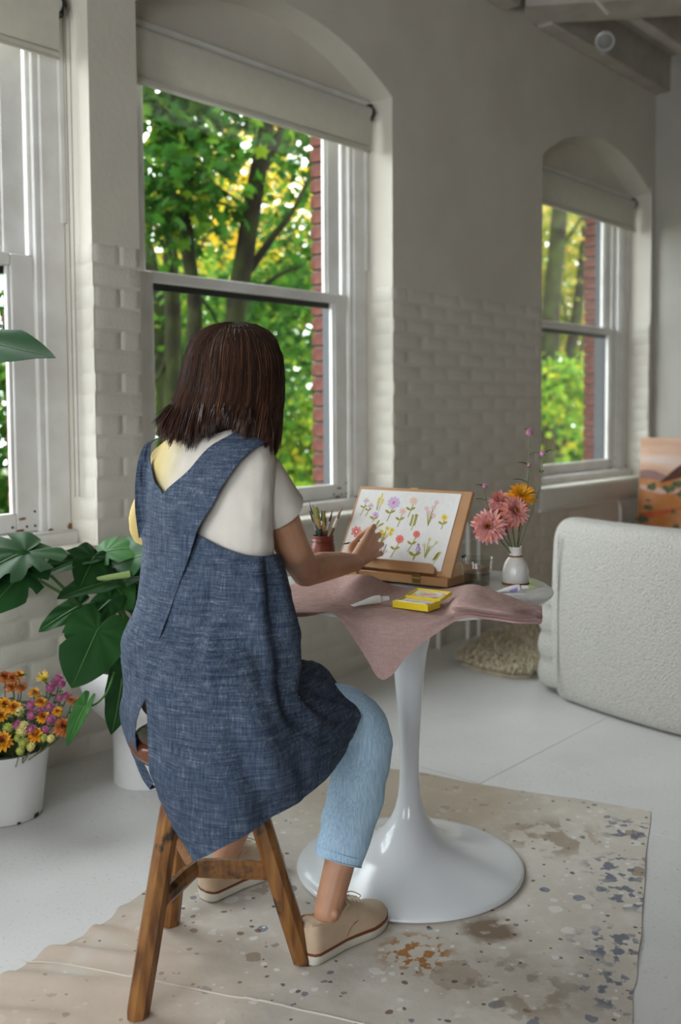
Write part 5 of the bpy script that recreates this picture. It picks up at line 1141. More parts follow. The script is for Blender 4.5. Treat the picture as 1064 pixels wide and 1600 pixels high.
for fx, fy in FEET:
    a = Vector((fx, fy, .0035)); t_ = Vector((SX + (fx-SX)*.36, SY + (fy-SY)*.36, .475)); d = (t_-a).normalized(); out_ = Vector((fx-SX, fy-SY, 0)).normalized(); u = (out_ - d*out_.dot(d)).normalized(); w = d.cross(u)
    rs = []
    for q, r in ((0, .021), (.012, .0235), (.3, .0242), (.6, .0235), (.8, .0225), (1, .0215)):
        c = a + (t_-a)*q; ring = cpoly(c, u, w, r)
        if q == 0: ring = [p - d*((p.z-.0035)/d.z) for p in ring]
        rs.append(ring)
    MB().rings(rs).build('leg', m_old, stl, angle=25); lg.append((a, t_))
J = Vector((SX-.012, SY+.012, .215))
for (a, t_), zz in zip(lg, (.195, .225, .20)):
    p = a + (t_-a)*((zz)/(t_.z)); d = (J-p).normalized(); u, w = frame_of(d); rs = []
    for q, ru, rw in ((-.0, .012, .018), (.3, .013, .021), (.7, .014, .022), (1.0, .013, .019)):
        c = p + (J-p)*q + Vector((0, 0, .004*math.sin(q*PI))); rs.append([c + u*ru*math.cos(PI/8+k*PI/4) + w*rw*math.sin(PI/8+k*PI/4) for k in range(8)])
    MB().rings(rs).build('stretcher', m_old, stl, angle=30)

# ------------------------------------------------------------------ the seated painter
TORSO = [
  [(1.4042,1.5583,1.1798), (1.4054,1.5486,1.1798), (1.4083,1.5414,1.1798), (1.4126,1.5368,1.1797), (1.4183,1.5351,1.1797), (1.4249,1.5365,1.1796), (1.4323,1.5408,1.1796), (1.4400,1.5478,1.1795), (1.4476,1.5572,1.1795), (1.4547,1.5685,1.1794), (1.4609,1.5813,1.1794), (1.4659,1.5948,1.1793), (1.4695,1.6084,1.1793), (1.4715,1.6214,1.1793), (1.4717,1.6332,1.1793), (1.4702,1.6432,1.1793), (1.4670,1.6508,1.1794), (1.4625,1.6556,1.1794), (1.4567,1.6574,1.1795), (1.4500,1.6561,1.1795), (1.4427,1.6517,1.1796), (1.4352,1.6445,1.1796), (1.4279,1.6348,1.1797), (1.4211,1.6231,1.1797), (1.4151,1.6101,1.1798), (1.4102,1.5965,1.1798), (1.4066,1.5828,1.1798), (1.4046,1.5699,1.1798)],
  [(1.3860,1.5473,1.1640), (1.3894,1.5325,1.1640), (1.3950,1.5211,1.1640), (1.4025,1.5136,1.1639), (1.4117,1.5104,1.1638), (1.4219,1.5116,1.1637), (1.4329,1.5171,1.1635), (1.4439,1.5267,1.1633), (1.4544,1.5399,1.1631), (1.4638,1.5561,1.1629), (1.4716,1.5746,1.1627), (1.4774,1.5945,1.1625), (1.4809,1.6147,1.1624), (1.4818,1.6344,1.1623), (1.4802,1.6524,1.1623), (1.4761,1.6679,1.1623), (1.4699,1.6801,1.1623), (1.4618,1.6881,1.1624), (1.4523,1.6917,1.1625), (1.4420,1.6906,1.1626), (1.4313,1.6848,1.1628), (1.4208,1.6747,1.1630), (1.4109,1.6608,1.1632), (1.4021,1.6438,1.1634), (1.3949,1.6247,1.1636), (1.3894,1.6045,1.1637), (1.3860,1.5842,1.1639), (1.3848,1.5648,1.1640)],
  [(1.3660,1.5303,1.1447), (1.3715,1.5070,1.1448), (1.3795,1.4882,1.1449), (1.3897,1.4746,1.1448), (1.4017,1.4670,1.1446), (1.4149,1.4655,1.1443), (1.4287,1.4703,1.1440), (1.4423,1.4811,1.1436), (1.4551,1.4975,1.1432), (1.4663,1.5188,1.1427), (1.4752,1.5439,1.1422), (1.4813,1.5718,1.1418), (1.4842,1.6011,1.1414), (1.4838,1.6304,1.1411), (1.4802,1.6582,1.1409), (1.4734,1.6829,1.1408), (1.4641,1.7032,1.1408), (1.4528,1.7181,1.1409), (1.4400,1.7267,1.1411), (1.4266,1.7284,1.1413), (1.4132,1.7232,1.1417), (1.4004,1.7113,1.1421), (1.3889,1.6935,1.1425), (1.3790,1.6707,1.1429), (1.3713,1.6442,1.1434), (1.3659,1.6154,1.1438), (1.3632,1.5859,1.1442), (1.3633,1.5570,1.1445)],
  [(1.3458,1.5138,1.1259), (1.3519,1.4835,1.1262), (1.3610,1.4587,1.1264), (1.3726,1.4404,1.1263), (1.3865,1.4295,1.1261), (1.4018,1.4262,1.1257), (1.4180,1.4308,1.1252), (1.4342,1.4431,1.1245), (1.4494,1.4625,1.1238), (1.4628,1.4883,1.1230), (1.4735,1.5193,1.1221), (1.4809,1.5541,1.1213), (1.4845,1.5911,1.1206), (1.4841,1.6285,1.1200), (1.4797,1.6644,1.1195), (1.4716,1.6968,1.1192), (1.4604,1.7241,1.1190), (1.4469,1.7445,1.1191), (1.4318,1.7570,1.1193), (1.4159,1.7608,1.1197), (1.4002,1.7556,1.1202), (1.3853,1.7419,1.1209), (1.3720,1.7203,1.1216), (1.3607,1.6921,1.1224), (1.3519,1.6589,1.1232), (1.3458,1.6226,1.1240), (1.3427,1.5850,1.1248), (1.3427,1.5482,1.1254)],
  [(1.3258,1.4998,1.0882), (1.3335,1.4665,1.0888), (1.3444,1.4394,1.0892), (1.3581,1.4195,1.0892), (1.3742,1.4076,1.0888), (1.3918,1.4043,1.0882), (1.4103,1.4096,1.0872), (1.4286,1.4233,1.0860), (1.4456,1.4448,1.0846), (1.4603,1.4734,1.0832), (1.4719,1.5078,1.0816), (1.4795,1.5464,1.0802), (1.4827,1.5874,1.0788), (1.4812,1.6289,1.0776), (1.4752,1.6688,1.0767), (1.4651,1.7047,1.0761), (1.4516,1.7349,1.0758), (1.4355,1.7575,1.0758), (1.4179,1.7711,1.0762), (1.3997,1.7751,1.0768), (1.3819,1.7691,1.0778), (1.3653,1.7534,1.0790), (1.3507,1.7291,1.0803), (1.3385,1.6975,1.0818), (1.3293,1.6605,1.0833), (1.3233,1.6201,1.0847), (1.3207,1.5784,1.0861), (1.3215,1.5377,1.0873)],
  [(1.3087,1.4864,1.0257), (1.3172,1.4526,1.0268), (1.3292,1.4252,1.0274), (1.3441,1.4053,1.0274), (1.3615,1.3938,1.0268), (1.3806,1.3911,1.0257), (1.4005,1.3973,1.0240), (1.4201,1.4121,1.0220), (1.4382,1.4349,1.0196), (1.4539,1.4649,1.0170), (1.4661,1.5008,1.0143), (1.4739,1.5410,1.0117), (1.4769,1.5836,1.0094), (1.4749,1.6265,1.0073), (1.4681,1.6675,1.0057), (1.4569,1.7044,1.0046), (1.4421,1.7351,1.0040), (1.4246,1.7578,1.0040), (1.4055,1.7712,1.0046), (1.3860,1.7745,1.0058), (1.3669,1.7674,1.0074), (1.3492,1.7504,1.0095), (1.3337,1.7245,1.0119), (1.3209,1.6912,1.0144), (1.3113,1.6525,1.0170), (1.3051,1.6104,1.0196), (1.3026,1.5672,1.0220), (1.3037,1.5252,1.0240)],
  [(1.2993,1.4783,0.9505), (1.3079,1.4461,0.9522), (1.3198,1.4201,0.9530), (1.3346,1.4014,0.9530), (1.3518,1.3908,0.9522), (1.3707,1.3887,0.9505), (1.3902,1.3951,0.9481), (1.4094,1.4098,0.9451), (1.4272,1.4322,0.9417), (1.4424,1.4614,0.9380), (1.4542,1.4961,0.9342), (1.4617,1.5349,0.9305), (1.4645,1.5758,0.9270), (1.4624,1.6169,0.9241), (1.4556,1.6561,0.9217), (1.4445,1.6912,0.9201), (1.4299,1.7203,0.9193), (1.4127,1.7416,0.9193), (1.3940,1.7539,0.9202), (1.3747,1.7565,0.9219), (1.3560,1.7492,0.9243), (1.3387,1.7324,0.9272), (1.3234,1.7071,0.9306), (1.3109,1.6748,0.9343), (1.3014,1.6374,0.9381), (1.2954,1.5970,0.9418), (1.2930,1.5556,0.9452), (1.2943,1.5154,0.9482)],
  [(1.2969,1.4766,0.9000), (1.3069,1.4460,0.9017), (1.3203,1.4216,0.9024), (1.3365,1.4042,0.9022), (1.3549,1.3947,0.9009), (1.3746,1.3934,0.8988), (1.3946,1.4003,0.8958), (1.4140,1.4151,0.8921), (1.4315,1.4373,0.8880), (1.4462,1.4660,0.8836), (1.4570,1.4999,0.8791), (1.4634,1.5375,0.8749), (1.4648,1.5771,0.8710), (1.4612,1.6167,0.8677), (1.4529,1.6542,0.8651), (1.4403,1.6876,0.8634), (1.4244,1.7150,0.8627), (1.4060,1.7347,0.8630), (1.3863,1.7458,0.8643), (1.3664,1.7474,0.8664), (1.3473,1.7394,0.8694), (1.3298,1.7225,0.8731), (1.3147,1.6974,0.8772), (1.3026,1.6658,0.8815), (1.2939,1.6295,0.8860), (1.2889,1.5903,0.8902), (1.2877,1.5505,0.8941), (1.2904,1.5119,0.8974)],
  [(1.2987,1.4794,0.8612), (1.3087,1.4488,0.8631), (1.3218,1.4241,0.8641), (1.3375,1.4063,0.8639), (1.3552,1.3962,0.8626), (1.3741,1.3941,0.8604), (1.3933,1.4002,0.8572), (1.4118,1.4141,0.8533), (1.4284,1.4355,0.8488), (1.4423,1.4633,0.8440), (1.4524,1.4963,0.8392), (1.4582,1.5333,0.8344), (1.4593,1.5722,0.8301), (1.4555,1.6114,0.8265), (1.4472,1.6486,0.8236), (1.4348,1.6819,0.8216), (1.4193,1.7095,0.8207), (1.4014,1.7297,0.8209), (1.3824,1.7413,0.8222), (1.3632,1.7437,0.8244), (1.3448,1.7367,0.8276), (1.3281,1.7207,0.8315), (1.3138,1.6967,0.8360), (1.3025,1.6660,0.8407), (1.2944,1.6305,0.8456), (1.2900,1.5921,0.8503), (1.2892,1.5528,0.8546), (1.2921,1.5146,0.8583)],
  [(1.2849,1.4681,0.7879), (1.2980,1.4345,0.7903), (1.3145,1.4073,0.7912), (1.3338,1.3879,0.7907), (1.3551,1.3769,0.7887), (1.3775,1.3747,0.7854), (1.3998,1.3814,0.7809), (1.4208,1.3969,0.7755), (1.4394,1.4205,0.7694), (1.4543,1.4513,0.7629), (1.4645,1.4880,0.7564), (1.4695,1.5290,0.7501), (1.4687,1.5724,0.7445), (1.4623,1.6160,0.7397), (1.4506,1.6575,0.7361), (1.4344,1.6946,0.7338), (1.4148,1.7253,0.7328), (1.3929,1.7477,0.7334), (1.3700,1.7605,0.7354), (1.3475,1.7629,0.7387), (1.3264,1.7547,0.7432), (1.3077,1.7366,0.7486), (1.2922,1.7095,0.7547), (1.2805,1.6752,0.7611), (1.2728,1.6355,0.7676), (1.2694,1.5928,0.7739), (1.2703,1.5492,0.7795), (1.2756,1.5070,0.7843)],
  [(1.2728,1.4572,0.7407), (1.2876,1.4222,0.7433), (1.3061,1.3943,0.7442), (1.3277,1.3746,0.7432), (1.3515,1.3639,0.7405), (1.3765,1.3626,0.7362), (1.4013,1.3706,0.7305), (1.4247,1.3879,0.7237), (1.4452,1.4136,0.7161), (1.4616,1.4469,0.7081), (1.4728,1.4863,0.7002), (1.4780,1.5302,0.6926), (1.4767,1.5765,0.6859), (1.4692,1.6228,0.6803), (1.4558,1.6668,0.6761), (1.4374,1.7059,0.6736), (1.4153,1.7379,0.6728), (1.3908,1.7609,0.6738), (1.3653,1.7735,0.6765), (1.3403,1.7749,0.6808), (1.3170,1.7650,0.6865), (1.2964,1.7446,0.6933), (1.2795,1.7148,0.7008), (1.2667,1.6774,0.7088), (1.2584,1.6346,0.7167), (1.2549,1.5888,0.7242), (1.2562,1.5425,0.7309), (1.2622,1.4979,0.7365)],
  [(1.2625,1.4489,0.6682), (1.2768,1.4147,0.6712), (1.2952,1.3880,0.6720), (1.3170,1.3697,0.6706), (1.3414,1.3605,0.6671), (1.3672,1.3607,0.6617), (1.3931,1.3703,0.6545), (1.4177,1.3890,0.6460), (1.4396,1.4160,0.6366), (1.4574,1.4505,0.6268), (1.4699,1.4908,0.6170), (1.4763,1.5353,0.6078), (1.4761,1.5819,0.5997), (1.4694,1.6281,0.5929), (1.4566,1.6717,0.5879), (1.4386,1.7100,0.5850), (1.4165,1.7410,0.5842), (1.3917,1.7626,0.5856), (1.3658,1.7737,0.5891), (1.3400,1.7735,0.5946), (1.3158,1.7620,0.6017), (1.2941,1.7399,0.6102), (1.2759,1.7086,0.6195), (1.2618,1.6700,0.6293), (1.2522,1.6262,0.6391), (1.2474,1.5799,0.6482), (1.2476,1.5334,0.6564), (1.2526,1.4890,0.6632)],
  [(1.2532,1.4446,0.5953), (1.2680,1.4131,0.5981), (1.2867,1.3887,0.5985), (1.3086,1.3723,0.5966), (1.3328,1.3645,0.5923), (1.3583,1.3656,0.5860), (1.3836,1.3754,0.5779), (1.4074,1.3938,0.5684), (1.4284,1.4200,0.5580), (1.4451,1.4529,0.5473), (1.4566,1.4912,0.5368), (1.4621,1.5333,0.5270), (1.4611,1.5770,0.5183), (1.4538,1.6202,0.5113), (1.4406,1.6606,0.5063), (1.4225,1.6959,0.5035), (1.4005,1.7241,0.5031), (1.3760,1.7434,0.5051), (1.3505,1.7527,0.5094), (1.3252,1.7515,0.5157), (1.3016,1.7397,0.5238), (1.2805,1.7181,0.5332), (1.2630,1.6881,0.5436), (1.2495,1.6514,0.5542), (1.2406,1.6101,0.5648), (1.2365,1.5666,0.5746), (1.2372,1.5231,0.5832), (1.2429,1.4818,0.5902)]]

HAIR = [
  [(1.4656,1.5818,1.3783), (1.4671,1.5807,1.3783), (1.4691,1.5802,1.3784), (1.4714,1.5803,1.3786), (1.4741,1.5811,1.3788), (1.4770,1.5824,1.3791), (1.4800,1.5843,1.3794), (1.4829,1.5866,1.3797), (1.4857,1.5894,1.3800), (1.4883,1.5924,1.3804), (1.4905,1.5956,1.3807), (1.4923,1.5988,1.3810), (1.4936,1.6020,1.3813), (1.4944,1.6049,1.3815), (1.4945,1.6076,1.3817), (1.4941,1.6098,1.3818), (1.4931,1.6115,1.3819), (1.4916,1.6127,1.3818), (1.4896,1.6132,1.3817), (1.4872,1.6131,1.3816), (1.4845,1.6124,1.3814), (1.4817,1.6111,1.3811), (1.4787,1.6092,1.3808), (1.4758,1.6068,1.3805), (1.4730,1.6040,1.3801), (1.4704,1.6009,1.3798), (1.4682,1.5977,1.3795), (1.4664,1.5945,1.3792), (1.4651,1.5913,1.3789), (1.4644,1.5884,1.3786), (1.4642,1.5857,1.3785), (1.4646,1.5835,1.3784)],
  [(1.4404,1.5567,1.3698), (1.4449,1.5501,1.3697), (1.4508,1.5453,1.3698), (1.4578,1.5425,1.3700), (1.4655,1.5417,1.3704), (1.4738,1.5431,1.3710), (1.4823,1.5465,1.3717), (1.4907,1.5519,1.3725), (1.4986,1.5589,1.3734), (1.5057,1.5675,1.3744), (1.5117,1.5772,1.3753), (1.5165,1.5878,1.3763), (1.5197,1.5987,1.3771), (1.5213,1.6097,1.3779), (1.5212,1.6202,1.3785), (1.5194,1.6299,1.3790), (1.5160,1.6384,1.3793), (1.5111,1.6453,1.3794), (1.5050,1.6504,1.3793), (1.4978,1.6535,1.3791), (1.4900,1.6543,1.3787), (1.4817,1.6529,1.3781), (1.4733,1.6494,1.3774), (1.4652,1.6438,1.3766), (1.4575,1.6364,1.3757), (1.4507,1.6276,1.3747), (1.4449,1.6175,1.3738), (1.4403,1.6068,1.3729), (1.4372,1.5957,1.3720), (1.4356,1.5848,1.3712), (1.4356,1.5744,1.3706), (1.4372,1.5649,1.3701)],
  [(1.4240,1.5392,1.3572), (1.4306,1.5280,1.3569), (1.4390,1.5195,1.3569), (1.4489,1.5139,1.3571), (1.4600,1.5114,1.3576), (1.4719,1.5121,1.3583), (1.4840,1.5160,1.3592), (1.4960,1.5229,1.3603), (1.5073,1.5327,1.3615), (1.5175,1.5449,1.3627), (1.5262,1.5591,1.3640), (1.5329,1.5748,1.3653), (1.5374,1.5915,1.3665), (1.5395,1.6086,1.3676), (1.5392,1.6253,1.3685), (1.5364,1.6410,1.3693), (1.5312,1.6551,1.3698), (1.5240,1.6670,1.3700), (1.5150,1.6763,1.3701), (1.5046,1.6824,1.3698), (1.4933,1.6852,1.3694), (1.4814,1.6845,1.3687), (1.4694,1.6804,1.3678), (1.4579,1.6730,1.3667), (1.4471,1.6626,1.3655), (1.4376,1.6497,1.3642), (1.4295,1.6348,1.3629), (1.4233,1.6185,1.3617), (1.4190,1.6015,1.3605), (1.4170,1.5844,1.3594), (1.4171,1.5679,1.3584), (1.4195,1.5527,1.3577)],
  [(1.4098,1.5262,1.3359), (1.4191,1.5124,1.3357), (1.4306,1.5019,1.3357), (1.4439,1.4949,1.3360), (1.4586,1.4918,1.3365), (1.4740,1.4926,1.3373), (1.4896,1.4973,1.3383), (1.5048,1.5057,1.3395), (1.5190,1.5175,1.3408), (1.5315,1.5324,1.3421), (1.5419,1.5498,1.3435), (1.5496,1.5692,1.3449), (1.5543,1.5898,1.3461), (1.5559,1.6109,1.3473), (1.5542,1.6316,1.3483), (1.5494,1.6512,1.3490), (1.5416,1.6688,1.3495), (1.5313,1.6838,1.3498), (1.5188,1.6954,1.3498), (1.5048,1.7032,1.3495), (1.4898,1.7067,1.3489), (1.4743,1.7060,1.3481), (1.4591,1.7009,1.3471), (1.4446,1.6917,1.3460), (1.4314,1.6788,1.3447), (1.4199,1.6627,1.3433), (1.4105,1.6442,1.3419), (1.4035,1.6240,1.3405), (1.3992,1.6029,1.3393), (1.3976,1.5818,1.3381), (1.3989,1.5615,1.3372), (1.4030,1.5427,1.3364)],
  [(1.3962,1.5129,1.3019), (1.4073,1.4974,1.3017), (1.4209,1.4855,1.3017), (1.4365,1.4777,1.3020), (1.4535,1.4741,1.3024), (1.4713,1.4748,1.3031), (1.4893,1.4800,1.3040), (1.5067,1.4893,1.3050), (1.5228,1.5024,1.3061), (1.5369,1.5191,1.3073), (1.5484,1.5386,1.3085), (1.5567,1.5604,1.3097), (1.5616,1.5837,1.3108), (1.5627,1.6075,1.3118), (1.5600,1.6310,1.3126), (1.5538,1.6533,1.3133), (1.5442,1.6734,1.3138), (1.5317,1.6904,1.3140), (1.5169,1.7037,1.3140), (1.5004,1.7126,1.3137), (1.4829,1.7168,1.3133), (1.4650,1.7160,1.3126), (1.4476,1.7103,1.3117), (1.4311,1.6999,1.3107), (1.4163,1.6853,1.3096), (1.4035,1.6671,1.3084), (1.3933,1.6461,1.3071), (1.3859,1.6233,1.3060), (1.3815,1.5995,1.3048), (1.3804,1.5757,1.3038), (1.3825,1.5528,1.3030), (1.3878,1.5316,1.3023)],
  [(1.3868,1.5064,1.2622), (1.3987,1.4901,1.2620), (1.4131,1.4776,1.2620), (1.4296,1.4693,1.2622), (1.4475,1.4654,1.2625), (1.4663,1.4661,1.2629), (1.4851,1.4713,1.2634), (1.5032,1.4808,1.2641), (1.5200,1.4944,1.2649), (1.5345,1.5117,1.2657), (1.5463,1.5320,1.2665), (1.5548,1.5546,1.2673), (1.5595,1.5789,1.2681), (1.5604,1.6037,1.2688), (1.5573,1.6284,1.2694), (1.5504,1.6517,1.2699), (1.5400,1.6728,1.2702), (1.5266,1.6907,1.2704), (1.5108,1.7048,1.2704), (1.4934,1.7142,1.2703), (1.4749,1.7187,1.2700), (1.4562,1.7180,1.2696), (1.4380,1.7122,1.2690), (1.4209,1.7014,1.2684), (1.4055,1.6862,1.2676), (1.3924,1.6673,1.2668), (1.3820,1.6455,1.2660), (1.3745,1.6217,1.2651), (1.3703,1.5968,1.2644), (1.3694,1.5720,1.2636), (1.3720,1.5480,1.2630), (1.3778,1.5259,1.2626)],
  [(1.3744,1.5003,1.2229), (1.3861,1.4827,1.2227), (1.4002,1.4688,1.2226), (1.4162,1.4591,1.2226), (1.4336,1.4539,1.2227), (1.4518,1.4533,1.2228), (1.4700,1.4574,1.2230), (1.4875,1.4660,1.2233), (1.5037,1.4790,1.2236), (1.5177,1.4957,1.2239), (1.5290,1.5159,1.2243), (1.5370,1.5386,1.2247), (1.5415,1.5632,1.2251), (1.5421,1.5887,1.2255), (1.5388,1.6142,1.2259), (1.5319,1.6386,1.2262), (1.5216,1.6610,1.2264), (1.5084,1.6803,1.2266), (1.4929,1.6958,1.2267), (1.4758,1.7068,1.2267), (1.4578,1.7127,1.2267), (1.4396,1.7133,1.2266), (1.4219,1.7086,1.2264), (1.4054,1.6988,1.2261), (1.3906,1.6843,1.2258), (1.3781,1.6658,1.2254), (1.3682,1.6441,1.2250), (1.3612,1.6201,1.2246), (1.3574,1.5948,1.2242), (1.3569,1.5692,1.2238), (1.3596,1.5444,1.2234), (1.3655,1.5211,1.2231)],
  [(1.3658,1.5029,1.1931), (1.3774,1.4837,1.1929), (1.3910,1.4680,1.1928), (1.4063,1.4564,1.1927), (1.4228,1.4492,1.1926), (1.4398,1.4467,1.1925), (1.4567,1.4489,1.1925), (1.4728,1.4558,1.1925), (1.4875,1.4673,1.1925), (1.5001,1.4828,1.1925), (1.5101,1.5020,1.1926), (1.5169,1.5242,1.1927), (1.5203,1.5486,1.1928), (1.5201,1.5742,1.1929), (1.5163,1.6003,1.1930), (1.5091,1.6256,1.1932), (1.4987,1.6492,1.1934), (1.4857,1.6701,1.1935), (1.4707,1.6874,1.1936), (1.4542,1.7003,1.1938), (1.4371,1.7083,1.1939), (1.4199,1.7110,1.1939), (1.4034,1.7083,1.1940), (1.3882,1.7003,1.1940), (1.3748,1.6874,1.1940), (1.3637,1.6702,1.1939), (1.3551,1.6494,1.1938), (1.3494,1.6260,1.1937), (1.3467,1.6008,1.1936), (1.3470,1.5749,1.1935), (1.3504,1.5494,1.1934), (1.3567,1.5251,1.1932)],
  [(1.3639,1.5063,1.1702), (1.3743,1.4860,1.1634), (1.3837,1.4654,1.1529), (1.3938,1.4508,1.1441), (1.4048,1.4401,1.1377), (1.4170,1.4341,1.1345), (1.4335,1.4405,1.1352), (1.4503,1.4493,1.1363), (1.4668,1.4594,1.1375), (1.4915,1.4864,1.1448), (1.5101,1.5020,1.1726), (1.5169,1.5242,1.1727), (1.5203,1.5486,1.1728), (1.5201,1.5742,1.1729), (1.5163,1.6003,1.1730), (1.5091,1.6256,1.1732), (1.4987,1.6492,1.1734), (1.4857,1.6701,1.1735), (1.4707,1.6874,1.1736), (1.4542,1.7003,1.1738), (1.4371,1.7083,1.1739), (1.4199,1.7110,1.1739), (1.4034,1.7083,1.1740), (1.3805,1.7100,1.1609), (1.3553,1.6911,1.1584), (1.3436,1.6680,1.1550), (1.3327,1.6440,1.1516), (1.3264,1.6163,1.1471), (1.3238,1.5868,1.1422), (1.3275,1.5650,1.1429), (1.3363,1.5450,1.1506), (1.3499,1.5262,1.1634)]]

STRAP_L = [
  [(1.4061,1.7756,1.1281), (1.4083,1.7733,1.1288), (1.4105,1.7710,1.1295), (1.4126,1.7687,1.1302), (1.4148,1.7664,1.1309)],
  [(1.3561,1.7556,1.1161), (1.3583,1.7533,1.1168), (1.3605,1.7510,1.1175), (1.3626,1.7487,1.1182), (1.3648,1.7464,1.1189)],
  [(1.3394,1.7625,1.0771), (1.3438,1.7575,1.0770), (1.3482,1.7524,1.0770), (1.3526,1.7474,1.0769), (1.3393,1.7197,1.0784)],
  [(1.3284,1.7588,1.0242), (1.3357,1.7512,1.0269), (1.3431,1.7437,1.0296), (1.3195,1.6966,1.0359), (1.3107,1.6689,1.0404)],
  [(1.3222,1.7511,0.9689), (1.3334,1.7413,0.9771), (1.3126,1.6903,0.9901), (1.3009,1.6519,1.0013), (1.2950,1.6216,1.0115)],
  [(1.3194,1.7372,0.9142), (1.3296,1.7258,0.9148), (1.2999,1.6634,0.9235), (1.2900,1.6274,0.9281), (1.2845,1.5976,0.9317)]]

STRAP_R = [
  [(1.4120,1.5113,1.1539), (1.4140,1.4958,1.1499), (1.4169,1.4814,1.1459), (1.4208,1.4682,1.1419), (1.4260,1.4564,1.1379), (1.4364,1.4499,1.1336)],
  [(1.3670,1.4813,1.1439), (1.3690,1.4658,1.1399), (1.3719,1.4514,1.1359), (1.3758,1.4382,1.1319), (1.3810,1.4264,1.1279), (1.3914,1.4199,1.1236)],
  [(1.3276,1.5073,1.1188), (1.3280,1.4876,1.1151), (1.3297,1.4694,1.1114), (1.3325,1.4527,1.1076), (1.3366,1.4376,1.1037), (1.3421,1.4241,1.0998)],
  [(1.3007,1.5441,1.0712), (1.2997,1.5202,1.0677), (1.2999,1.4980,1.0642), (1.3012,1.4775,1.0606), (1.3038,1.4586,1.0569), (1.3075,1.4412,1.0531)],
  [(1.2935,1.6163,1.0199), (1.2872,1.5794,1.0157), (1.2837,1.5467,1.0112), (1.2823,1.5173,1.0065), (1.2828,1.4905,1.0017), (1.2850,1.4661,0.9967)],
  [(1.3075,1.6803,0.9748), (1.2897,1.6241,0.9758), (1.2811,1.5808,0.9754), (1.2768,1.5437,0.9744), (1.2753,1.5110,0.9729), (1.2763,1.4817,0.9710)],
  [(1.3204,1.7361,0.9142), (1.3027,1.6752,0.9220), (1.2833,1.6139,0.9300), (1.2753,1.5685,0.9355), (1.2721,1.5302,0.9399), (1.2722,1.4967,0.9436)]]

PANEL_L = [
  [(1.3677,1.7827,0.9090), (1.3366,1.7503,0.9148), (1.2900,1.6747,0.9261), (1.2742,1.6129,0.9338), (1.2686,1.5657,0.9393), (1.2676,1.5255,0.9437), (1.2699,1.4902,0.9474)],
  [(1.3639,1.7720,0.8673), (1.3328,1.7397,0.8739), (1.2886,1.6714,0.8838), (1.2731,1.6187,0.8869), (1.2665,1.5784,0.8880), (1.2638,1.5439,0.8881), (1.2638,1.5133,0.8877)],
  [(1.3505,1.7780,0.7708), (1.3196,1.7455,0.7793), (1.2764,1.6795,0.7947), (1.2612,1.6307,0.8047), (1.2545,1.5938,0.8120), (1.2513,1.5623,0.8180), (1.2506,1.5343,0.8232)],
  [(1.3249,1.7998,0.6871), (1.2946,1.7669,0.6973), (1.2505,1.6971,0.7155), (1.2349,1.6453,0.7260), (1.2280,1.6063,0.7330), (1.2248,1.5729,0.7385), (1.2240,1.5432,0.7430)],
  [(1.3246,1.7961,0.6415), (1.2942,1.7633,0.6527), (1.2512,1.6978,0.6699), (1.2349,1.6509,0.6768), (1.2266,1.6155,0.6804), (1.2216,1.5852,0.6826), (1.2187,1.5581,0.6839)],
  [(1.3372,1.8083,0.5657), (1.3069,1.7757,0.5783), (1.2638,1.7141,0.5980), (1.2403,1.6655,0.6100), (1.2246,1.6281,0.6183), (1.2121,1.5956,0.6250), (1.2016,1.5661,0.6308)],
  [(1.3300,1.8120,0.5140), (1.2998,1.7793,0.5277), (1.2594,1.7224,0.5488), (1.2379,1.6795,0.5631), (1.2234,1.6467,0.5737), (1.2118,1.6182,0.5826), (1.2020,1.5924,0.5907)],
  [(1.3141,1.7804,0.4678), (1.2839,1.7478,0.4826), (1.2509,1.7034,0.5025), (1.2360,1.6745,0.5165), (1.2259,1.6525,0.5277), (1.2179,1.6334,0.5377), (1.2112,1.6161,0.5469)],
  [(1.3016,1.7463,0.4370), (1.2714,1.7138,0.4527), (1.2423,1.6763,0.4715), (1.2310,1.6550,0.4846), (1.2234,1.6388,0.4954), (1.2173,1.6248,0.5053), (1.2122,1.6121,0.5145)],
  [(1.2917,1.6939,0.4041), (1.2612,1.6618,0.4208), (1.2373,1.6334,0.4375), (1.2308,1.6223,0.4488), (1.2263,1.6138,0.4586), (1.2228,1.6066,0.4680), (1.2198,1.6001,0.4769)],
  [(1.2857,1.6540,0.3907), (1.2550,1.6221,0.4079), (1.2354,1.5999,0.4206), (1.2334,1.5948,0.4255), (1.2322,1.5908,0.4299), (1.2313,1.5873,0.4340), (1.2307,1.5841,0.4379)]]

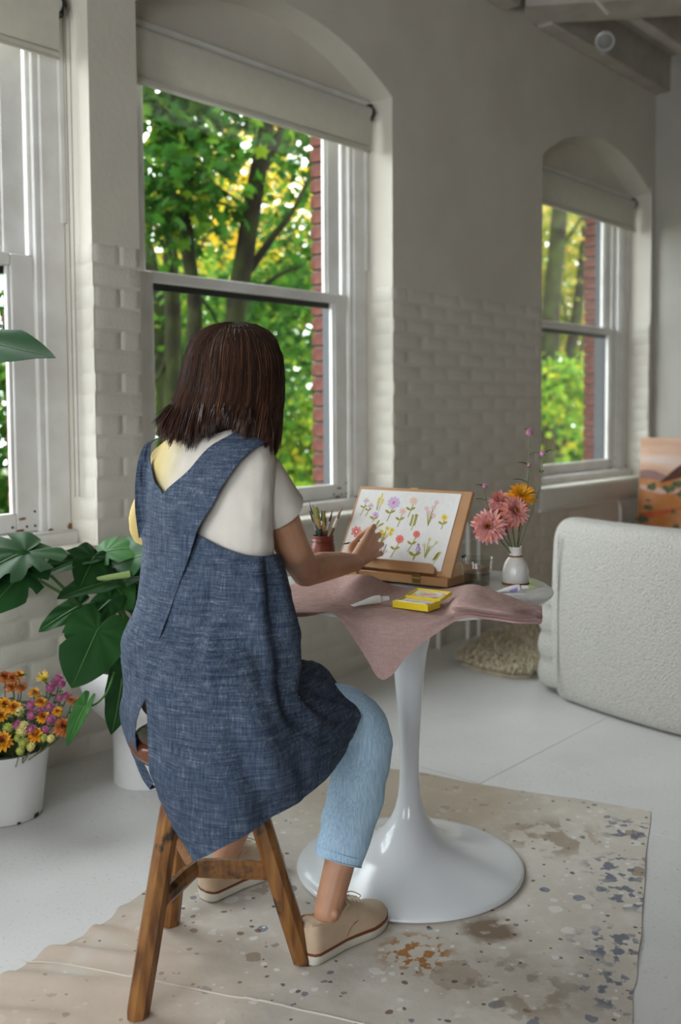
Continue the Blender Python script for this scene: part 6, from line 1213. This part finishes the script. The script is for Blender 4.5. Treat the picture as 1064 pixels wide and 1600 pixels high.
PANEL_R = [
  [(1.2883,1.5312,0.9527), (1.2910,1.4787,0.9336), (1.3028,1.4361,0.9182), (1.3244,1.4047,0.9073), (1.3536,1.3901,0.9028), (1.3950,1.3997,0.9009), (1.4546,1.4445,0.8900), (1.5152,1.5261,0.8755)],
  [(1.2820,1.5409,0.8931), (1.2857,1.4868,0.8927), (1.2968,1.4429,0.8906), (1.3157,1.4085,0.8866), (1.3464,1.3867,0.8812), (1.3905,1.3919,0.8739), (1.4504,1.4314,0.8597), (1.5233,1.5289,0.8405)],
  [(1.2641,1.5529,0.8190), (1.2693,1.4942,0.8278), (1.2815,1.4456,0.8318), (1.3018,1.4054,0.8324), (1.3354,1.3762,0.8297), (1.3822,1.3737,0.8232), (1.4566,1.4197,0.8068), (1.5351,1.5256,0.7826)],
  [(1.2416,1.5713,0.7396), (1.2468,1.5020,0.7540), (1.2613,1.4428,0.7625), (1.2850,1.3957,0.7664), (1.3206,1.3620,0.7651), (1.3749,1.3532,0.7570), (1.4724,1.4101,0.7305), (1.5565,1.5241,0.6994)],
  [(1.2052,1.5512,0.6814), (1.2087,1.4728,0.7002), (1.2314,1.4172,0.7075), (1.2701,1.3807,0.7083), (1.3262,1.3616,0.7028), (1.3893,1.3646,0.6911), (1.4606,1.4032,0.6720), (1.5430,1.5038,0.6393)],
  [(1.1978,1.5536,0.6122), (1.1999,1.4695,0.6342), (1.2189,1.4061,0.6457), (1.2557,1.3644,0.6490), (1.3094,1.3453,0.6455), (1.3619,1.3455,0.6375), (1.4177,1.3717,0.6229), (1.4639,1.4089,0.6085)],
  [(1.1956,1.5505,0.5492), (1.1952,1.4616,0.5710), (1.2118,1.3938,0.5862), (1.2501,1.3506,0.5931), (1.3064,1.3291,0.5959), (1.3681,1.3347,0.5950), (1.4284,1.3572,0.5970), (1.4805,1.3883,0.5898)],
  [(1.1942,1.5385,0.4817), (1.1896,1.4470,0.5062), (1.2072,1.3754,0.5257), (1.2537,1.3310,0.5379), (1.3220,1.3144,0.5454), (1.3917,1.3195,0.5566), (1.4631,1.3456,0.5701), (1.5154,1.3771,0.5703)],
  [(1.1969,1.5077,0.4285), (1.1899,1.4188,0.4501), (1.2117,1.3532,0.4715), (1.2639,1.3149,0.4876), (1.3417,1.3034,0.5026), (1.4231,1.3111,0.5232), (1.5040,1.3420,0.5422), (1.5566,1.3741,0.5531)],
  [(1.2026,1.4658,0.3720), (1.1919,1.3893,0.3998), (1.2176,1.3395,0.4260), (1.2718,1.3099,0.4473), (1.3537,1.3017,0.4669), (1.4391,1.3053,0.4930), (1.5336,1.3364,0.5184), (1.5881,1.3672,0.5373)],
  [(1.2079,1.4259,0.3328), (1.2012,1.3683,0.3684), (1.2264,1.3340,0.3918), (1.2801,1.3051,0.4152), (1.3642,1.3019,0.4333), (1.4484,1.3071,0.4612), (1.5461,1.3350,0.4923), (1.6164,1.3641,0.5241)]]

THIGH_SHEET = [
  [(1.5447,1.5295,0.6088), (1.6240,1.5300,0.6072), (1.6666,1.5098,0.5841), (1.6915,1.4928,0.5430), (1.7094,1.4695,0.5103), (1.7014,1.4473,0.4987)],
  [(1.5004,1.4623,0.6517), (1.5766,1.4659,0.6446), (1.6227,1.4564,0.6169), (1.6452,1.4423,0.5770), (1.6642,1.4174,0.5411), (1.6632,1.4016,0.5211)],
  [(1.4587,1.4182,0.6457), (1.5137,1.4151,0.6349), (1.5654,1.4145,0.6076), (1.5989,1.4037,0.5741), (1.6252,1.3861,0.5431), (1.6327,1.3760,0.5263)],
  [(1.4294,1.3884,0.6198), (1.4721,1.3839,0.6046), (1.5159,1.3774,0.5810), (1.5587,1.3723,0.5598), (1.5985,1.3706,0.5383), (1.6201,1.3673,0.5225)],
  [(1.4351,1.3943,0.5882), (1.4760,1.3916,0.5686), (1.5200,1.3851,0.5485), (1.5631,1.3800,0.5309), (1.5938,1.3740,0.5163), (1.6138,1.3730,0.5059)]]

TIPS = [(-1.90, (1.3916,1.7223,1.1520)), (-1.57, (1.3422,1.6870,1.1463)), (-1.10, (1.3141,1.6268,1.1355)), (-0.80, (1.3093,1.5781,1.1245)), (-0.50, (1.3167,1.5470,1.1261)), (-0.25, (1.3366,1.5263,1.1493)), (-0.05, (1.3545,1.5073,1.1646)), (0.15, (1.3652,1.4867,1.1568)), (0.40, (1.3753,1.4584,1.1388)), (0.70, (1.3879,1.4348,1.1209)), (1.00, (1.4038,1.4236,1.1141)), (1.57, (1.4533,1.4512,1.1186)), (1.90, (1.5020,1.5034,1.1353))]

def capsule(b, p0, p1, r0, r1, n=14):
    p0, p1 = Vector(p0), Vector(p1); d = p1-p0; L = max(d.length, 1e-5); d.normalize(); pts, rr = [], []
    for a in (85, 60, 35, 15): pts.append(p0 - d*r0*math.sin(R(a))); rr.append(r0*math.cos(R(a)))
    for q in (0, .25, .5, .75, 1): pts.append(p0 + d*L*q); rr.append(r0 + (r1-r0)*q)
    for a in (15, 35, 60, 85): pts.append(p1 + d*r1*math.sin(R(a))); rr.append(r1*math.cos(R(a)))
    b.tube(pts, rr, n)
def chain(b, pts):
    for (p, r), (q, s) in zip(pts, pts[1:]): capsule(b, p, q, r, s)
def remeshed(b, name, m, parent, voxel, smooth=3, noise=None):
    o = b.build('tmp_shape', m, None, loc=(0, 0, 0)); md = o.modifiers.new('r', 'REMESH'); md.mode = 'VOXEL'; md.voxel_size = voxel
    if smooth: sm = o.modifiers.new('s', 'SMOOTH'); sm.iterations = smooth; sm.factor = .5
    dg = bpy.context.evaluated_depsgraph_get(); me = bpy.data.meshes.new_from_object(o.evaluated_get(dg)); bpy.data.objects.remove(o); me.name = name
    off = np.array(parent.location); n = len(me.vertices); co = np.empty(n*3); me.vertices.foreach_get('co', co); co = co.reshape(-1, 3)
    if noise:
        no = np.empty(n*3); me.vertices.foreach_get('normal', no); no = no.reshape(-1, 3); co = co + no*np.array([noise(p) for p in co])[:, None]
    me.vertices.foreach_set('co', (co-off).ravel()); me.polygons.foreach_set('use_smooth', [True]*len(me.polygons))
    if not me.materials: me.materials.append(m)
    me.update(); r = bpy.data.objects.new(name, me); C.objects.link(r); r.parent = parent; return r
pe = thing('person', 'woman in a denim pinafore apron painting flowers, seated on a stool with her back turned', 'person', (SX, SY, 0))
m_skin = mat('skin', (.46, .235, .135), (.52, .275, .165), 22, .5, (140, .15, .0015), sss=.12)
bd_ = MB()
HIPR, HIPL, KNR, KNL, ANR, ANL = (1.365, 1.50, .60), (1.34, 1.665, .60), (1.69, 1.425, .475), (1.74, 1.69, .475), (1.562, 1.414, .095), (1.60, 1.785, .095)
for dy in (-.055, .055):
    chain(bd_, [((1.335, 1.58+dy, .60), .085), ((1.345, 1.58+dy, .72), .075), ((1.36, 1.583+dy, .85), .07), ((1.385, 1.588+dy, .98), .075), ((1.40, 1.59+dy*1.1, 1.05), .06)])
chain(bd_, [((1.395, 1.59, 1.05), .06), ((1.412, 1.592, 1.13), .048), ((1.44, 1.595, 1.175), .045), ((1.465, 1.597, 1.21), .05)])
# head: skull, jaw, nose, brow, ears
bd_.sphere((1.485, 1.599, 1.275), (.088, .070, .092), 20, 14); capsule(bd_, (1.50, 1.60, 1.235), (1.535, 1.606, 1.195), .055, .034); capsule(bd_, (1.555, 1.609, 1.262), (1.585, 1.613, 1.232), .010, .014)
capsule(bd_, (1.556, 1.582, 1.285), (1.556, 1.634, 1.29), .014, .014); capsule(bd_, (1.562, 1.595, 1.205), (1.562, 1.625, 1.207), .010, .010)
for s in (-1, 1): bd_.sphere((1.478, 1.599+s*.072, 1.255), (.018, .008, .03), 10, 8)
# arms
SHR, ELR, WRR = (1.4409, 1.4736, 1.0414), (1.643, 1.547, .818), (1.880, 1.600, .806)
chain(bd_, [((1.40, 1.54, 1.05), .045), (SHR, .043), ((1.4571, 1.4495, 0.9775), .040), ((1.5030, 1.4505, 0.8948), .037), (ELR, .034), ((1.72, 1.567, .818), .0365), ((1.80, 1.583, .813), .031), (WRR, .0225)])
SHL, ELL, WRL = (1.40, 1.725, 1.04), (1.52, 1.80, .80), (1.60, 1.70, .68)
chain(bd_, [((1.40, 1.66, 1.05), .042), (SHL, .042), (ELL, .034), (WRL, .024)]); capsule(bd_, WRL, (1.63, 1.675, .655), .026, .028)
for k in range(4): capsule(bd_, (1.635, 1.65+.016*k, .65), (1.665, 1.64+.018*k, .62), .0085, .0075)
capsule(bd_, (1.62, 1.655, .66), (1.64, 1.63, .64), .0095, .008)
# painting hand: palm, four bent fingers, thumb
K = [(1.9737, 1.6256, 0.8722), (1.9798, 1.6200, 0.8537), (1.9805, 1.6143, 0.8324), (1.9746, 1.6117, 0.8132)]
for k, r in zip(K, (.011, .011, .0105, .0095)): capsule(bd_, WRR, k, .020, r)
capsule(bd_, (1.9289, 1.6252, 0.8057), (1.9594, 1.6184, 0.8293), .022, .016)
PIP = [(2.0029, 1.6388, 0.8826), (2.0138, 1.6304, 0.8594), (2.0155, 1.6233, 0.8354), (2.0101, 1.6212, 0.8125)]; DIP = [(1.9958, 1.6723, 0.8613), (2.0131, 1.6604, 0.8452), (2.0149, 1.6532, 0.8235), (2.0112, 1.6481, 0.8040)]; TIP = [(1.9843, 1.6826, 0.8464), (2.0002, 1.6740, 0.8335), (2.0034, 1.6657, 0.8152), (2.0021, 1.6581, 0.7990)]
for i in range(4):
    r = (.0082, .0084, .0080, .0074)[i]; chain(bd_, [(K[i], r*1.2), (PIP[i], r*1.02), (DIP[i], r*.92), (TIP[i], r*.8)])
chain(bd_, [((1.9216, 1.6405, 0.7985), .016), ((1.9386, 1.6681, 0.8138), .0125), ((1.9617, 1.6812, 0.8303), .0105), ((1.9742, 1.6785, 0.8410), .0085)])
# legs and feet
chain(bd_, [(HIPR, .065), ((1.52, 1.465, .55), .052), (KNR, .045), ((1.668, 1.42, .34), .044), ((1.625, 1.418, .22), .036), (ANR, .0305)]); chain(bd_, [((1.54, 1.42, .055), .025), ((1.62, 1.415, .045), .020), ((1.69, 1.41, .038), .016)])
chain(bd_, [(HIPL, .065), ((1.52, 1.675, .56), .055), (KNL, .045), ((1.69, 1.73, .30), .042), ((1.64, 1.76, .2), .036), (ANL, .0305)]); chain(bd_, [((1.58, 1.785, .055), .027), ((1.66, 1.783, .045), .022), ((1.73, 1.78, .038), .018)])
capsule(bd_, (1.558, 1.387, .100), (1.56, 1.392, .100), .009, .009)
body = remeshed(bd_, 'body', m_skin, pe, .0034, 3)
MB().sphere((1.562, 1.585, 1.27), .011, 10, 8).build('eye', mat('eye_white', (.7, .68, .66), rough=.2), body); MB().sphere((1.561, 1.627, 1.272), .011, 10, 8).build('eye', mat('eye_white_b', (.7, .68, .66), rough=.2), body)
m_nail = mat('finger_nail', (.60, .36, .29), rough=.3)

# t-shirt: torso plus two open sleeves
def shirt_mat():
    m = mat('cream_tee_with_yellow_dye', (.78, .71, .60), rough=.85, spec=.2); t = NT(m)
    sx = t.n('SeparateXYZ'); t.l(t.coord(), sx.inputs[0]); f_ = t.math('ADD', t.math('MULTIPLY', sx.outputs[1], 7.0), t.math('MULTIPLY', t.math('SUBTRACT', t.noise(t.coord(), 6, 3), .5), 1.3))
    c = t.ramp(f_, [(-.0, (.61, .565, .50)), (.22, (.61, .55, .42)), (.55, (.62, .52, .27)), (1.0, (.60, .45, .17))]); t.base(c)
    t.bump(t.math('ADD', t.noise(t.coord(), 35, 5), t.math('MULTIPLY', t.noise(t.coord(), 500, 2), .2)), .4, .004); return m
m_tee = shirt_mat(); tb_ = MB(); tb_.rings([[Vector(p) for p in r] for r in TORSO[:-3]])
capsule(tb_, (1.4199, 1.5318, 1.0832), (1.4374, 1.4776, 1.0414), .060, .052); capsule(tb_, (1.405, 1.67, 1.05), (1.415, 1.71, 1.03), .046, .042)
chain(tb_, [((1.4084, 1.6398, 1.1247), .026), ((1.3945, 1.7226, 1.1068), .024), ((1.3931, 1.7525, 1.0835), .024)])
chain(tb_, [((1.4259, 1.5577, 1.1093), .042), ((1.4430, 1.4887, 1.0674), .040)])
def tee_noise(p): return .0055*nz((p[0]*13+p[2]*4, p[1]*13-p[2]*4, p[2]*5), 1, 2.0) + .0024*nz(p, 34, 5.0) - .003
tee = remeshed(tb_, 't_shirt', m_tee, pe, .006, 5, tee_noise)
def sleeve(pts, parent):
    b = MB(); q = catmull([(*p, r) for p, r in pts], 5); inner = [(*x[:3], x[3]-.004) for x in reversed(q[len(q)//2:])]; full_ = [tuple(x) for x in q] + inner
    b.tube([x[:3] for x in full_[:len(q)]], [x[3] for x in full_[:len(q)]], 24, cap=False); b.tube([x[:3] for x in inner], [x[3] for x in inner], 24, cap=False)
    b.v = [tuple(np.array(p) + np.array([nz(p, 16, 1), nz(p, 16, 5), nz(p, 16, 8)])*.006) for p in b.v]
    n = 24; a0 = (len(q)-1)*n; b.f += [(a0+k, a0+(k+1) % n, len(q)*n+(k+1) % n, len(q)*n+k) for k in range(n)]; b.mi += [0]*n
    return b.build('sleeve', m_tee, parent, angle=70)
sleeve([((1.4162, 1.5047, 1.0735), .056), ((1.4289, 1.4802, 1.0471), .058), ((1.4387, 1.4586, 1.0157), .057), ((1.4531, 1.4472, 0.9873), .056), ((1.4606, 1.4455, 0.9775), .056)], tee)
sleeve([((1.40, 1.70, 1.04), .042), ((1.405, 1.750, 1.005), .046), ((1.408, 1.802, .955), .052), ((1.43, 1.816, .915), .054)], tee)

# pinafore apron
def chambray():
    m = mat('blue_chambray', (.07, .09, .13), rough=.9, spec=.15); t = NT(m)
    a = t.noise(t.coord((1, 1, .05)), 420, 2); b = t.noise(t.coord((.05, .05, 1)), 420, 2); slub = t.noise(t.coord((.12, .12, 1)), 160, 3); slub2 = t.noise(t.coord((1, 1, .1)), 140, 3)
    h = t.math('ADD', t.math('MULTIPLY', t.math('ADD', a, b), .34), t.math('MULTIPLY', t.math('ADD', slub, slub2), .16))
    c = t.ramp(h, [(.38, (.022, .034, .060)), (.48, (.050, .070, .108)), (.56, (.095, .120, .165)), (.66, (.21, .24, .28))])
    c = t.mix(t.math('MULTIPLY', t.ramp(t.noise(t.coord(), 4, 3), [(.35, (0, 0, 0)), (.65, (1, 1, 1))]), .3), c, (.035, .052, .09)); t.base(c)
    t.bump(t.math('ADD', t.math('MULTIPLY', h, .35), t.noise(t.coord(), 40, 5)), .5, .006); return m
m_den = chambray(); ap = MB()
def fold_a(p, u, v):
    e = min(1, v*4)
    return e*(.013*nz((p[0]*9+p[2]*3, p[1]*9-p[2]*3, p[2]*2.0), 1, 4.0) + .004*nz((p[0]*26, p[1]*26+p[2]*9, p[2]*9), 1, 1.0) + .0016*nz(p, 60, 2.0))
def fold_r(p, u, v):
    g = lambda c, w: math.exp(-((u-c)/w)**2); on = lambda a, b, w: 1/(1+math.exp(-(v-a)/w))*1/(1+math.exp((v-b)/w))
    f_ = fold_a(p, u, v)
    f_ += on(.08, .62, .04)*(.017*g(.60+.16*v, .045) - .009*g(.52+.17*v, .05) - .008*g(.68+.15*v, .04))
    f_ += on(.15, .75, .05)*(.013*g(.82+.05*v, .04) - .007*g(.76+.06*v, .04))
    f_ += on(.05, .45, .05)*(.008*g(.30-.18*v, .035) - .005*g(.37-.2*v, .04)) + on(.55, .98, .05)*(.011*g(.34+.1*v, .05) - .008*g(.46+.08*v, .06))
    f_ += on(.30, .95, .06)*.004*nz((p[0]*7, p[1]*7, p[2]*26), 1, 8.0)
    return f_ - .012*on(.06, .9, .04) - (.0016 if v > .955 else 0)
def fold_s(p, u, v): return .0022*nz(p, 22, 3.0)
for data, fo_, a_, b_ in ((STRAP_L, fold_s, 4, 5), (STRAP_R, fold_s, 4, 6), (PANEL_L, fold_a, 5, 6), (PANEL_R, fold_r, 12, 10), (THIGH_SHEET, fold_a, 8, 6)):
    t_ = thick_patch(data, a_, b_, .0016, fold=fo_); ap.add(t_.v, t_.f)
apr = ap.build('apron', m_den, pe, angle=70); apr['label'] = 'blue chambray cross-back pinafore apron'
MB().obox((1.4100, 1.3572, 0.6182), (.55, -.6, -.45), (.4, .2, .5), (.6, .7, 0), .010, .0035, .0006).build('label_tag', m_label, apr)

# jeans
def denim():
    m = mat('light_blue_denim', (.27, .39, .50), rough=.85, spec=.2); t = NT(m)
    c = t.ramp(t.noise(t.coord((1, 1, .06)), 380, 3), [(.35, (.32, .49, .66)), (.5, (.42, .60, .76)), (.68, (.60, .74, .86))])
    c = t.mix(t.math('MULTIPLY', t.noise(t.coord(), 7, 4), .35), c, (.34, .52, .69)); t.base(c); t.bump(t.math('ADD', t.noise(t.coord(), 22, 4), t.math('MULTIPLY', t.noise(t.coord(), 600, 2), .12)), .28, .005); return m
m_jean = denim()
def leg_tube(pts, n=28):
    b = MB(); q = catmull([(*p, r) for p, r in pts], 6); b.tube([x[:3] for x in q], [float(x[3]) for x in q], n, cap=False); k = len(q)
    inn = [(*x[:3], x[3]-.0035) for x in reversed(q[-6:])]; b.tube([x[:3] for x in inn], [float(x[3]) for x in inn], n, cap=False)
    b.v = [tuple(np.array(p) + np.array([nz((p[0], p[1], p[2]*1.6), 15, 1), nz((p[0], p[1], p[2]*1.6), 15, 5), 0])*.007) for p in b.v]
    a0 = (k-1)*n; b.f += [(a0+j, a0+(j+1) % n, k*n+(j+1) % n, k*n+j) for j in range(n)]; b.mi += [0]*n; return b, q[-1], q[-2]
jb_, e1, e0 = leg_tube([((1.36, 1.515, .59), .070), ((1.45, 1.485, .565), .064), ((1.57, 1.455, .538), .060), ((1.65, 1.435, .508), .062), ((1.690, 1.424, .462), .067), ((1.688, 1.42, .40), .067), ((1.662, 1.418, .32), .064), ((1.632, 1.418, .25), .058), ((1.605, 1.418, .192), .051)])
jl_, f1, f0 = leg_tube([((1.36, 1.635, .59), .068), ((1.45, 1.655, .575), .068), ((1.6, 1.68, .55), .072), ((1.71, 1.69, .515), .066), ((1.735, 1.695, .46), .062), ((1.71, 1.71, .36), .058), ((1.67, 1.745, .255), .05)])
jb_.add(jl_.v, jl_.f); jb_.sphere((1.345, 1.58, .595), (.10, .125, .08), 24, 14)
jn = jb_.build('jeans', m_jean, pe, angle=70)
hm = MB(); ax = Vector(e1[:3]) - Vector(e0[:3]); ax.normalize(); u, w = frame_of(ax)
for d_, r_ in ((-.001, .0525), (-.018, .0535)): hm.tube([Vector(e1[:3]) + ax*d_ + (u*math.cos(2*PI*k/36) + w*math.sin(2*PI*k/36))*r_ for k in range(37)], .0013, 5)
hm.build('cuff_hem', m_jean, jn)

# shoes
m_suede = mat('tan_suede', (.50, .36, .235), (.56, .42, .285), 30, .85, (200, .2, .001), sheen=.2); m_sole = mat('cream_rubber_sole', (.66, .63, .54), (.58, .55, .46), 14, .6); m_welt = mat('brown_welt', (.16, .05, .018), rough=.5); m_lace = mat('cream_lace', (.62, .55, .42), rough=.8)
def shoe(heel, az, ln=.252):
    F_ = Vector((math.cos(az), math.sin(az), 0)); L_ = Vector((-math.sin(az), math.cos(az), 0)); h = Vector(heel); P = lambda x, y, z: h + F_*x + L_*y + Vector((0, 0, z))
    half = [(0, .012), (.02, .027), (.06, .034), (.25, .0335), (.40, .032), (.55, .037), (.70, .0445), (.82, .0435), (.92, .034), (.98, .018), (1.0, .006)]
    hs = [0, .01, .03, .07, .12, .2, .3, .4, .5, .6, .7, .78, .85, .91, .95, .98, 1.0]; hwf = lambda s: float(np.interp(s, [a for a, _ in half], [b for _, b in half]))
    up = lambda s: .010*max(0, (s-.72)/.28)**2
    ol_ = [(s, hwf(s)) for s in hs] + [(s, -hwf(s)) for s in reversed(hs)]
    t = thing('tmp', None, None); bpy.data.objects.remove(t)
    so_ = MB(); so_.rings([[P(s*ln, y*k, z+up(s)) for s, y in ol_] for z, k in ((.003, .93), (.006, .985), (.018, 1.04), (.0225, 1.05))])
    we = MB(); we.rings([[P(s*ln, y*k, z+up(s)) for s, y in ol_] for z, k in ((.0225, 1.06), (.027, 1.07), (.0285, 1.03))])
    # upper as rings along the foot: left edge over the top to the right edge
    ht = [(0, .078), (.03, .088), (.12, .086), (.25, .074), (.38, .088), (.46, .100), (.55, .094), (.65, .080), (.78, .066), (.88, .058), (.95, .047), (1.0, .030)]
    htf = lambda s: float(np.interp(s, [a for a, _ in ht], [b for _, b in ht])); rings = []
    for s in hs:
        w_ = max(hwf(s), .004); z1 = htf(s); ring = []
        op = .0 if (s < .02 or s > .47) else 1.0
        for k in range(17):
            q = k/16; a = PI*q; y = w_*math.cos(a); 
            zz = .026 + (z1-.026)*math.sin(a)**(.55 if s < .5 else .75)
            if op: 
                y = w_*(1.02 if q < .5 else -1.02)*max(.70, abs(math.cos(a))**.35) if True else y; zz = .026 + (z1-.026)*min(1, math.sin(a)*1.5)
            ring.append(P(s*ln, y, zz + up(s)*.8))
        rings.append(ring)
    return so_, we, rings, P, htf, hwf, ln
for heel, az, lb in (((1.495, 1.424, .003), R(-4), 'tan suede lace-up shoe'), ((1.537, 1.796, .003), R(-3), 'tan suede lace-up shoe')):
    so_, we, rings, P, htf, hwf, ln = shoe(heel, az)
    b = MB(); b.rings(rings, closed=False, cap0=True, cap1=True); sh = b.build('shoe', m_suede, pe, angle=60)
    so_.build('sole', m_sole, sh); we.build('welt', m_welt, sh)
    col = MB()
    cz = []
    for s in (.03, .1, .2, .3, .38, .45): cz.append(P(s*ln, hwf(s)*.80, htf(s)+.000))
    for s in (.47,): cz.append(P(s*ln, 0, htf(s)+.001))
    for s in (.45, .38, .3, .2, .1, .03): cz.append(P(s*ln, -hwf(s)*.80, htf(s)))
    cz.append(P(.005*ln, 0, .075)); cz.append(cz[0]); col.tube([tuple(p) for p in cz], .0032, 6); col.build('collar', m_suede, sh)
    lc = MB()
    for k, s in enumerate((.48, .53, .58, .63)):
        z = htf(s)+.004; w_ = .014; lc.tube([P(s*ln, w_, z-.004), P((s+.02)*ln, 0, z+.002), P((s+.035)*ln, -w_, z-.006)], .0016, 5); lc.tube([P(s*ln, -w_, z-.004), P((s+.02)*ln, 0, z+.003), P((s+.035)*ln, w_, z-.006)], .0016, 5)
    z = htf(.48)+.008
    for sg in (-1, 1):
        lc.tube(catmull([P(.47*ln, 0, z), P(.5*ln, sg*.018, z+.014), P(.56*ln, sg*.034, z+.006), P(.55*ln, sg*.026, z-.004), P(.48*ln, sg*.003, z)], 5), .0014, 5); lc.tube(catmull([P(.47*ln, 0, z), P(.44*ln, sg*.02, z+.012), P(.47*ln, sg*.045, z+.016)], 4), .0013, 5)
    lc.build('laces', m_lace, sh)
    sm_ = MB(); sm_.tube(catmull([P(.40*ln, -hwf(.4)*1.0, .032), P(.46*ln, -hwf(.46)*.97, .050), P(.56*ln, -hwf(.56)*.88, .058), P(.66*ln, -hwf(.66)*.62, .060)], 5), .0012, 5); sm_.build('seam', m_welt, sh)

# hair: a full body of hair plus many strands
def hairm():
    m = mat('dark_brown_hair', (.022, .010, .006), rough=.34, spec=.5); t = NT(m); at = t.n('Attribute', _attribute_name='tint')
    t.base(t.ramp(at.outputs['Fac'], [(0, (.014, .007, .005)), (.6, (.040, .017, .010)), (1, (.10, .040, .020))])); t.b.inputs['Anisotropic'].default_value = .5; return m
m_hair = hairm(); hb_ = MB(); hb_.rings([[Vector(p) for p in r] for r in HAIR])
hair = hb_.build('hair', m_hair, pe, angle=80); hair['label'] = 'dark brown straight shoulder-length hair'
HR = np.array(HAIR); NP = HR.shape[1]; hr = random.Random(21)
def hpt(ph, lv):
    i = min(int(lv), HR.shape[0]-2); f_ = lv-i; k = (ph/(2*PI)*NP) % NP; a = int(k); g = k-a
    P_ = lambda r: HR[r, a % NP]*(1-g) + HR[r, (a+1) % NP]*g
    return P_(i)*(1-f_) + P_(i+1)*f_
tph = [t_[0] for t_ in TIPS]; tpo = np.array([t_[1] for t_ in TIPS]); cen = HR.mean(axis=1); sv, sf, tint = [], [], []
locks = []
for n_ in range(170):
    ph = -1.95 + 3.9*(n_+.5)/170 + hr.uniform(-.02, .02); locks.append((ph, np.array([np.interp(ph, tph, tpo[:, c]) for c in range(3)]) + np.array([hr.gauss(0, .006), hr.gauss(0, .006), hr.gauss(0, .009)]), hr.random()*.005, hr.gauss(0, .18)))
for n_ in range(3400):
    lph, ltip, lof, ltv = locks[n_ % 170]; ph = lph + hr.gauss(0, .022); tip = ltip + np.array([hr.gauss(0, .003), hr.gauss(0, .003), hr.gauss(0, .005)]); of = lof*.6 + hr.random()*.003 + .0005; path = []; st_ = hr.uniform(.2, 2.2) if hr.random() < .4 else .12
    top = HR.shape[0]-2.5
    for k in range(9):
        lv = st_ + (top-st_)*k/8; q = ph*(.82+.18*min(1, lv/5)) + .03*math.sin(lv*1.1+(n_ % 170)); p = hpt(q, lv); c = cen[min(int(lv), len(cen)-1)]; d = p-c; d /= max(np.linalg.norm(d), 1e-6); path.append(p + d*of)
    cvs = catmull([path[-2], path[-1], path[-1]*.45 + tip*.55 + np.array([-.004, -.005, .002]), tip], 3); path = path[:-1] + cvs[3:]
    r0 = hr.uniform(.0007, .0016); path = [Vector(p) for p in path]; u = None; base = len(sv); tv = min(1, max(0, hr.gauss(.5, .18) + ltv + (.15 if ph > .6 else 0)))
    for i, p in enumerate(path):
        d = (path[min(i+1, len(path)-1)] - path[max(i-1, 0)]).normalized()
        if u is None: u, w = frame_of(d)
        else: u = (u - d*u.dot(d)).normalized(); w = d.cross(u)
        r = r0*(1.0 if i < len(path)-3 else (.9, .6, .15)[i-len(path)+3])
        for k in range(3): sv.append(p + u*(r*math.cos(2.094*k)) + w*(r*math.sin(2.094*k))); tint.append(tv)
    for i in range(len(path)-1):
        for k in range(3): sf.append((base+i*3+k, base+i*3+(k+1) % 3, base+(i+1)*3+(k+1) % 3, base+(i+1)*3+k))
sb = MB(); sb.v = sv; sb.f = sf; sb.mi = [0]*len(sf); so2 = sb.build('strands', m_hair, hair, angle=180); so2['kind'] = 'stuff'
at = so2.data.attributes.new('tint', 'FLOAT', 'POINT'); at.data.foreach_set('value', tint)
# the brush in her hand
hbr = thing('paintbrush', 'thin black paintbrush held in the woman\'s right hand', 'paintbrush', (1.9728, 1.6995, 0.8368))
MB().tube([(1.9698, 1.7058, 0.8354), (1.9814, 1.6824, 0.8407), (1.9873, 1.6565, 0.8465), (1.9915, 1.6339, 0.8522)], [.0022, .0026, .0026, .0018], 8).build('handle', m_black, hbr)
MB().tube([(1.9655, 1.7167, 0.8332), (1.9679, 1.7109, 0.8343), (1.9704, 1.7052, 0.8356)], [.0004, .0018, .0021], 8).build('bristles', hd, hbr)
